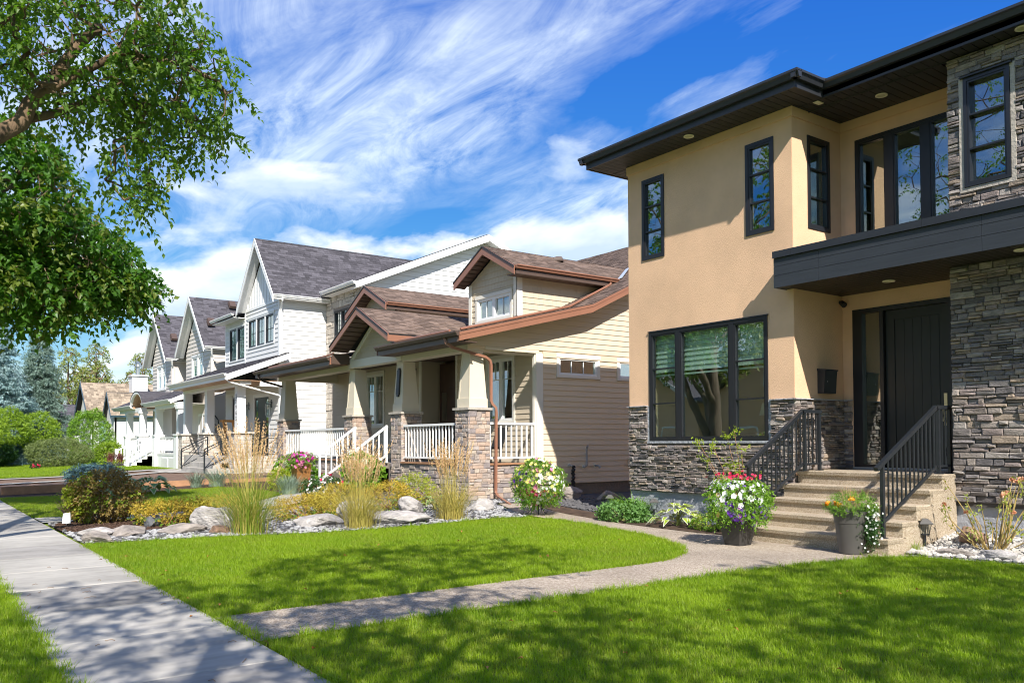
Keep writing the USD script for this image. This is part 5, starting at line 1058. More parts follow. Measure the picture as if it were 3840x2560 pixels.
# porch
part(W, 'porch_floor', M().box(12.9, 15.0, 39.95, 49.6, 0.2, 0.95), 'concrete')
pieces(W, 'stone', stone_list(tfY(39.95), 12.85, 15.0, 0.1, 0.95, rng, (0.16, 0.28), (0.3, 0.7), (0.01, 0.03), ST3, gap=0.01), 20, 'stones')
s4 = math.hypot(2.75, 1.05)
roof_slope(W, (12.27, 39.40, 4.84), (0, 1, 0), np.array([2.75, 0, 1.05])/s4, sbox(0, 0, 10.2, s4+0.3), SH2, rng, h=0.17, w=0.36)
part(W, 'rake_board', M().prism([(12.27, 39.395, 4.80), (15.36, 39.395, 5.97), (15.36, 39.395, 5.70), (12.27, 39.395, 4.52)], (0, -0.04, 0)), 'white_paint')
gutter_y(W, 12.26, 39.4, 49.65, 4.86, 'grey_siding', 0.14, 0.14); part(W, 'fascia', M().box(12.26, 12.29, 39.42, 49.6, 4.55, 4.82), 'white_paint')
it = []
for x in np.arange(12.3, 14.95, 0.14): it.append((M().box(x+0.004, x+0.136, 39.44, 49.6, 4.545, 4.565), 'cedar'))
pieces(W, 'ceiling_board', it, 30)
part(W, 'beam', M().box(13.9, 15.0, 39.45, 39.6, 4.30, 4.54), 'white_paint')
for i, yc in enumerate((40.36, 45.28, 49.42)):
    p = part(W, 'pillar', M().box(12.84, 13.66, yc-0.42, yc+0.42, 0.0, 2.05), 'mortar_tan')
    pieces(p, 'stone', stone_list(tfX(12.84), yc-0.44, yc+0.44, 0.0, 2.04, rng, (0.14, 0.24), (0.2, 0.5), (0.015, 0.04), ST3, gap=0.012) + stone_list(tfY(yc-0.42), 12.8, 13.66, 0.0, 2.04, rng, (0.14, 0.24), (0.2, 0.5), (0.015, 0.04), ST3, gap=0.012), 60, 'stones')
    part(p, 'cap', M().box(12.74, 13.76, yc-0.52, yc+0.52, 2.05, 2.13), 'pale_stone_c')
    part(p, 'column', M().box(13.03, 13.43, yc-0.20, yc+0.20, 2.13, 4.55), 'white_paint')
    if i == 0:
        for k, ch in enumerate('12943'):
            t = usdkit.meshkit.text_mesh(ch, 0.20, 0.012); v = np.array(t.vertices)
            part(p, 'numeral', (np.stack([13.028-v[:, 2], yc+0.06-v[:, 0], 3.75-k*0.27+v[:, 1]], 1), t.faces), 'black_trim')
part(W, 'beam', M().box(13.0, 13.5, 39.6, 49.6, 4.38, 4.545), 'white_paint')
for i in range(3): part(W, 'step', M().box(11.75+0.36*i, 12.95, 40.9 if i else 40.5, 44.8+0.1*(2-i), 0.0, 0.20+0.25*(i+1)-0.06), 'concrete')
def metal_rail(x0, x1, y, zb0, zb1, zt0, zt1):
    r = part(W, 'metal_railing', M().bar((x0, y, zt0), (x1, y, zt1), 0.05, 0.05), 'rail_black')
    part(r, 'bottom_rail', M().bar((x0, y, zb0), (x1, y, zb1), 0.04, 0.04), 'rail_black'); part(r, 'mid_rail', M().bar((x0, y, zt0-0.13), (x1, y, zt1-0.13), 0.03, 0.03), 'rail_black')
    for x, a, b in ((x0, zb0-0.12, zt0), (x1, zb1-0.12, zt1)): part(r, 'post', M().box(x-0.03, x+0.03, y-0.03, y+0.03, a, b), 'rail_black')
    part(r, 'brace', M().bar((x0, y, zb0), (x1, y, zt1-0.13), 0.03, 0.03), 'rail_black'); part(r, 'brace', M().bar((x0, y, zt0-0.13), (x1, y, zb1), 0.03, 0.03), 'rail_black')
metal_rail(11.7, 13.0, 40.85, 0.40, 1.08, 1.30, 1.95); metal_rail(11.7, 13.0, 44.85, 0.40, 1.08, 1.30, 1.95)
metal_rail(13.7, 14.95, 40.0, 1.05, 1.05, 1.95, 1.95)
def metal_rail_y(y0, y1, x):
    r = part(W, 'metal_railing', M().bar((x, y0, 1.95), (x, y1, 1.95), 0.05, 0.05), 'rail_black'); part(r, 'bottom_rail', M().bar((x, y0, 1.05), (x, y1, 1.05), 0.04, 0.04), 'rail_black')
    part(r, 'brace', M().bar((x, y0, 1.05), (x, y1, 1.9), 0.03, 0.03), 'rail_black'); part(r, 'brace', M().bar((x, y0, 1.9), (x, y1, 1.05), 0.03, 0.03), 'rail_black')
metal_rail_y(45.75, 48.95, 13.2)
part(W, 'downspout', M().tube([(12.24, 39.50, 4.74), (12.27, 39.50, 4.58), (12.42, 39.54, 4.46), (14.9, 39.80, 3.92), (15.02, 39.80, 3.85), (15.02, 39.80, 1.0)], 0.045, 6), 'white_paint')
for y in (44.30, 40.92):
    l = part(W, 'wall_lantern', M().box(14.98, 14.82, y-0.02, y+0.02, 3.60, 3.63).box(14.96, 14.99, y-0.07, y+0.07, 3.35, 3.75).box(14.66, 14.90, y-0.13, y+0.13, 3.52, 3.55).box(14.66, 14.90, y-0.13, y+0.13, 2.93, 2.96), 'rail_black')
    for sx in (14.67, 14.885):
        for sy in (-0.12, 0.12): part(l, 'bar', M().box(sx-0.008, sx+0.008, y+sy-0.008, y+sy+0.008, 2.95, 3.53), 'rail_black')
    part(l, 'lamp_glass', slab(ring(y-0.118, y+0.118, 14.672, 14.884, 0.004), lambda a, b, d: (b, a, 2.96+d), 0.0, 0.56), 'clear_glass')
    part(l, 'bulb', M().lathe([(0.025, 0.16), (0.03, 0.10), (0.045, 0.0), (0.03, -0.06), (0.001, -0.07)], (14.78, y, 3.33), 10), 'lamp_cream')
g = thing('hanging_chair', 'grey wicker egg chair hanging from a curved stand on the white porch', 'chair', (14.1, 47.7, 0.95))
part(g, 'stand', M().tube([(14.5, 47.9, 0.98), (14.55, 47.9, 2.2), (14.45, 47.85, 2.9), (14.25, 47.75, 3.12), (14.05, 47.65, 3.15)], 0.035, 8).lathe([(0.45, 0), (0.45, 0.03), (0.001, 0.04)], (14.3, 47.8, 0.955), 18), 'rail_black')
eg = M()
for k in range(16):
    a = 2*math.pi*k/16
    eg.tube([(14.05+0.42*math.sin(t)*math.cos(a+t), 47.65+0.42*math.sin(t)*math.sin(a+t), 2.15+0.55*math.cos(t)) for t in np.linspace(0.15, 2.9, 10)], 0.014, 4)
for z in np.linspace(-0.45, 0.35, 6): r_ = 0.42*math.sqrt(max(0, 1-(z/0.56)**2)); eg.tube([(14.05+r_*math.cos(t), 47.65+r_*math.sin(t), 2.15+z) for t in np.linspace(0.4, 5.2, 14)], 0.014, 4)
part(g, 'basket', eg, 'wicker'); part(g, 'cushion', M().mesh(trimesh.creation.icosphere(2, 0.3).apply_transform(np.diag([1, 1, 0.5, 1])).apply_translation((14.08, 47.68, 1.82))), 'curtain', True); part(g, 'chain', M().tube([(14.05, 47.65, 3.12), (14.05, 47.65, 2.68)], 0.012, 5), 'steel')
g = thing('wooden_rack', 'orange wooden rack standing on the white porch beside the wall', 'rack', (14.2, 45.0, 0.95))
for x in (13.95, 14.45):
    part(g, 'upright', M().bar((x, 44.9, 0.95), (x, 44.9, 2.6), 0.12, 0.1, (1, 0, 0)), 'timber_orange'); part(g, 'brace', M().bar((x, 44.9, 2.1), (x-0.2, 44.7, 2.75), 0.08, 0.08), 'timber_orange')
part(g, 'shelf', M().box(13.7, 14.6, 44.6, 45.1, 2.7, 2.82), 'timber_orange'); part(g, 'shelf', M().box(13.9, 14.5, 44.8, 45.0, 1.4, 1.48), 'timber_orange')
for x, z in ((17.5, 11.0),): pass

# ------------------------------------------------------------------ house 4: pinkish house with two steep gables and an arched porch
rng = np.random.default_rng(44)
D = thing('twin_gable_house', 'pale pinkish house with two steep grey gables and a white arched porch', 'house', (15.0, 58.0, 0.05))
DX = tfX(15.0)
for yc, y0, y1, zr, wn, wp, ze in ((53.95, 51.0, 56.46, 10.68, 3.25, 3.1, 7.30), (62.95, 60.0, 65.33, 10.72, 3.3, 3.1, 7.32)):
    w1, w2 = ((52.70, 53.78, 5.69, 7.0), (53.92, 55.02, 5.69, 7.0)) if yc < 58 else ((61.62, 62.7, 5.41, 7.0), (62.85, 63.9, 5.41, 7.0))
    pg = Polygon([(y0, 0.5), (y1, 0.5), (y1, 7.3), (yc, 10.4), (y0, 7.3)])
    part(D, 'wall', slab(pg.difference(sbox(w1[0], w1[2], w1[1], w1[3])).difference(sbox(w2[0], w2[2], w2[1], w2[3])), DX, -0.2, -0.013), 'pink_siding')
    siding(D, DX, Polygon([(y0+0.05, 4.6), (y1-0.05, 4.6), (y1-0.05, 7.3), (yc+1.45, 8.62), (yc-1.45, 8.62), (y0+0.05, 7.3)]).difference(sbox(w1[0]-0.15, 5.2, w2[1]+0.15, 7.2)), 4.6, 0.255, 'pink_siding', 30, 0.03)
    part(D, 'gable_panel', slab(Polygon([(yc-1.4, 8.66), (yc+1.4, 8.66), (yc, 10.3)]), DX, -0.01, 0.02), 'grey_siding')
    part(D, 'corner_board', M().pbox(DX, y0, y0+0.15, 4.6, 7.3, -0.01, 0.03).box(14.975, 15.15, y0-0.03, y0-0.001, 4.0, 7.3), 'pink_siding')
    for w in (w1, w2):
        ww = window(D, DX, *w, 'white_paint', fw=0.09, bars=(2, 3, 0.4), trim=('white_paint', 0.10, 0.02), bar_mat='white_paint')
        part(ww, 'blind', M().box(15.11, 15.13, w[0]+0.09, w[1]-0.09, w[2], w[2]+0.8), 'blind_teal')
    gable_roof(D, 14.47, yc, zr, wn, wp, ze, 22, 26, SH2, rng, 'white_paint', 0.2, h=0.19, w=0.42, soffit='white_paint', xs=14.98)
    gutter_x(D, yc-wn, 14.5, 17.5, ze+0.03, 'white_paint', 0.13, 0.13)
    part(D, 'soffit', M().box(14.5, 17.5, yc-wn, y0, ze-0.16, ze-0.13), 'white_paint')
    part(D, 'downspout', M().tube([(14.9, yc-wn-0.05, ze-0.1), (14.95, yc-wn+0.1, ze-0.4), (15.06, y0-0.07, ze-0.6), (15.06, y0-0.07, 4.6)], 0.05, 6), 'white_paint')
part(D, 'wall', M().box(15.9, 16.1, 56.4, 60.05, 0.5, 7.5).box(15.01, 22, 51.01, 51.2, 0.5, 7.3).box(15.01, 22, 56.3, 56.45, 0.5, 7.3).box(15.01, 22, 60.01, 60.2, 0.5, 7.3).box(15.01, 22, 65.2, 65.32, 0.5, 7.3).box(22, 22.2, 51.1, 65.3, 0.3, 10), 'pink_siding')
siding(D, tfY(51.0), sbox(15.16, 4.4, 18.5, 7.2), 4.4, 0.255, 'pink_siding', 14, 0.03)
window(D, tfX(15.89), 57.0, 58.2, 5.2, 6.9, 'white_paint', fw=0.12, bars=(2, 3, 0.5), trim=('white_paint', 0.1, 0.02), bar_mat='white_paint')
part(D, 'ceiling', M().box(15.2, 22, 51.2, 65.2, 7.28, 7.3).box(15.2, 22, 51.2, 65.2, 4.4, 4.5).box(17.5, 17.6, 51.2, 65.2, 0.9, 7.3), 'room_dark')
for x, y, z, sy in ((15.25, 52.13, 8.82, 0), (16.95, 53.45, 10.2, 0), (15.35, 61.08, 8.82, 0)):
    part(D, 'roof_vent', M().hexa([(x-0.22, y-0.28, z-0.12), (x+0.22, y-0.28, z-0.12), (x+0.22, y+0.1, z+0.28), (x-0.22, y+0.1, z+0.28), (x-0.18, y-0.38, z+0.02), (x+0.18, y-0.38, z+0.02), (x+0.18, y-0.05, z+0.40), (x-0.18, y-0.05, z+0.40)]), 'brown_dark')
# porch
px0 = 13.2
part(D, 'porch_floor', M().box(px0, 15.9, 50.9, 68.0, 0.85, 1.0), 'grey_siding')
part(D, 'skirt', M().box(px0+0.02, px0+0.1, 51.3, 56.6, 0.0, 0.85), 'white_paint'); part(D, 'skirt', M().box(px0+0.02, px0+0.1, 60.6, 68.0, 0.0, 0.85), 'white_paint')
for y in (52.9, 54.6): part(D, 'skirt_panel', M().box(px0-0.02, px0+0.03, y-0.9, y+0.55, 0.1, 0.70), 'grey_siding')
for yc in (51.55, 56.75, 61.1, 65.2):
    c = part(D, 'column', M().box(px0, px0+0.42, yc-0.21, yc+0.21, 1.0, 3.75), 'white_paint')
    part(c, 'capital', M().box(px0-0.06, px0+0.48, yc-0.27, yc+0.27, 3.62, 3.78), 'white_paint'); part(c, 'pedestal', M().box(px0-0.12, px0+0.54, yc-0.33, yc+0.33, 0.0, 2.05), 'white_paint'); part(c, 'cap', M().box(px0-0.17, px0+0.59, yc-0.38, yc+0.38, 2.05, 2.14), 'white_paint')
part(D, 'beam', M().box(px0, px0+0.4, 51.3, 56.9, 3.76, 4.02), 'white_paint'); part(D, 'beam', M().box(px0, px0+0.4, 60.9, 67.5, 3.76, 4.02), 'white_paint')
for a, b, n in ((51.95, 56.4, 14), (61.5, 64.8, 10)): railing(D, (px0+0.2, a), (px0+0.2, b), (1.15, 1.95), (1.15, 1.95), 'white_paint', n, 0.05)
s5 = math.hypot(2.1, 0.95)
for y0, y1 in ((52.15, 59.1), (62.4, 68.6)):
    roof_slope(D, (12.93, y0, 4.20), (0, 1, 0), np.array([2.1, 0, 0.95])/s5, sbox(0, 0, y1-y0, s5), SH2, rng, h=0.19, w=0.42)
    gutter_y(D, 12.93, y0, y1, 4.22, 'grey_siding', 0.14, 0.14); part(D, 'fascia', M().box(12.94, 12.97, y0+0.02, y1-0.02, 4.0, 4.2), 'white_paint'); part(D, 'porch_ceiling', M().box(12.98, 15.0, y0, y1, 3.98, 4.0), 'trim_pale')
part(D, 'rake_board', M().prism([(12.93, 52.14, 4.20), (15.05, 52.14, 5.16), (15.05, 52.14, 4.90), (12.93, 52.14, 3.95)], (0, -0.04, 0)), 'white_paint')
yc, hw, hh, zb = 60.75, 1.70, 0.92, 4.02
arc = [(yc+hw*math.cos(t), zb+hh*math.sin(t)) for t in np.linspace(0, math.pi, 15)]; arco = [(yc+(hw+0.13)*math.cos(t), zb+(hh+0.13)*math.sin(t)) for t in np.linspace(0, math.pi, 15)]
ap = Polygon(arco + arc[::-1])
part(D, 'arch_trim', slab(ap, tfX(12.9), -0.12, 0.04), 'white_paint')
part(D, 'arch_ceiling', slab(Polygon(arc + [(a, b-0.03) for a, b in arc[::-1]]), tfX(12.9), -2.2, -0.12), 'cedar')
part(D, 'arch_roof', slab(Polygon([(a, b+0.06) for a, b in arco] + [(a, b+0.005) for a, b in arco[::-1]]), tfX(12.86), -2.4, 0.02), 'grey_shingle_b', 40)
for i in range(5): part(D, 'stair_tread', M().box(11.6+i*0.31, px0, 57.3, 60.4, 0.0, 0.2*(i+1)), 'white_paint')
for y in (57.2, 60.5):
    r = railing(D, (11.65, y), (13.1, y), (0.35, 1.10), (1.15, 1.95), 'white_paint', 8, 0.05, 0.09, 0.07, name='stair_railing'); part(r, 'newel', M().box(11.55, 11.73, y-0.09, y+0.09, 0.0, 1.25), 'white_paint')
w4 = window(D, DX, 52.0, 53.6, 1.9, 3.4, 'white_paint', cols=(1, 1), fw=0.1, bars=(2, 4, 1.0)); window(D, DX, 63.0, 64.6, 1.9, 3.4, 'white_paint', cols=(1, 1), fw=0.1, bars=(2, 4, 1.0))

# ------------------------------------------------------------------ house 5: low house with a wood shake roof
rng = np.random.default_rng(55)
E5 = thing('shake_roof_house', 'low white house with a tan wood shake roof and white chimney', 'house', (13.3, 78.0, 0))
part(E5, 'wall', slab(Polygon([(79.6, 0), (85.2, 0), (85.2, 4.5), (82.5, 6.7), (79.6, 4.4)]), tfX(13.3), -0.2, 0), 'white_siding')
part(E5, 'wall', M().box(13.35, 26, 79.6, 79.8, 0, 4.4).box(13.35, 26, 85.0, 85.2, 0, 4.4).box(25.8, 26, 79.8, 85.0, 0, 4.4), 'white_siding')
gable_roof(E5, 12.9, 82.5, 7.02, 3.3, 3.0, 4.15, 26, 26, SH4, rng, 'slate_blue', 0.2, h=0.28, w=0.30)
part(E5, 'wall', slab(Polygon([(75.9, 0), (78.9, 0), (78.9, 4.1), (77.45, 5.5), (75.9, 4.1)]), tfX(14.4), -0.2, 0), 'white_siding')
part(E5, 'wall', M().box(14.45, 25, 75.9, 76.1, 0, 4.1).box(14.45, 25, 78.9, 79.6, 0, 4.1), 'white_siding')
gable_roof(E5, 14.1, 77.4, 5.95, 1.8, 1.7, 3.9, 24, 24, SH4, rng, 'slate_blue', 0.18, h=0.28, w=0.30)
w5 = window(E5, tfY(79.59), 13.9, 15.1, 1.75, 3.55, 'white_paint', fw=0.06); part(w5, 'curtain', M().box(13.92, 15.08, 79.56, 79.575, 1.8, 3.5), 'blind_teal')
window(E5, tfX(14.39), 76.6, 78.2, 1.7, 3.3, 'white_paint', cols=(1, 1), fw=0.08, bars=(2, 3, 1.0))
gutter_x(E5, 79.2, 12.95, 25, 4.17, 'slate_blue', 0.15, 0.15); gutter_x(E5, 75.6, 14.1, 24, 3.92, 'slate_blue', 0.15, 0.15)
ch = part(E5, 'chimney', M().box(16.6, 17.9, 79.9, 81.1, 5.0, 7.55).box(16.5, 18.0, 79.8, 81.2, 7.55, 7.68), 'white_siding')
part(ch, 'flue', M().lathe([(0.16, 0), (0.16, 0.75), (0.3, 0.75), (0.3, 0.85), (0.18, 0.9), (0.18, 1.1), (0.28, 1.1), (0.001, 1.25)], (17.2, 80.5, 7.68), 12), 'steel')
for i in range(3): part(E5, 'step', M().box(12.2+i*0.3, 13.3, 80.2, 81.6, 0.0, 0.18*(i+1)), 'timber')
part(E5, 'hand_rail', M().tube([(12.25, 80.2, 0.0), (12.25, 80.2, 1.1), (12.35, 80.2, 1.2), (13.2, 80.2, 1.5)], 0.03, 6), 'white_paint')
# far neighbour with a low grey roof
F6 = thing('far_house', 'far grey roofed bungalow between the hedge and the cedar', 'house', (14, 96, 0))
part(F6, 'wall', M().box(12.0, 24, 92, 100, 0, 3.1), 'white_siding')
gable_roof(F6, 11.4, 96, 5.6, 4.6, 4.6, 3.0, 25, 25, SH2, rng, 'white_paint', 0.25, h=0.3, w=0.6)
# ------------------------------------------------------------------ lawns: tufts of blades
from shapely.prepared import prep
import shapely
def inside(poly, p): return shapely.contains_xy(poly, p[:, 0], p[:, 1])
FOVL, FOVR = yaw-math.atan(1920/3155.0)-0.06, yaw+math.atan(1920/3155.0)+0.06
def in_view(p, rmin=0.0):
    a = np.arctan2(p[:, 0], p[:, 1]); return (a > FOVL) & (a < FOVR)
def tufts(name, mt, n, r, h, w, rng, cnt=4, bend=(0.15, 0.8)):
    out = []
    holder = '/World/Looks/'
    for k in range(cnt):
        b = np.c_[rng.normal(0, r*0.6, (n, 2)), np.zeros(n)-0.01]
        out.append(blades(b, circdir(rng, n), h*rng.uniform(0.6, 1.25, n), w*rng.uniform(0.7, 1.2, n), rng, rng.uniform(bend[0], bend[1], n), 2))
    return out
def scatter(name, protos, mats, pts, rng, smin=0.75, smax=1.25, which=None):
    path = '/World/' + numbered('/World', name)
    pi = UsdGeom.PointInstancer.Define(stage, path); BASE[path] = np.zeros(3)
    tg = []
    for k, (v, f) in enumerate(protos): tg.append(part(path, 'tuft', (v, f), mats[k % len(mats)]))
    pi.CreatePrototypesRel().SetTargets([Sdf.Path(t) for t in tg])
    n = len(pts); idx = rng.integers(0, len(protos), n) if which is None else which
    pi.CreateProtoIndicesAttr(Vt.IntArray.FromNumpy(idx.astype(np.int32)))
    pi.CreatePositionsAttr(Vt.Vec3fArray.FromNumpy(pts.astype(np.float32)))
    a = rng.uniform(0, 2*np.pi, n)
    pi.CreateOrientationsAttr(Vt.QuathArray([Gf.Quath(float(math.cos(t/2)), 0, 0, float(math.sin(t/2))) for t in a]))
    s = rng.uniform(smin, smax, n); pi.CreateScalesAttr(Vt.Vec3fArray.FromNumpy(np.stack([s, s, s*rng.uniform(0.8, 1.2, n)], 1).astype(np.float32)))
    tag(pi.GetPrim(), kind='stuff')
    return path
def grid(poly, step, rng):
    b = poly.bounds
    x, y = np.meshgrid(np.arange(b[0], b[2], step), np.arange(b[1], b[3], step)); p = np.c_[x.ravel(), y.ravel()] + rng.uniform(-0.5, 0.5, (x.size, 2))*step
    return p[inside(poly, p)]
rng = np.random.default_rng(101)
g_near = tufts('g', 'lawn_blade', 26, 0.060, 0.062, 0.0055, rng, 5)
g_edge = tufts('g', 'lawn_blade', 16, 0.045, 0.085, 0.006, rng, 3, (0.5, 1.0))
def lawn(name, poly, step, protos, mats, rng, smin=0.75, smax=1.2, far=99):
    p = grid(poly, step, rng); p = p[in_view(p) & (p[:, 1] < far)]
    z = gz(p[:, 0], p[:, 1])-0.012
    nz = usdkit.meshkit.noise(np.c_[p*1.1, np.zeros(len(p))], 5)
    which = np.where(rng.random(len(p)) < 0.12+0.25*(nz > 0.62), len(protos)-1, rng.integers(0, max(1, len(protos)-1), len(p)))
    return scatter(name, protos, mats, np.c_[p, z], rng, smin, smax, which)
mats = ['lawn_blade']*4 + ['lawn_dry']
lawn('lawn_grass', LAWN2.buffer(0.015), 0.062, g_near, mats, rng); lawn('lawn_grass', LAWN1.buffer(0.02), 0.068, g_near, mats, rng)
bl = Polygon([(0.2, 4.0), (0.93, 4.0), (0.93, 4.75), (0.2, 4.75)]).union(Polygon([(0.0, 5.95), (0.94, 5.95), (0.98, 16), (0.93, 30), (0.0, 30)]))
lawn('boulevard_grass', bl, 0.065, g_near, mats, rng, 0.8, 1.4)
g_far = tufts('g', 'lawn_blade', 22, 0.11, 0.055, 0.010, rng, 4)
lawn('side_lawn_grass', LAWN3, 0.13, g_far, ['lawn_dry', 'lawn_blade', 'lawn_dry', 'lawn_dry'], rng, 0.7, 1.1)
lawn('far_lawn_grass', LAWN4, 0.28, g_far, ['lawn_blade']*3 + ['lawn_dry'], rng, 1.2, 1.9)
# ragged fringe along the walks
def along(pts, step, rng, jit=0.03):
    out = []
    for a, b in zip(pts[:-1], pts[1:]):
        a, b = np.array(a, float), np.array(b, float); n = max(1, int(np.linalg.norm(b-a)/step))
        out.append(a + (b-a)*rng.random((n, 1)) + rng.normal(0, jit, (n, 2)))
    return np.vstack(out)
fr = np.vstack([along([(2.39, 7.98), (2.39, 14.8)], 0.035, rng, 0.025), along([(2.39, 3.5), (2.39, 6.7)], 0.035, rng, 0.025), along([(0.93, 4.0), (0.93, 4.75)], 0.04, rng), along([(0.92, 5.95), (0.92, 16)], 0.04, rng), along(list(LAWN1.exterior.coords)[0:9], 0.04, rng, 0.02), along([(11.3, 6.0), (10.9, 6.38), (9.5, 6.62), (8.0, 6.74), (2.40, 6.74)], 0.04, rng, 0.02), along(list(LAWN1.exterior.coords)[8:17], 0.05, rng, 0.03),
                along([(2.38, 6.72), (2.38, 8.0)], 0.03, rng, 0.015), along([(0.92, 4.7), (0.92, 6.0)], 0.03, rng, 0.015)])
scatter('edge_grass', g_edge, ['lawn_blade', 'lawn_blade', 'lawn_dry'], np.c_[fr, gz(fr[:, 0], fr[:, 1])-0.012], rng, 0.7, 1.4)

# ------------------------------------------------------------------ loose stones
def chips(p, size, rng, flat=0.55):
    n = len(p); u = np.array([(1, 0, 0), (-1, 0, 0), (0, 1, 0), (0, -1, 0), (0, 0, 1), (0, 0, -1), (.6, .6, .5), (-.6, .55, .55), (.55, -.6, .5), (-.6, -.55, .5)], float)
    sc = size*rng.uniform(0.5, 1.5, (n, 1, 1))*rng.uniform(0.6, 1.3, (n, 1, 3)); sc[:, :, 2] *= flat
    v = u[None]*(1+0.25*rng.uniform(-1, 1, (n, len(u), 3)))*sc
    a = rng.uniform(0, 2*np.pi, n); c, s = np.cos(a)[:, None], np.sin(a)[:, None]
    v = np.stack([v[..., 0]*c - v[..., 1]*s, v[..., 0]*s + v[..., 1]*c, v[..., 2]], -1) + p[:, None]
    hull = trimesh.convex.convex_hull(u); idx = {tuple(np.round(x, 4)): i for i, x in enumerate(u)}
    f = np.array([[idx[tuple(np.round(hull.vertices[k], 4))] for k in t] for t in hull.faces])
    return v.reshape(-1, 3), (f[None] + len(u)*np.arange(n)[:, None, None]).reshape(-1, 3)
rng = np.random.default_rng(202)
p = grid(BED2.difference(MULCH).difference(sbox(9.5, 17.4, 15, 23)), 0.075, rng); p = p[(p[:, 1] < 19.2)]
pz = lambda q, d: np.c_[q, gz(q[:, 0], q[:, 1])+d]
k = rng.random(len(p)) < 0.68
solo('bed_gravel', chips(pz(p[k], 0.008), 0.045, rng), 'gravel_pale', kind='stuff'); solo('bed_gravel', chips(pz(p[~k], 0.008), 0.05, rng), 'gravel_dark', kind='stuff')
p = grid(Polygon([(11.42, 6.05), (11.57, 5.42), (11.82, 4.3), (11.9, 3.4), (13.05, 3.4), (13.05, 6.38), (11.5, 6.38)]), 0.055, rng)
solo('river_stones', chips(np.c_[p, 0.02+0.16*sstep(11.8, 13.0, p[:, 0])], 0.042, rng, 0.7), 'river_white', kind='stuff')
p = grid(Polygon([(12.66, 13.2), (14.4, 13.2), (14.9, 17.8), (13.2, 17.6)]), 0.11, rng); solo('drain_gravel', chips(pz(p, 0.01), 0.07, rng), 'gravel_dark', kind='stuff')
p = grid(MULCH, 0.06, rng); solo('bark_chips', chips(pz(p, 0.02), 0.03, rng, 0.4), 'mulch', kind='stuff')
def boulder(name, label, c, r, mt, seed, flat=0.0, rz=0.0):
    m = trimesh.creation.icosphere(4); v = m.vertices.copy(); rg = np.random.default_rng(seed)
    for _ in range(11):                                           # broken planes
        n = unit(rg.normal(size=3)*[1, 1, 0.8]); d = rg.uniform(0.52, 0.85); t = v@n; v = v - np.maximum(0, t-d)[:, None]*n*0.92
    v *= (1 + 0.30*(usdkit.meshkit.fbm(v*2.6+seed, 4)-0.5))[:, None]
    v *= np.array(r); a = rz; v = np.stack([v[:, 0]*math.cos(a)-v[:, 1]*math.sin(a), v[:, 0]*math.sin(a)+v[:, 1]*math.cos(a), v[:, 2]], 1)
    c = np.array([c[0], c[1], float(gz(c[0], c[1]))+c[2]])
    return solo(name, (v+c, m.faces), mt, label, 'rock', smooth=28)
boulder('boulder', 'tall pale grey boulder left of the tallest reed clump', (4.75, 16.05, 0.13), (0.42, 0.35, 0.36), 'rock_b', 1)
boulder('boulder', 'small dark slate boulder in front of the left orange shrub', (3.95, 17.1, 0.08), (0.17, 0.22, 0.20), 'rock_dark', 2)
boulder('boulder', 'pale angular boulder in front of the hosta by the middle reed clump', (9.05, 16.2, 0.16), (0.30, 0.36, 0.26), 'rock_b', 3)
boulder('boulder', 'long flat boulder between the two left reed clumps', (6.5, 15.35, 0.06), (0.62, 0.42, 0.20), 'rock_b', 4, rz=-0.5)
boulder('boulder', 'rounded boulder right behind the middle reed clump', (7.45, 15.9, 0.12), (0.34, 0.3, 0.27), 'rock_b', 5)
boulder('boulder', 'low brownish slab of rock at the left end of the gravel bed', (3.25, 15.85, 0.05), (0.42, 0.34, 0.16), 'rock_a', 6, rz=0.3)
boulder('boulder', 'flat brown rock in the middle of the left gravel bed', (4.05, 15.6, 0.04), (0.5, 0.30, 0.14), 'rock_a', 7, rz=0.2)
boulder('boulder', 'low pale slab between the middle and right reed clumps', (7.95, 14.8, 0.06), (0.70, 0.42, 0.19), 'rock_b', 8, rz=-0.4)
boulder('boulder', 'dark edging rock where the gravel bed meets the public walk', (2.62, 15.05, 0.04), (0.16, 0.40, 0.15), 'rock_a', 9, rz=0.5)
boulder('boulder', 'pale rock close behind the dark edging rock by the walk', (2.75, 15.9, 0.04), (0.3, 0.3, 0.14), 'rock_b', 10)
boulder('boulder', 'split grey rock against the right stone pillar', (10.7, 15.9, 0.10), (0.36, 0.32, 0.22), 'rock_b', 11)
boulder('boulder', 'dark blocky rock against the foundation between the houses', (14.2, 16.9, 0.08), (0.45, 0.35, 0.25), 'rock_a', 12)
boulder('boulder', 'second dark rock in the gap between the houses', (14.9, 16.2, 0.06), (0.4, 0.3, 0.22), 'rock_a', 13)
boulder('boulder', 'brown boulder half buried in white river stones', (12.55, 5.95, 0.20), (0.28, 0.20, 0.17), 'rock_brown', 14, rz=0.2)
boulder('boulder', 'grey edging stone beside the path lantern', (11.83, 6.46, 0.04), (0.14, 0.12, 0.08), 'rock_a', 15)
boulder('boulder', 'flat grey edging slab left of the rose bush', (11.72, 5.85, 0.05), (0.16, 0.34, 0.08), 'rock_a', 16)
boulder('boulder', 'flat grey edging slab below the rose bush', (11.80, 5.22, 0.05), (0.17, 0.32, 0.09), 'rock_b', 17)
boulder('boulder', 'flat grey edging slab at the right end of the river stones', (11.95, 4.55, 0.05), (0.17, 0.30, 0.08), 'rock_a', 18)
boulder('boulder', 'small orange brown rock in front of the dark slate boulder', (4.6, 15.2, 0.03), (0.22, 0.18, 0.12), 'rock_brown', 19)

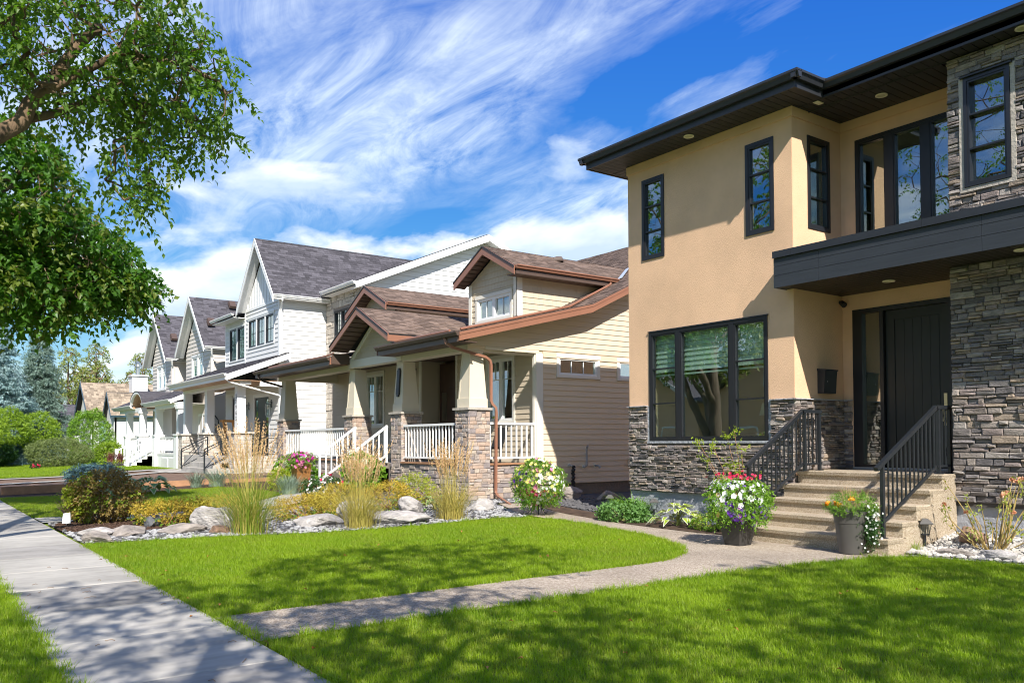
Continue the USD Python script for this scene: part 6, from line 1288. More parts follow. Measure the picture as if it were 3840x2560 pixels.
# ------------------------------------------------------------------ garden plants
rng = np.random.default_rng(303)
def G(x, y, z=0.0): return np.array([x, y, float(gz(x, y))+z])
def reed(name, label, c, r, h, n, green, rng, plume=60, lean=0.22, ph=None):
    T = thing(name, label, 'ornamental grass', c)
    ph = ph or h
    for mt, nn, hh, bd in ((('reed_green' if green else 'reed_gold'), n, h*0.66, (0.2, 0.95)), ('reed_gold', n//2, h*0.52, (0.5, 1.3))):
        b = np.c_[rng.normal(0, r*0.42, (nn, 2)), np.zeros(nn)] + c; d = b-c; d[:, 2] = 0; d = unit(d + rng.normal(size=d.shape)*r*0.25*np.array([1, 1, 0]))
        part(T, 'leaves', blades(b, d, hh*rng.uniform(0.55, 1.1, nn), 0.009, rng, rng.uniform(*bd, nn), 4), mt)
    st, pl = M(), M()
    b = np.c_[rng.normal(0, r*0.35, (plume, 2)), np.zeros(plume)] + c; d = b-c; d[:, 2] = 0; d = unit(d + rng.normal(size=d.shape)*0.06*np.array([1, 1, 0]))
    hh = ph*rng.uniform(0.72, 1.02, plume); bend = rng.uniform(0.02, lean, plume)
    part(T, 'stalks', blades(b, d, hh*0.98, 0.0065, rng, bend, 4), 'reed_gold')
    tip = b + np.array([0, 0, 1.0])*(hh*(1-0.25*bend))[:, None] + d*(hh*bend)[:, None]
    q, dd = [], []
    for s in np.linspace(0, 1, 12):
        t = 1-0.30*s; cc = b + np.array([0, 0, 1.0])*(hh*(t-0.25*bend*t*t))[:, None] + d*(hh*bend*t*t)[:, None]
        for _ in range(3): q.append(cc); dd.append(np.array([0, 0, 1.0]) + d*0.5 + rng.normal(size=d.shape)*0.30)
    q, dd = np.vstack(q), np.vstack(dd)
    part(T, 'plumes', leaves(q, dd, rng.normal(size=q.shape), 0.06*rng.uniform(0.6, 1.2, len(q)), 0.011, 0.1, 0.1), 'reed_plume')
    return T
reed('feather_reed_grass', 'tallest clump of feather reed grass, green at its base, at the left of the bed', G(5.0, 14.75), 0.36, 1.9, 380, True, rng, 105, 0.34, 2.02)
reed('feather_reed_grass', 'middle clump of golden feather reed grass in front of the white stair railing', G(6.95, 14.4), 0.30, 1.5, 310, False, rng, 88, 0.24, 1.72)
reed('feather_reed_grass', 'right clump of golden feather reed grass in front of the stone pillar', G(9.2, 14.75), 0.33, 1.5, 320, False, rng, 95, 0.18, 1.66)
def spirea(label, c, r, n, lime=False, mix=None):
    return bush('spirea_shrub', label, 'shrub', c, r, n, 'spirea_lime' if lime else 'spirea_leaf', rng, 0.034, 0.022, 14, 'stem_red', 0.6, 7, 0.13, second=('fresh_leaf' if not lime else 'spirea_leaf', (0.032, 0.02), (lambda p: (p[:, 2] < c[2]-0.08*r[2]) & (rng.random(len(p)) < 0.45))))
spirea('wide orange and yellow spirea at the left of the gravel bed', G(4.35, 17.4, 0.20), (0.75, 0.62, 0.25), 1000)
spirea('orange spirea left of the tallest reed clump, behind the pale boulder', G(5.2, 17.3, 0.22), (0.62, 0.6, 0.27), 850)
spirea('dense orange spirea right of the tallest reed clump', G(6.75, 16.6, 0.21), (0.72, 0.55, 0.26), 900)
spirea('orange spirea directly behind the rounded boulder', G(7.35, 16.9, 0.22), (0.45, 0.45, 0.26), 480)
spirea('yellow orange spirea behind the middle reed clump', G(8.1, 17.8, 0.28), (0.55, 0.5, 0.29), 620)
spirea('rusty spirea between the middle reed clump and the lime shrub', G(8.9, 16.95, 0.30), (0.52, 0.5, 0.33), 700)
spirea('lime yellow spirea beside the hosta at the porch wall', G(9.75, 17.3, 0.34), (0.50, 0.45, 0.38), 650, True)
bush('ninebark_shrub', 'large bronze and yellow shrub beside the public walk', 'shrub', G(3.35, 18.7, 0.50), (0.66, 0.62, 0.52), 1150, 'ninebark_leaf', rng, 0.055, 0.042, 26, 'twig', 0.7, 5, 0.14, second=('ninebark_green', (0.075, 0.06), (lambda p: rng.random(len(p)) < np.clip(0.75-1.4*(p[:, 0]-2.85), 0.05, 0.9)*0.6)), up=0.3)
bush('bare_shrub', 'thin bare twiggy shrub left of the bronze shrub', 'shrub', G(2.95, 20.2, 0.32), (0.32, 0.32, 0.34), 60, 'ninebark_green', rng, 0.04, 0.03, 40, 'twig', 0.7, 3, 0.1)
bush('dwarf_spruce', 'low blue green dwarf spruce behind the bronze shrub', 'shrub', G(5.9, 34.6, 0.36), (0.95, 0.8, 0.40), 1100, 'dwarf_spruce', rng, 0.10, 0.028, 8, 'twig', 0.6, 8, 0.22, up=0.1)
def hosta(label, c, r, n, h, green='hosta_green', cream='hosta_cream', L=0.20, W=0.13, name='hosta'):
    T = thing(name, label, 'plant', c)
    d = circdir(rng, n); lay = rng.random(n); st = c + d*(r*(0.10+0.75*lay))[:, None] + np.array([0, 0, 1.0])*(h*(1.0-0.75*lay**1.3))[:, None] + rng.normal(0, 0.015, (n, 3))
    dd = d*(0.45+0.5*lay)[:, None] + np.array([0, 0, 0.25])*(1-1.9*lay)[:, None]
    v, f = leaves(st, dd, np.array([0, 0, 1.0])+d*0.5+rng.normal(size=d.shape)*0.18, L*rng.uniform(0.75, 1.15, n), W*rng.uniform(0.8, 1.1, n), 0.12, 0.32)
    part(T, 'leaves', (v, f), cream)
    vi = v.reshape(n, 5, 3).copy(); ctr = vi.mean(1, keepdims=True); vi = ctr + (vi-ctr)*np.array([0.74]) + np.array([0, 0, 0.006]); part(T, 'leaf_centres', (vi.reshape(-1, 3), f), green)
    sm = M()
    for i in range(0, n, 3): sm.tube([c+[0, 0, 0.01], (c+st[i])/2+[0, 0, 0.05], st[i]], [0.008, 0.006, 0.005], 4)
    part(T, 'stalks', sm, 'stem_green')
    return T
hosta('left of two cream edged hostas at the wooden edging', G(5.75, 28.6), 0.62, 46, 0.42, L=0.36, W=0.25); hosta('right of two cream edged hostas at the wooden edging', G(6.6, 28.7), 0.66, 48, 0.44, L=0.36, W=0.25)
hosta('variegated hosta between the lime shrub and the right reed clump', G(9.75, 16.35), 0.36, 40, 0.30, L=0.22, W=0.13)
def tuftgrass(name, label, c, r, h, n, mt, w=0.008, bend=(0.3, 0.9)):
    T = thing(name, label, 'ornamental grass', c)
    b = np.c_[rng.normal(0, r*0.3, (n, 2)), np.zeros(n)] + c; d = b-c; d[:, 2] = 0; d = unit(d+rng.normal(size=d.shape)*r*0.15*np.array([1, 1, 0]))
    part(T, 'leaves', blades(b, d, h*rng.uniform(0.6, 1.1, n), w, rng, rng.uniform(*bend, n), 4), mt); return T
tuftgrass('blue_fescue', 'left tuft of blue grass in front of the wooden edging', G(8.3, 29.9), 0.30, 0.62, 240, 'fescue', 0.014); tuftgrass('blue_fescue', 'right tuft of blue grass in front of the wooden edging', G(8.9, 29.6), 0.36, 0.72, 280, 'fescue', 0.014)
tuftgrass('blue_oat_grass', 'round mound of blue oat grass left of the ribbed planter', G(9.2, 23.6), 0.45, 0.62, 420, 'fescue', 0.012)
bush('green_mound', 'small bright green shrub just right of the blue oat grass', 'shrub', G(9.7, 25.6, 0.3), (0.4, 0.4, 0.35), 350, 'spirea_lime', rng, 0.05, 0.03, 8, 'stem_green')
# hydrangeas beside the porch stairs
def hydrangea(label, c, r, n, heads):
    T = bush('hydrangea', label, 'shrub', c, r, n, 'fresh_leaf', rng, 0.15, 0.11, 10, 'stem_green', 0.7, 3, 0.16)
    for hx, hy, hz in heads:
        q = in_blob(rng, (hx, hy, hz), (0.11, 0.11, 0.09), 130, 0.95); part(T, 'flower_head', flowers(q, q-np.array([hx, hy, hz-0.02]), 0.04, rng, 4), 'petal_cream')
    return T
hydrangea('tall light green hydrangea right of the white stair railing', G(10.35, 21.3, 0.62), (0.48, 0.5, 0.55), 150, [(10.0, 20.4, 1.08), (10.2, 21.6, 1.30)])
hydrangea('pale green hydrangea left of the ribbed planter', G(10.3, 26.6, 0.45), (0.4, 0.55, 0.45), 90, [(10.1, 26.2, 0.95), (10.0, 26.7, 0.75)])
hydrangea('low hydrangea between the ribbed planter and the stair railing', G(10.2, 24.9, 0.35), (0.35, 0.35, 0.35), 70, [(9.9, 24.6, 0.62), (10.0, 24.9, 0.82)])
bs = bush('annual_bed', 'low bed of white and red annuals at the foot of the white stairs', 'flower bed', G(9.5, 21.9, 0.2), (0.65, 0.55, 0.28), 260, 'deep_leaf', rng, 0.07, 0.04, 6, 'stem_green')
q = in_blob(rng, G(9.5, 21.9, 0.24), (0.66, 0.56, 0.28), 150, 0.98); q = q[q[:, 2] > 0.2]; part(bs, 'white_flowers', flowers(q[:70], q[:70]-G(9.5, 21.9, 0.0), 0.07, rng), 'petal_white'); part(bs, 'red_flowers', flowers(q[70:90]+[0.2, 0, 0.15], q[70:90]-G(9.5, 21.9, 0.0), 0.08, rng), 'petal_red')
# ribbed tapering planter
P = thing('ribbed_planter', 'tall tapering brown ribbed planter with magenta petunias', 'planter', G(9.75, 24.15))
z0 = float(gz(9.75, 24.15)); pm = M()
for i in range(22):
    za, zb = z0+0.85*i/22, z0+0.85*(i+0.86)/22; a = 0.155+0.085*i/22; b = a+0.012
    pm.hexa([(9.75-a, 24.15-a, za), (9.75+a, 24.15-a, za), (9.75+a, 24.15+a, za), (9.75-a, 24.15+a, za), (9.75-b, 24.15-b, zb), (9.75+b, 24.15-b, zb), (9.75+b, 24.15+b, zb), (9.75-b, 24.15+b, zb)])
pm2_ = M().hexa([(9.75-0.148, 24.15-0.148, z0), (9.75+0.148, 24.15-0.148, z0), (9.75+0.148, 24.15+0.148, z0), (9.75-0.148, 24.15+0.148, z0), (9.75-0.23, 24.15-0.23, z0+0.86), (9.75+0.23, 24.15-0.23, z0+0.86), (9.75+0.23, 24.15+0.23, z0+0.86), (9.75-0.23, 24.15+0.23, z0+0.86)])
pmat('planter_brown', (0.34, 0.155, 0.045), 0.45, 0.15, 3.0)
part(P, 'pot', pm2_, 'brown_dark'); part(P, 'ribs', pm, 'planter_brown')
q = in_blob(rng, (9.75, 24.15, z0+0.95), (0.38, 0.38, 0.2), 260, 0.8); part(P, 'foliage', sprigs(q, q-np.array([9.75, 24.15, z0+0.8]), rng, 5, 0.14, 0.05, 0.03), 'fresh_leaf')
q = in_blob(rng, (9.75, 24.15, z0+0.98), (0.42, 0.42, 0.22), 120, 0.98); q = q[q[:, 2] > z0+0.88]; part(P, 'flowers', flowers(q, q-np.array([9.75, 24.15, z0+0.8]), 0.085, rng), 'petal_magenta')
q = np.array([9.6, 23.75, z0+0.80]) + rng.normal(0, 0.08, (18, 3)); part(P, 'pink_flowers', flowers(q, rng.normal(size=q.shape)+[-1, -1, 0.3], 0.07, rng), 'petal_pink')
part(P, 'spikes', blades(np.array([9.75, 24.15, z0+0.9])+rng.normal(0, 0.05, (20, 3)), circdir(rng, 20), 0.35, 0.012, rng, 0.4, 3), 'reed_green')
# petunia ball on a wire stand
cb = np.array([11.3, 14.55, 0.72])
T = thing('petunia_standard', 'ball of white, yellow and purple petunias on a thin wire stand', 'flower ball', (11.3, 14.55, 0))
q = in_blob(rng, cb, (0.52, 0.52, 0.46), 1250, 0.86); q = q + (usdkit.meshkit.noise(q*4.5, 9)-0.5)[:, None]*(q-cb)*0.55; part(T, 'foliage', sprigs(q, q-cb+rng.normal(size=q.shape)*0.1, rng, 6, 0.12, 0.042, 0.026, 0.4), 'fresh_leaf')
q = in_blob(rng, cb, (0.58, 0.58, 0.52), 620, 0.99); q = q + (usdkit.meshkit.noise(q*4.5, 9)-0.5)[:, None]*(q-cb)*0.5; d = q-cb
right = d@np.array([0.8, -0.6, 0.0]); low = d[:, 2]; rd = rng.random(len(q))
for mt, sel in (('petal_white', (rd < 0.42) & (right > -0.05)), ('petal_yellow', (rd > 0.42) & (rd < 0.66)), ('petal_purple', (rd > 0.62) & (right < -0.25) & (np.abs(low) < 0.2)), ('petal_red', (rd > 0.55) & (low < -0.12) & (low > -0.30) & (np.abs(right+0.05) < 0.22)), ('petal_pink', (rd > 0.9))):
    if sel.sum(): part(T, 'flowers', flowers(q[sel], d[sel], 0.085, rng), mt, kind='stuff')
wm = M().tube([(11.3, 14.55, 0.0), (11.3, 14.55, 0.4)], 0.012, 6)
for a in (0.3, 2.4, 4.5):
    dx, dy = math.cos(a), math.sin(a); wm.tube([(11.3+0.16*dx, 14.55+0.16*dy, 0.34), (11.3+0.12*dx, 14.55+0.12*dy, 0.18), (11.3+0.22*dx, 14.55+0.22*dy, 0.05), (11.3+0.32*dx, 14.55+0.32*dy, 0.02), (11.3+0.34*dx, 14.55+0.34*dy, 0.07)], 0.008, 5)
part(T, 'stand', wm, 'rail_black')
# petunia pot beside the steps
cb = np.array([10.5, 8.50, 0.68])
T = thing('petunia_pot', 'square black pot overflowing with white and purple petunias beside the steps', 'flower pot', (10.5, 8.5, 0))
part(T, 'pot', M().hexa([(10.36, 8.36, 0), (10.64, 8.36, 0), (10.64, 8.64, 0), (10.36, 8.64, 0), (10.30, 8.30, 0.36), (10.70, 8.30, 0.36), (10.70, 8.70, 0.36), (10.30, 8.70, 0.36)]).hexa([(10.285, 8.285, 0.35), (10.715, 8.285, 0.35), (10.715, 8.715, 0.35), (10.285, 8.715, 0.35), (10.285, 8.285, 0.385), (10.715, 8.285, 0.385), (10.715, 8.715, 0.385), (10.285, 8.715, 0.385)]), 'pot_black')
q = in_blob(rng, cb, (0.40, 0.45, 0.31), 850, 0.80); q = q + (usdkit.meshkit.noise(q*5.0, 4)-0.5)[:, None]*(q-cb)*0.5; q = q[(q[:, 2] > 0.38)]; part(T, 'foliage', sprigs(q, q-cb+np.array([0, 0, 0.1]), rng, 6, 0.13, 0.042, 0.026, 0.5), 'fresh_leaf')
q = in_blob(rng, cb, (0.44, 0.50, 0.36), 560, 0.97); q = q + (usdkit.meshkit.noise(q*5.0, 4)-0.5)[:, None]*(q-cb)*0.5; q = q[q[:, 2] > 0.30]; d = q-cb; rd = rng.random(len(q)); left = d@np.array([-0.5, 0.87, 0]); up_ = d[:, 2]
for mt, sel, s in (('petal_white', (rd < 0.42) & (left > -0.15) & (up_ > -0.12), 0.078), ('petal_white', (rd < 0.25) & (left < -0.15) & (up_ > 0), 0.078), ('petal_purple', (rd > 0.45) & (up_ < -0.02) & (left < 0.1), 0.062), ('petal_purple', (rd > 0.75) & (up_ > 0.2), 0.062), ('petal_yellow', (rd > 0.86) & (left > 0.15), 0.062), ('petal_red', (rd > 0.80) & (up_ > 0.30), 0.075), ('petal_pink', (rd > 0.97), 0.06)):
    if sel.sum(): part(T, 'flowers', flowers(q[sel], d[sel], s*1.2, rng), mt, kind='stuff')
st = M()
for k in range(5): a = rng.uniform(0, 6.28); st.tube([(10.5, 8.5, 0.8), (10.5+0.1*math.cos(a), 8.5+0.25*math.sin(a), 1.0), (10.5+0.14*math.cos(a), 8.5+0.33*math.sin(a), 1.08)], 0.006, 4)
part(T, 'stalks', st, 'stem_green')
q = np.array([10.5, 8.5, 1.05]) + rng.normal(0, 1, (40, 3))*[0.12, 0.26, 0.035]; part(T, 'geranium_heads', flowers(q, rng.normal(size=q.shape)+[-1, -1, 1], 0.05, rng), 'petal_red')
# tall grey pot
T = thing('marigold_pot', 'tall tapering grey pot of orange marigolds standing in front of the steps', 'flower pot', (11.0, 6.85, 0))
part(T, 'pot', M().lathe([(0.0, 0), (0.165, 0.0), (0.172, 0.01), (0.222, 0.43), (0.228, 0.432), (0.245, 0.58), (0.252, 0.60), (0.235, 0.605), (0.225, 0.55), (0.0, 0.54)], (10.95, 6.86, 0), 40), 'pot_grey', 35)
cb = np.array([10.95, 6.86, 0.62])
q = in_blob(rng, cb, (0.29, 0.31, 0.19), 560, 0.7); q = q[q[:, 2] > 0.52]; part(T, 'foliage', sprigs(q, q-cb+np.array([0, 0, 0.35]), rng, 9, 0.13, 0.032, 0.010, 0.3), 'fresh_leaf')
q = np.array([11.03, 6.62, 0.42]) + rng.normal(0, 1, (380, 3))*[0.06, 0.06, 0.14]; part(T, 'trailing_foliage', sprigs(q, rng.normal(size=q.shape)+[-0.5, -0.5, -0.6], rng, 6, 0.09, 0.030, 0.018, 0.4), 'deep_leaf')
q = np.array([10.97, 6.57, 0.42]) + rng.normal(0, 1, (75, 3))*[0.07, 0.05, 0.15]; part(T, 'white_flowers', flowers(q, rng.normal(size=q.shape)*0.4+[-1, -1, 0.2], 0.030, rng), 'petal_white')
q = np.array([[10.70, 7.08, 0.70], [10.76, 6.72, 0.76], [10.72, 6.95, 0.72], [10.85, 6.78, 0.79], [10.68, 6.88, 0.70]]); part(T, 'marigolds', flowers(np.repeat(q, 9, 0)+rng.normal(0, 0.012, (45, 3)), rng.normal(size=(45, 3))*0.4+[-0.5, -0.5, 1], 0.05, rng), 'petal_orange')
part(T, 'seed_stalks', blades(cb+np.array([0, 0, 0.05])+rng.normal(0, 0.08, (90, 3))*[1, 1, 0.3], circdir(rng, 90), 0.27, 0.005, rng, rng.uniform(0.1, 0.5, 90), 3), 'reed_plume')
# path lanterns
def path_light(label, x, y, z, s=1.0):
    T = thing('path_light', label, 'path light', (x, y, z), 'solar path lights')
    part(T, 'post', M().tube([(x, y, z-0.02), (x, y, z+0.22*s)], 0.018*s, 8), 'rail_black')
    part(T, 'cap', M().lathe([(0.125*s, 0), (0.125*s, 0.012*s), (0.05*s, 0.075*s), (0.001, 0.08*s)], (x, y, z+0.365*s), 4), 'pot_grey')
    fr = M().lathe([(0.07*s, 0), (0.075*s, 0.018*s), (0.001, 0.02*s)], (x, y, z+0.215*s), 4)
    for k in range(4): a = k*math.pi/2; fr.bar((x+0.062*s*math.cos(a), y+0.062*s*math.sin(a), z+0.23*s), (x+0.095*s*math.cos(a), y+0.095*s*math.sin(a), z+0.37*s), 0.008*s, 0.008*s, (1, 0.3, 0))
    part(T, 'frame', fr, 'rail_black')
    part(T, 'lens', M().lathe([(0.058*s, 0), (0.088*s, 0.135*s)], (x, y, z+0.232*s), 4), 'clear_glass')
path_light('black path lantern on a short post between the steps and the river stones', 12.05, 6.38, 0.0, 1.05)
path_light('path light half hidden in greenery below the big front window, beside the yellow hosta', 12.15, 11.9, 0.02); path_light('path light at the left corner of the ochre house foundation', 12.3, 13.35, 0.02); path_light('path light tucked behind the petunia pot', 11.75, 9.95, 0.02)
# rose bush
T = thing('rose_bush', 'leggy rose bush with peach blooms in the white river stones', 'rose bush', (12.3, 5.55, 0.05))
sm = M(); tips = []
for k in range(30):
    a = rng.uniform(0, 6.28); h = rng.uniform(0.3, 1.05); rr_ = rng.uniform(0.1, 0.42); b = np.array([12.3+0.10*math.cos(a), 5.55+0.14*math.sin(a), 0.05]); e = b + np.array([rr_*math.cos(a), rr_*math.sin(a)*1.4, h])
    mid = (b+e)/2 + rng.normal(0, 0.04, 3); sm.tube([b, mid, e], [0.010, 0.008, 0.004], 5); tips += [e, (mid+e)/2, e*0.75+mid*0.25]
part(T, 'canes', sm, 'stem_rose')
tips = np.array(tips); sel = tips[tips[:, 2] > 0.3]; part(T, 'leaves', sprigs(np.repeat(sel, 2, 0)[::2], rng.normal(size=(len(sel), 3)), rng, 4, 0.11, 0.05, 0.03, 0.3), 'rose_leaf')
q = tips[::3][tips[::3][:, 2] > 0.55][:9]; part(T, 'blooms', flowers(np.repeat(q, 6, 0)+rng.normal(0, 0.012, (len(q)*6, 3)), rng.normal(size=(len(q)*6, 3))+[0, 0, 0.7], 0.06, rng), 'petal_peach')
# thin yellow-green shrub in front of the big window
T = thing('potentilla_shrub', 'thin reddish stemmed shrub with yellow green tufts in front of the big window', 'shrub', (12.15, 9.75, 0))
sm = M(); q = []
for (x, y, z) in ((12.1, 9.85, 1.78), (12.15, 10.05, 1.66), (12.1, 10.35, 1.52), (12.15, 10.75, 1.60), (12.1, 9.7, 1.45), (12.1, 9.75, 1.2), (12.2, 10.1, 1.12), (12.1, 10.5, 1.25), (12.15, 9.95, 0.86), (12.1, 9.4, 0.9), (12.1, 10.2, 0.95), (12.12, 9.78, 1.05)):
    b = np.array([12.15, 9.7, 0.0]); e = np.array([x, y, z]); sm.tube([b, b*0.6+e*0.4+[0, -0.06, 0.05], e], [0.009, 0.007, 0.004], 5); q.append(e + rng.normal(0, 0.055, (16, 3)))
part(T, 'stems', sm, 'stem_red'); q = np.vstack(q); part(T, 'leaves', sprigs(q, rng.normal(size=q.shape)+[0, 0, 0.6], rng, 6, 0.08, 0.035, 0.02, 0.2), 'lime_leaf')
# foundation bed of the ochre house
bush('mint_plant', 'spreading mound of mint green leaves at the end of the foundation bed', 'plant', (11.85, 12.45, 0.14), (0.42, 0.62, 0.22), 560, 'mint_leaf', rng, 0.055, 0.04, 4, 'stem_green', 0.75, 5, 0.1)
tuftgrass('daylily', 'arching daylily leaves against the grey foundation', np.array([12.25, 12.55, 0.0]), 0.42, 0.62, 170, 'fresh_leaf', 0.022, (0.5, 1.1))
hosta('yellow green hosta in front of the grey foundation', np.array([11.9, 11.05, 0.0]), 0.50, 70, 0.36, 'lime_leaf', 'petal_cream', 0.26, 0.11)
bush('low_perennial', 'low green and rusty ground plant between the hosta and the petunia pot', 'plant', (11.85, 10.15, 0.10), (0.28, 0.42, 0.14), 280, 'fresh_leaf', rng, 0.05, 0.03, 4, 'stem_green', 0.7, 5, 0.1, second=('rose_leaf', (0.045, 0.03), 0.4))
tuftgrass('daylily', 'small dark leafy clump behind the petunia pot', np.array([11.25, 9.05, 0.0]), 0.25, 0.28, 60, 'deep_leaf', 0.03, (0.5, 1.1))
tuftgrass('weed_tuft', 'dry grass tuft at the foot of the steps', np.array([11.75, 6.36, 0.0]), 0.14, 0.20, 70, 'reed_green', 0.006)
# small white sign at the walk
T = thing('yard_sign', 'small blank white card standing in the mulch by the public walk', 'sign', (2.62, 18.3, 0))
part(T, 'card', M().hexa([(2.56, 18.30, 0.06), (2.70, 18.24, 0.06), (2.70, 18.25, 0.06), (2.56, 18.31, 0.06), (2.58, 18.30, 0.25), (2.69, 18.24, 0.27), (2.69, 18.25, 0.27), (2.58, 18.31, 0.25)]), 'white_paint'); part(T, 'stake', M().box(2.625, 2.635, 18.27, 18.28, -0.05, 0.1), 'steel')
# timber edging of the soil yard
for lab, a, b in (('left length of weathered timber edging behind the mulch', (2.6, 30.9), (5.6, 31.2)), ('long timber edging board behind the hostas', (5.65, 31.15), (9.9, 31.45)), ('tall reddish timber board behind the reed grass', (9.95, 31.3), (11.6, 31.3))):
    solo('timber_edging', M().bar((a[0], a[1], 0.12), (b[0], b[1], 0.16), 0.14, 0.26), 'timber', lab, 'timber')
# fallen leaves
for k in range(46):
    if k < 18: x, y = 2.42+rng.normal(0, 0.10), rng.uniform(5, 14.5)
    elif k < 34: x, y = rng.uniform(3, 10), rng.uniform(3.2, 6.5)
    else: x, y = rng.uniform(3, 10), rng.uniform(8.2, 13.8)
    c = np.array([[x, y, 0.055 if x > 2.45 else 0.008]]); solo('fallen_leaf', leaves(c, circdir(rng, 1)+rng.normal(0, 0.2, (1, 3)), np.array([[0.2, 0.1, 1.0]])+rng.normal(0, 0.3, (1, 3)), 0.055, 0.035, 0.25, 0.3), 'fallen', 'small orange brown leaf fallen on the lawn or its edge', 'leaf', 'fallen leaves')
for k in range(22):
    x, y = rng.uniform(1.0, 2.3), rng.uniform(4.8, 13); a = rng.uniform(0, 3.14); l = rng.uniform(0.04, 0.12); d = np.array([math.cos(a), math.sin(a), 0])*l
    solo('fallen_twig', M().tube([np.array([x, y, 0.006]), np.array([x, y, 0.010])+d*0.5+[0.01, 0, 0.004], np.array([x, y, 0.006])+d], 0.003, 4), 'twig', 'thin dark twig lying on the concrete walk', 'twig', 'twigs on the public walk')

# ------------------------------------------------------------------ trees
rng = np.random.default_rng(404)
# the boulevard tree whose limb reaches over the walk
tree('boulevard_elm', 'elm whose leafy limb hangs over the walk at the upper left', (-1.3, 12.3, 0), ([(0, 0, 0), (0.1, 0.1, 1.6), (0.35, 0.15, 3.2), (0.5, 0.1, 4.6), (0.2, 0, 7), (0, 0, 9.5)], 0.30, 0.12),
     [([(0.45, 0.15, 4.0), (1.5, 0.3, 5.0), (2.4, 0.5, 5.75), (2.9, 0.6, 6.5), (3.5, 0.6, 7.5)], 0.17, 0.06), ([(2.3, 0.5, 5.7), (3.4, 0.9, 6.5), (4.2, 1.0, 6.7), (4.9, 1.2, 6.8)], 0.07, 0.025), ([(2.7, 0.55, 6.2), (3.6, 0.3, 7.0), (4.6, 0.2, 7.1), (5.2, 0.2, 6.8)], 0.06, 0.02), ([(0.3, 0, 6), (-1.5, -0.6, 7.6), (-3, -1, 8.5)], 0.11, 0.04), ([(0.2, 0.1, 7), (0.9, -1.5, 8.6), (1.5, -2.6, 9.3)], 0.10, 0.04)],
     [((3.3, 0.6, 7.3), (1.9, 1.5, 0.95), 270), ((4.5, 0.8, 6.85), (0.95, 1.1, 0.8), 170), ((3.3, 0.6, 6.45), (1.1, 0.9, 0.35), 45), ((3.95, 0.5, 5.45), (0.40, 0.5, 0.55), 44), ((2.4, 0.4, 8.2), (2.4, 1.8, 1.2), 150), ((-1.0, -0.4, 8.8), (3.0, 2.6, 1.8), 150), ((0.6, 0.8, 11.4), (3.2, 3.4, 2.2), 150)],
     'elm_leaf', rng, 0.098, 0.056, 10, 0.34, 'bark_orange', 0.55, 0.7, 0.006, second=('yellow_green_leaf', 0.05))
# the dense maple further along the boulevard
tree('boulevard_maple', 'dense dark green maple leaning over the walk at the left edge', (-1.4, 22.5, 0), ([(0, 0, 0), (0.15, 0, 2.0), (0.3, 0, 4.0), (0.4, 0, 6.5), (0.3, 0, 9)], 0.30, 0.10),
     [([(0.2, 0, 3.0), (1.6, -0.2, 4.8), (3.2, -0.3, 5.6), (4.8, -0.4, 5.8)], 0.14, 0.04), ([(0.1, 0.1, 1.2), (0.7, 0.9, 3.4), (1.2, 1.6, 5.6), (1.5, 2, 7.5)], 0.20, 0.06), ([(0.3, 0, 4.6), (1.8, -0.5, 6.4), (3.4, -0.6, 7.4)], 0.12, 0.04), ([(0.3, 0, 5), (-1.6, 0.4, 6.8), (-2.8, 0.6, 7.8)], 0.10, 0.04)],
     [((2.6, -0.2, 7.2), (2.3, 2.2, 1.6), 420), ((4.2, -0.3, 6.3), (1.6, 1.6, 0.9), 240), ((5.3, -0.4, 5.6), (1.1, 1.1, 0.6), 150), ((3.6, -0.3, 5.2), (1.8, 1.5, 0.8), 300), ((3.0, -0.2, 8.3), (1.5, 1.5, 0.7), 120), ((-0.5, 0.4, 8.0), (2.8, 2.6, 2.0), 150), ((0.2, 0.2, 11.6), (3.4, 3.4, 2.8), 260), ((5.9, -0.5, 5.3), (0.55, 0.6, 0.25), 40)],
     'maple_leaf', rng, 0.155, 0.105, 10, 0.42, 'bark', 0.72, 0.75, 0.006, second=('yellow_green_leaf', 0.24))
# trees behind the photographer: their shade falls over the lawns
for lab, b, bl in (('boulevard elm standing behind the photographer', (-1.3, -1.6, 0), [((0.4, 0.2, 7.2), (3.0, 3.2, 2.2), 330), ((2.6, 0.8, 6.2), (2.0, 2.2, 1.2), 180), ((-1, 0, 9), (2.4, 2.4, 1.6), 110), ((4.2, 4.0, 7.2), (2.3, 1.5, 0.9), 170)]),
                   ('shade elm on the lawn right of and behind the photographer', (5.6, -4.8, 0), [((0, 0, 7.6), (3.3, 3.0, 2.1), 420), ((2.0, 1.2, 6.6), (2.0, 1.8, 1.1), 150), ((-1.8, 1.0, 6.6), (1.8, 2.0, 1.2), 150)]),
                   ('second boulevard elm further behind the photographer', (-1.3, -12.5, 0), [((0, 0, 7.6), (3.4, 3.6, 2.5), 330), ((1.6, 0.5, 6.4), (2.2, 2.4, 1.3), 140)])):
    tree('boulevard_elm', lab, b, ([(0, 0, 0), (0.1, 0, 2), (0, 0.1, 4.5), (0, 0, 8)], 0.30, 0.09), [([(0, 0, 3.2), (1.2, 0.4, 5), (2.4, 0.8, 6.2)], 0.12, 0.04), ([(0, 0, 3.6), (-1.2, 0.6, 5.4), (-2, 1, 7)], 0.12, 0.04), ([(0, 0, 4), (0.4, -1.3, 6), (0.6, -2, 7.6)], 0.10, 0.04)], bl, 'elm_leaf', rng, 0.11, 0.065, 9, 0.40, 'bark', 0.5, 0.6)
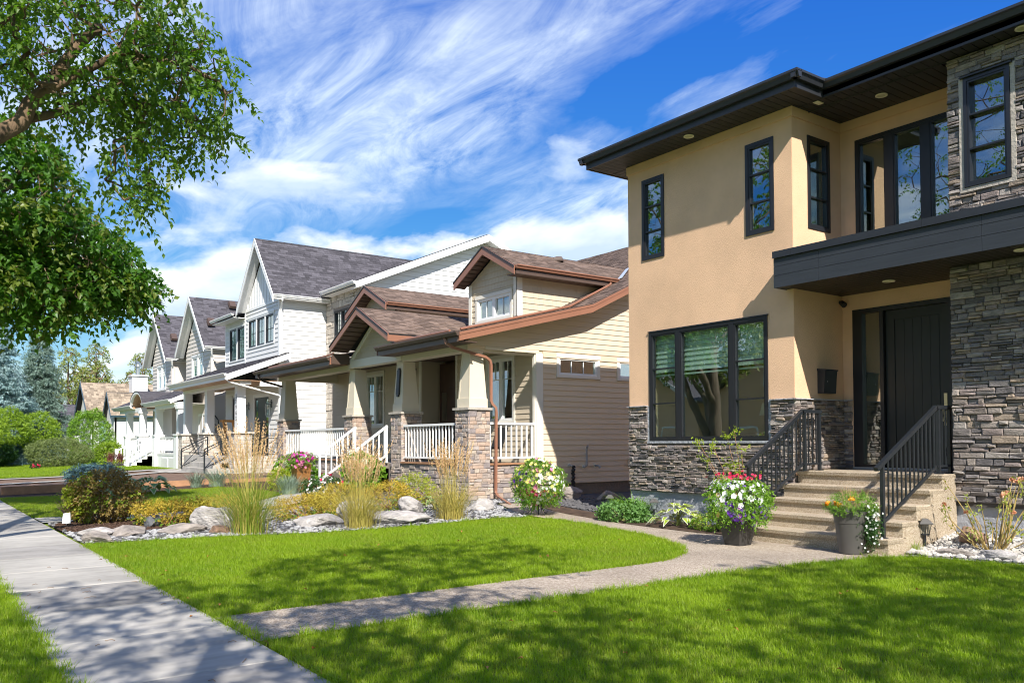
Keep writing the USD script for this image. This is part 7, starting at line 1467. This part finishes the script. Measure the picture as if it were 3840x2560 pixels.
# across the road: trees and a house mirrored in the windows
ta = tree('opposite_tree', 'tree across the road, seen only mirrored in the windows', (-14, 22, 0), ([(0, 0, 0), (0.2, 0, 3), (0, 0.2, 6), (0, 0, 10)], 0.35, 0.1), [([(0, 0, 3), (1.4, 0.6, 6), (2, 1, 8)], 0.16, 0.05), ([(0, 0, 3.4), (-1.5, 0.5, 6), (-2.2, 0.9, 8)], 0.15, 0.05)],
          [((0, 0, 8.6), (3.8, 3.8, 3.4), 420)], 'far_leaf', rng, 0.26, 0.17, 9, 0.6, 'bark', 0.6, 0.5, second=('yellow_green_leaf', 0.3))
for i, (x, y, s) in enumerate(((-14.5, 34, 1.05), (-13.6, 9, 1.0), (-15, 47, 1.15), (-3.0, 33.5, 0.75), (-15, -3, 1.0))): copy_of(ta, ('tree across the road beyond the first one', 'tree across the road level with the photographer', 'third tree across the road, near the peach house', 'boulevard tree beyond the maple, outside the frame', 'tree across the road behind the photographer')[i], (x, y, 0), 1.3*i, s)
O = thing('peach_house', 'peach gabled house across the road, seen only mirrored in the windows', 'house', (-24, 36, 0))
part(O, 'wall', slab(Polygon([(30, 0), (40, 0), (40, 5.2), (35, 8.6), (30, 5.2)]), lambda a, b, d: (-22+d, a, b), -8.0, 0.0), 'stucco')
part(O, 'wall', slab(Polygon([(41, 0), (52, 0), (52, 4.4), (46.5, 7.4), (41, 4.4)]), lambda a, b, d: (-21+d, a, b), -8.0, 0.0), 'stucco')
for yc, hw, zr, ze, x in ((35, 5.6, 9.0, 5.0, -21.5), (46.5, 6.0, 7.8, 4.3, -20.5)):
    for sg in (-1, 1): part(O, 'roof', M().hexa([(x-9, yc, zr), (x, yc, zr), (x, yc+sg*hw, ze), (x-9, yc+sg*hw, ze), (x-9, yc, zr+0.15), (x, yc, zr+0.15), (x, yc+sg*hw, ze+0.15), (x-9, yc+sg*hw, ze+0.15)]), 'grey_shingle_c')
    part(O, 'barge_board', M().prism([(x+0.02, yc-hw, ze+0.15), (x+0.02, yc, zr+0.15), (x+0.02, yc, zr-0.2), (x+0.02, yc-hw, ze-0.2)], (0.04, 0, 0)).prism([(x+0.02, yc+hw, ze+0.15), (x+0.02, yc, zr+0.15), (x+0.02, yc, zr-0.2), (x+0.02, yc+hw, ze-0.2)], (0.04, 0, 0)), 'white_paint')
for y0, y1, z0, z1 in ((31.5, 33, 1, 2.6), (36.5, 38.5, 1, 2.6), (34, 36, 5.2, 6.6)): window(O, lambda a, b, d: (-21.99+d, a, b), y0, y1, z0, z1, 'white_paint', fw=0.1)
for y0, y1, z0, z1 in ((42.5, 44.5, 1, 2.6), (47.5, 49.5, 1, 2.6)): window(O, lambda a, b, d: (-20.99+d, a, b), y0, y1, z0, z1, 'white_paint', fw=0.1)
# background vegetation at the left
def spruce(name, label, base, h, r, mt, rng, n_lay=34):
    T = thing(name, label, 'tree', base); base = np.array(base, float)
    part(T, 'trunk', M().tube([base, base+[0, 0, h*0.98]], [0.24, 0.03], 8), 'bark')
    P_, D_, bm = [], [], M()
    for i in range(n_lay):
        t = i/n_lay; z = 0.6+(h-0.9)*t; rr_ = r*(1-t)**0.85*rng.uniform(0.82, 1.08)+0.12; nb = int(9+9*(1-t))
        for a in rng.uniform(0, 6.28, nb):
            d = np.array([math.cos(a), math.sin(a), 0]); L_ = rr_*rng.uniform(0.7, 1.08); sag = 0.10*L_
            e = base + [0, 0, z] + d*L_ + np.array([0, 0, -sag + 0.12*L_*t]); b = base + [0, 0, z+0.12]
            bm.tube([b, (b+e)/2+[0, 0, -0.05*L_], e], [0.035, 0.022, 0.008], 4, False)
            m = max(4, int(L_*8)); s = np.linspace(0.25, 1.0, m)[:, None]; q = b + (e-b)*s + np.array([0, 0, -0.2*L_])*(s*(1-s))
            sd = np.array([-d[1], d[0], 0]); w = (0.42*L_*(1.05-s))*rng.uniform(-1, 1, (m, 1)); q = q + sd*w + rng.normal(0, 0.05, (m, 3))
            P_.append(q); D_.append(d*0.8 + sd*np.sign(w)*0.6 + np.array([0, 0, 0.10]) + rng.normal(0, 0.15, (m, 3)))
    P_, D_ = np.vstack(P_), np.vstack(D_); part(T, 'branches', bm, 'bark')
    part(T, 'crown', sprigs(P_, D_, rng, 12, 0.50, 0.22, 0.062, 0.25), mt); return T
spruce('blue_spruce', 'tall blue spruce at the left, behind the hedge', (5.6, 74, 0), 12.2, 3.8, 'spruce_leaf', rng)
spruce('blue_spruce', 'second spruce, greener, just right of the tall blue one', (9.3, 79, 0), 11.2, 2.9, 'spruce_dark', rng)
far = [('thin yellow green tree left of the chimney', (15.6, 108, 0), 12.6), ('thin yellow green tree above the shake roof', (19.2, 112, 0), 13.6), ('yellow green tree right of the chimney', (24.0, 110, 0), 12.6), ('wispy tall tree behind the twin gables', (27.5, 104, 0), 15.5)]
t0 = None
for lab, b, h in far:
    if t0 is None:
        t0 = tree('far_tree', lab, b, ([(0, 0, 0), (0.2, 0, 4), (0, 0.1, 8), (0, 0, 11.5)], 0.25, 0.06), [([(0, 0, 4.5), (1.2, 0.5, 7), (1.8, 0.8, 9)], 0.1, 0.04), ([(0, 0, 5), (-1.2, 0.3, 7.5), (-1.7, 0.4, 9.2)], 0.1, 0.04)],
                  [((0, 0, 11.2), (1.2, 1.2, 1.5), 60), ((1.2, 0.4, 8.6), (1.6, 1.6, 1.8), 110), ((-1.3, 0.2, 8.4), (1.5, 1.5, 1.8), 110), ((0, 0, 6.2), (2.4, 2.2, 1.8), 150)], 'far_leaf', rng, 0.20, 0.13, 8, 0.55, 'bark', 0.5, 0.4, 0.02)
    else: copy_of(t0, lab, b, 1.7*far.index((lab, b, h)), h/12.6)
bush('columnar_cedar', 'rounded bright green cedar in front of the shake roofed house', 'shrub', (11.3, 68.5, 1.9), (1.45, 1.5, 2.15), 3200, 'cedar_leaf', rng, 0.13, 0.05, 6, 'bark', 0.9, 6, 0.2, up=1.2)
bush('lilac_bush', 'bright green bush right of the cedar', 'shrub', (12.3, 66.5, 0.8), (0.95, 1.0, 0.85), 1100, 'hedge_leaf', rng, 0.11, 0.07, 6, 'bark', 0.85, 5, 0.18)
bush('mugo_pine', 'broad dome shaped dark green shrub on the far lawn', 'shrub', (8.5, 63.5, 0.9), (1.9, 1.7, 1.02), 3000, 'pine_leaf', rng, 0.12, 0.03, 8, 'bark', 0.93, 7, 0.16, up=0.9)
for lab, c, r in (('leftmost yellow green ornamental tree on the far lawn', (4.3, 66, 2.6), (1.5, 1.5, 1.5)), ('middle yellow green ornamental tree on the far lawn', (6.0, 70, 2.7), (1.6, 1.6, 1.45)), ('right yellow green ornamental tree beside the cedar', (8.2, 72, 2.6), (1.5, 1.5, 1.3)), ('low dark green shrub beneath the ornamental trees', (5.2, 69, 0.9), (1.3, 1.2, 0.9))):
    bush('ornamental_tree', lab, 'tree', c, r, 1300, 'hedge_leaf' if 'yellow' in lab else 'deep_leaf', rng, 0.13, 0.085, 10, 'bark', 0.85, 5, 0.22, base=(c[0], c[1], 0))
bush('cedar_column', 'small bright cedar peeking out between spruce and roof', 'shrub', (11.4, 88, 2.0), (0.9, 0.9, 2.1), 900, 'cedar_leaf', rng, 0.14, 0.06, 4, 'bark', 0.9, 5, 0.2, up=1.2)
bush('yellow_perennial', 'low yellow plant at the far left under the ornamental trees', 'plant', (4.6, 64.5, 0.4), (0.5, 0.5, 0.45), 300, 'lime_leaf', rng, 0.10, 0.06, 4, 'stem_green')
T = bush('red_flowers', 'low red flowers in front of the dome shaped shrub', 'plant', (7.0, 61.0, 0.15), (0.28, 0.28, 0.16), 60, 'deep_leaf', rng, 0.08, 0.05, 3, 'stem_green'); q = in_blob(rng, (7.0, 61.0, 0.22), (0.3, 0.3, 0.14), 60, 0.9); part(T, 'blooms', flowers(q, q-np.array([7.0, 61.0, 0.0]), 0.1, rng), 'petal_red')
for i, (x, y) in enumerate(((11.0, 58.8), (11.35, 58.0))):
    T = thing('grass_planter', ('left dark pot of red grass at the foot of the white stairs', 'right dark pot of red grass at the foot of the white stairs')[i], 'flower pot', (x, y, 0))
    part(T, 'pot', M().lathe([(0.0, 0), (0.2, 0), (0.26, 0.42), (0.22, 0.42), (0.0, 0.38)], (x, y, 0), 16), 'pot_grey', 35); b = np.array([x, y, 0.4])+rng.normal(0, 0.08, (140, 3))*[1, 1, 0]; part(T, 'leaves', blades(b, circdir(rng, 140), 0.8*rng.uniform(0.5, 1.1, 140), 0.03, rng, rng.uniform(0.2, 0.9, 140), 3), 'red_grass')
    q = in_blob(rng, (x, y, 0.45), (0.3, 0.3, 0.14), 60, 0.8); part(T, 'trailing_foliage', sprigs(q, rng.normal(size=q.shape), rng, 4, 0.12, 0.07, 0.05), 'lime_leaf')
# tree belt at the end of the street
bl_ = [np.array([x, 150+rng.uniform(-12, 12), rng.uniform(2, 4.5)]) for x in np.arange(-80, 90, 6.5)]
pb = np.vstack([in_blob(rng, c, (4.6, 3.5, rng.uniform(3, 5)), 220, 0.8) for c in bl_]); pb = pb[pb[:, 2] > 0.1]
solo('distant_trees', sprigs(pb, rng.normal(size=pb.shape)+[0, -0.5, 0.5], rng, 6, 0.9, 0.5, 0.34, 0.3), 'far_leaf', kind='stuff')
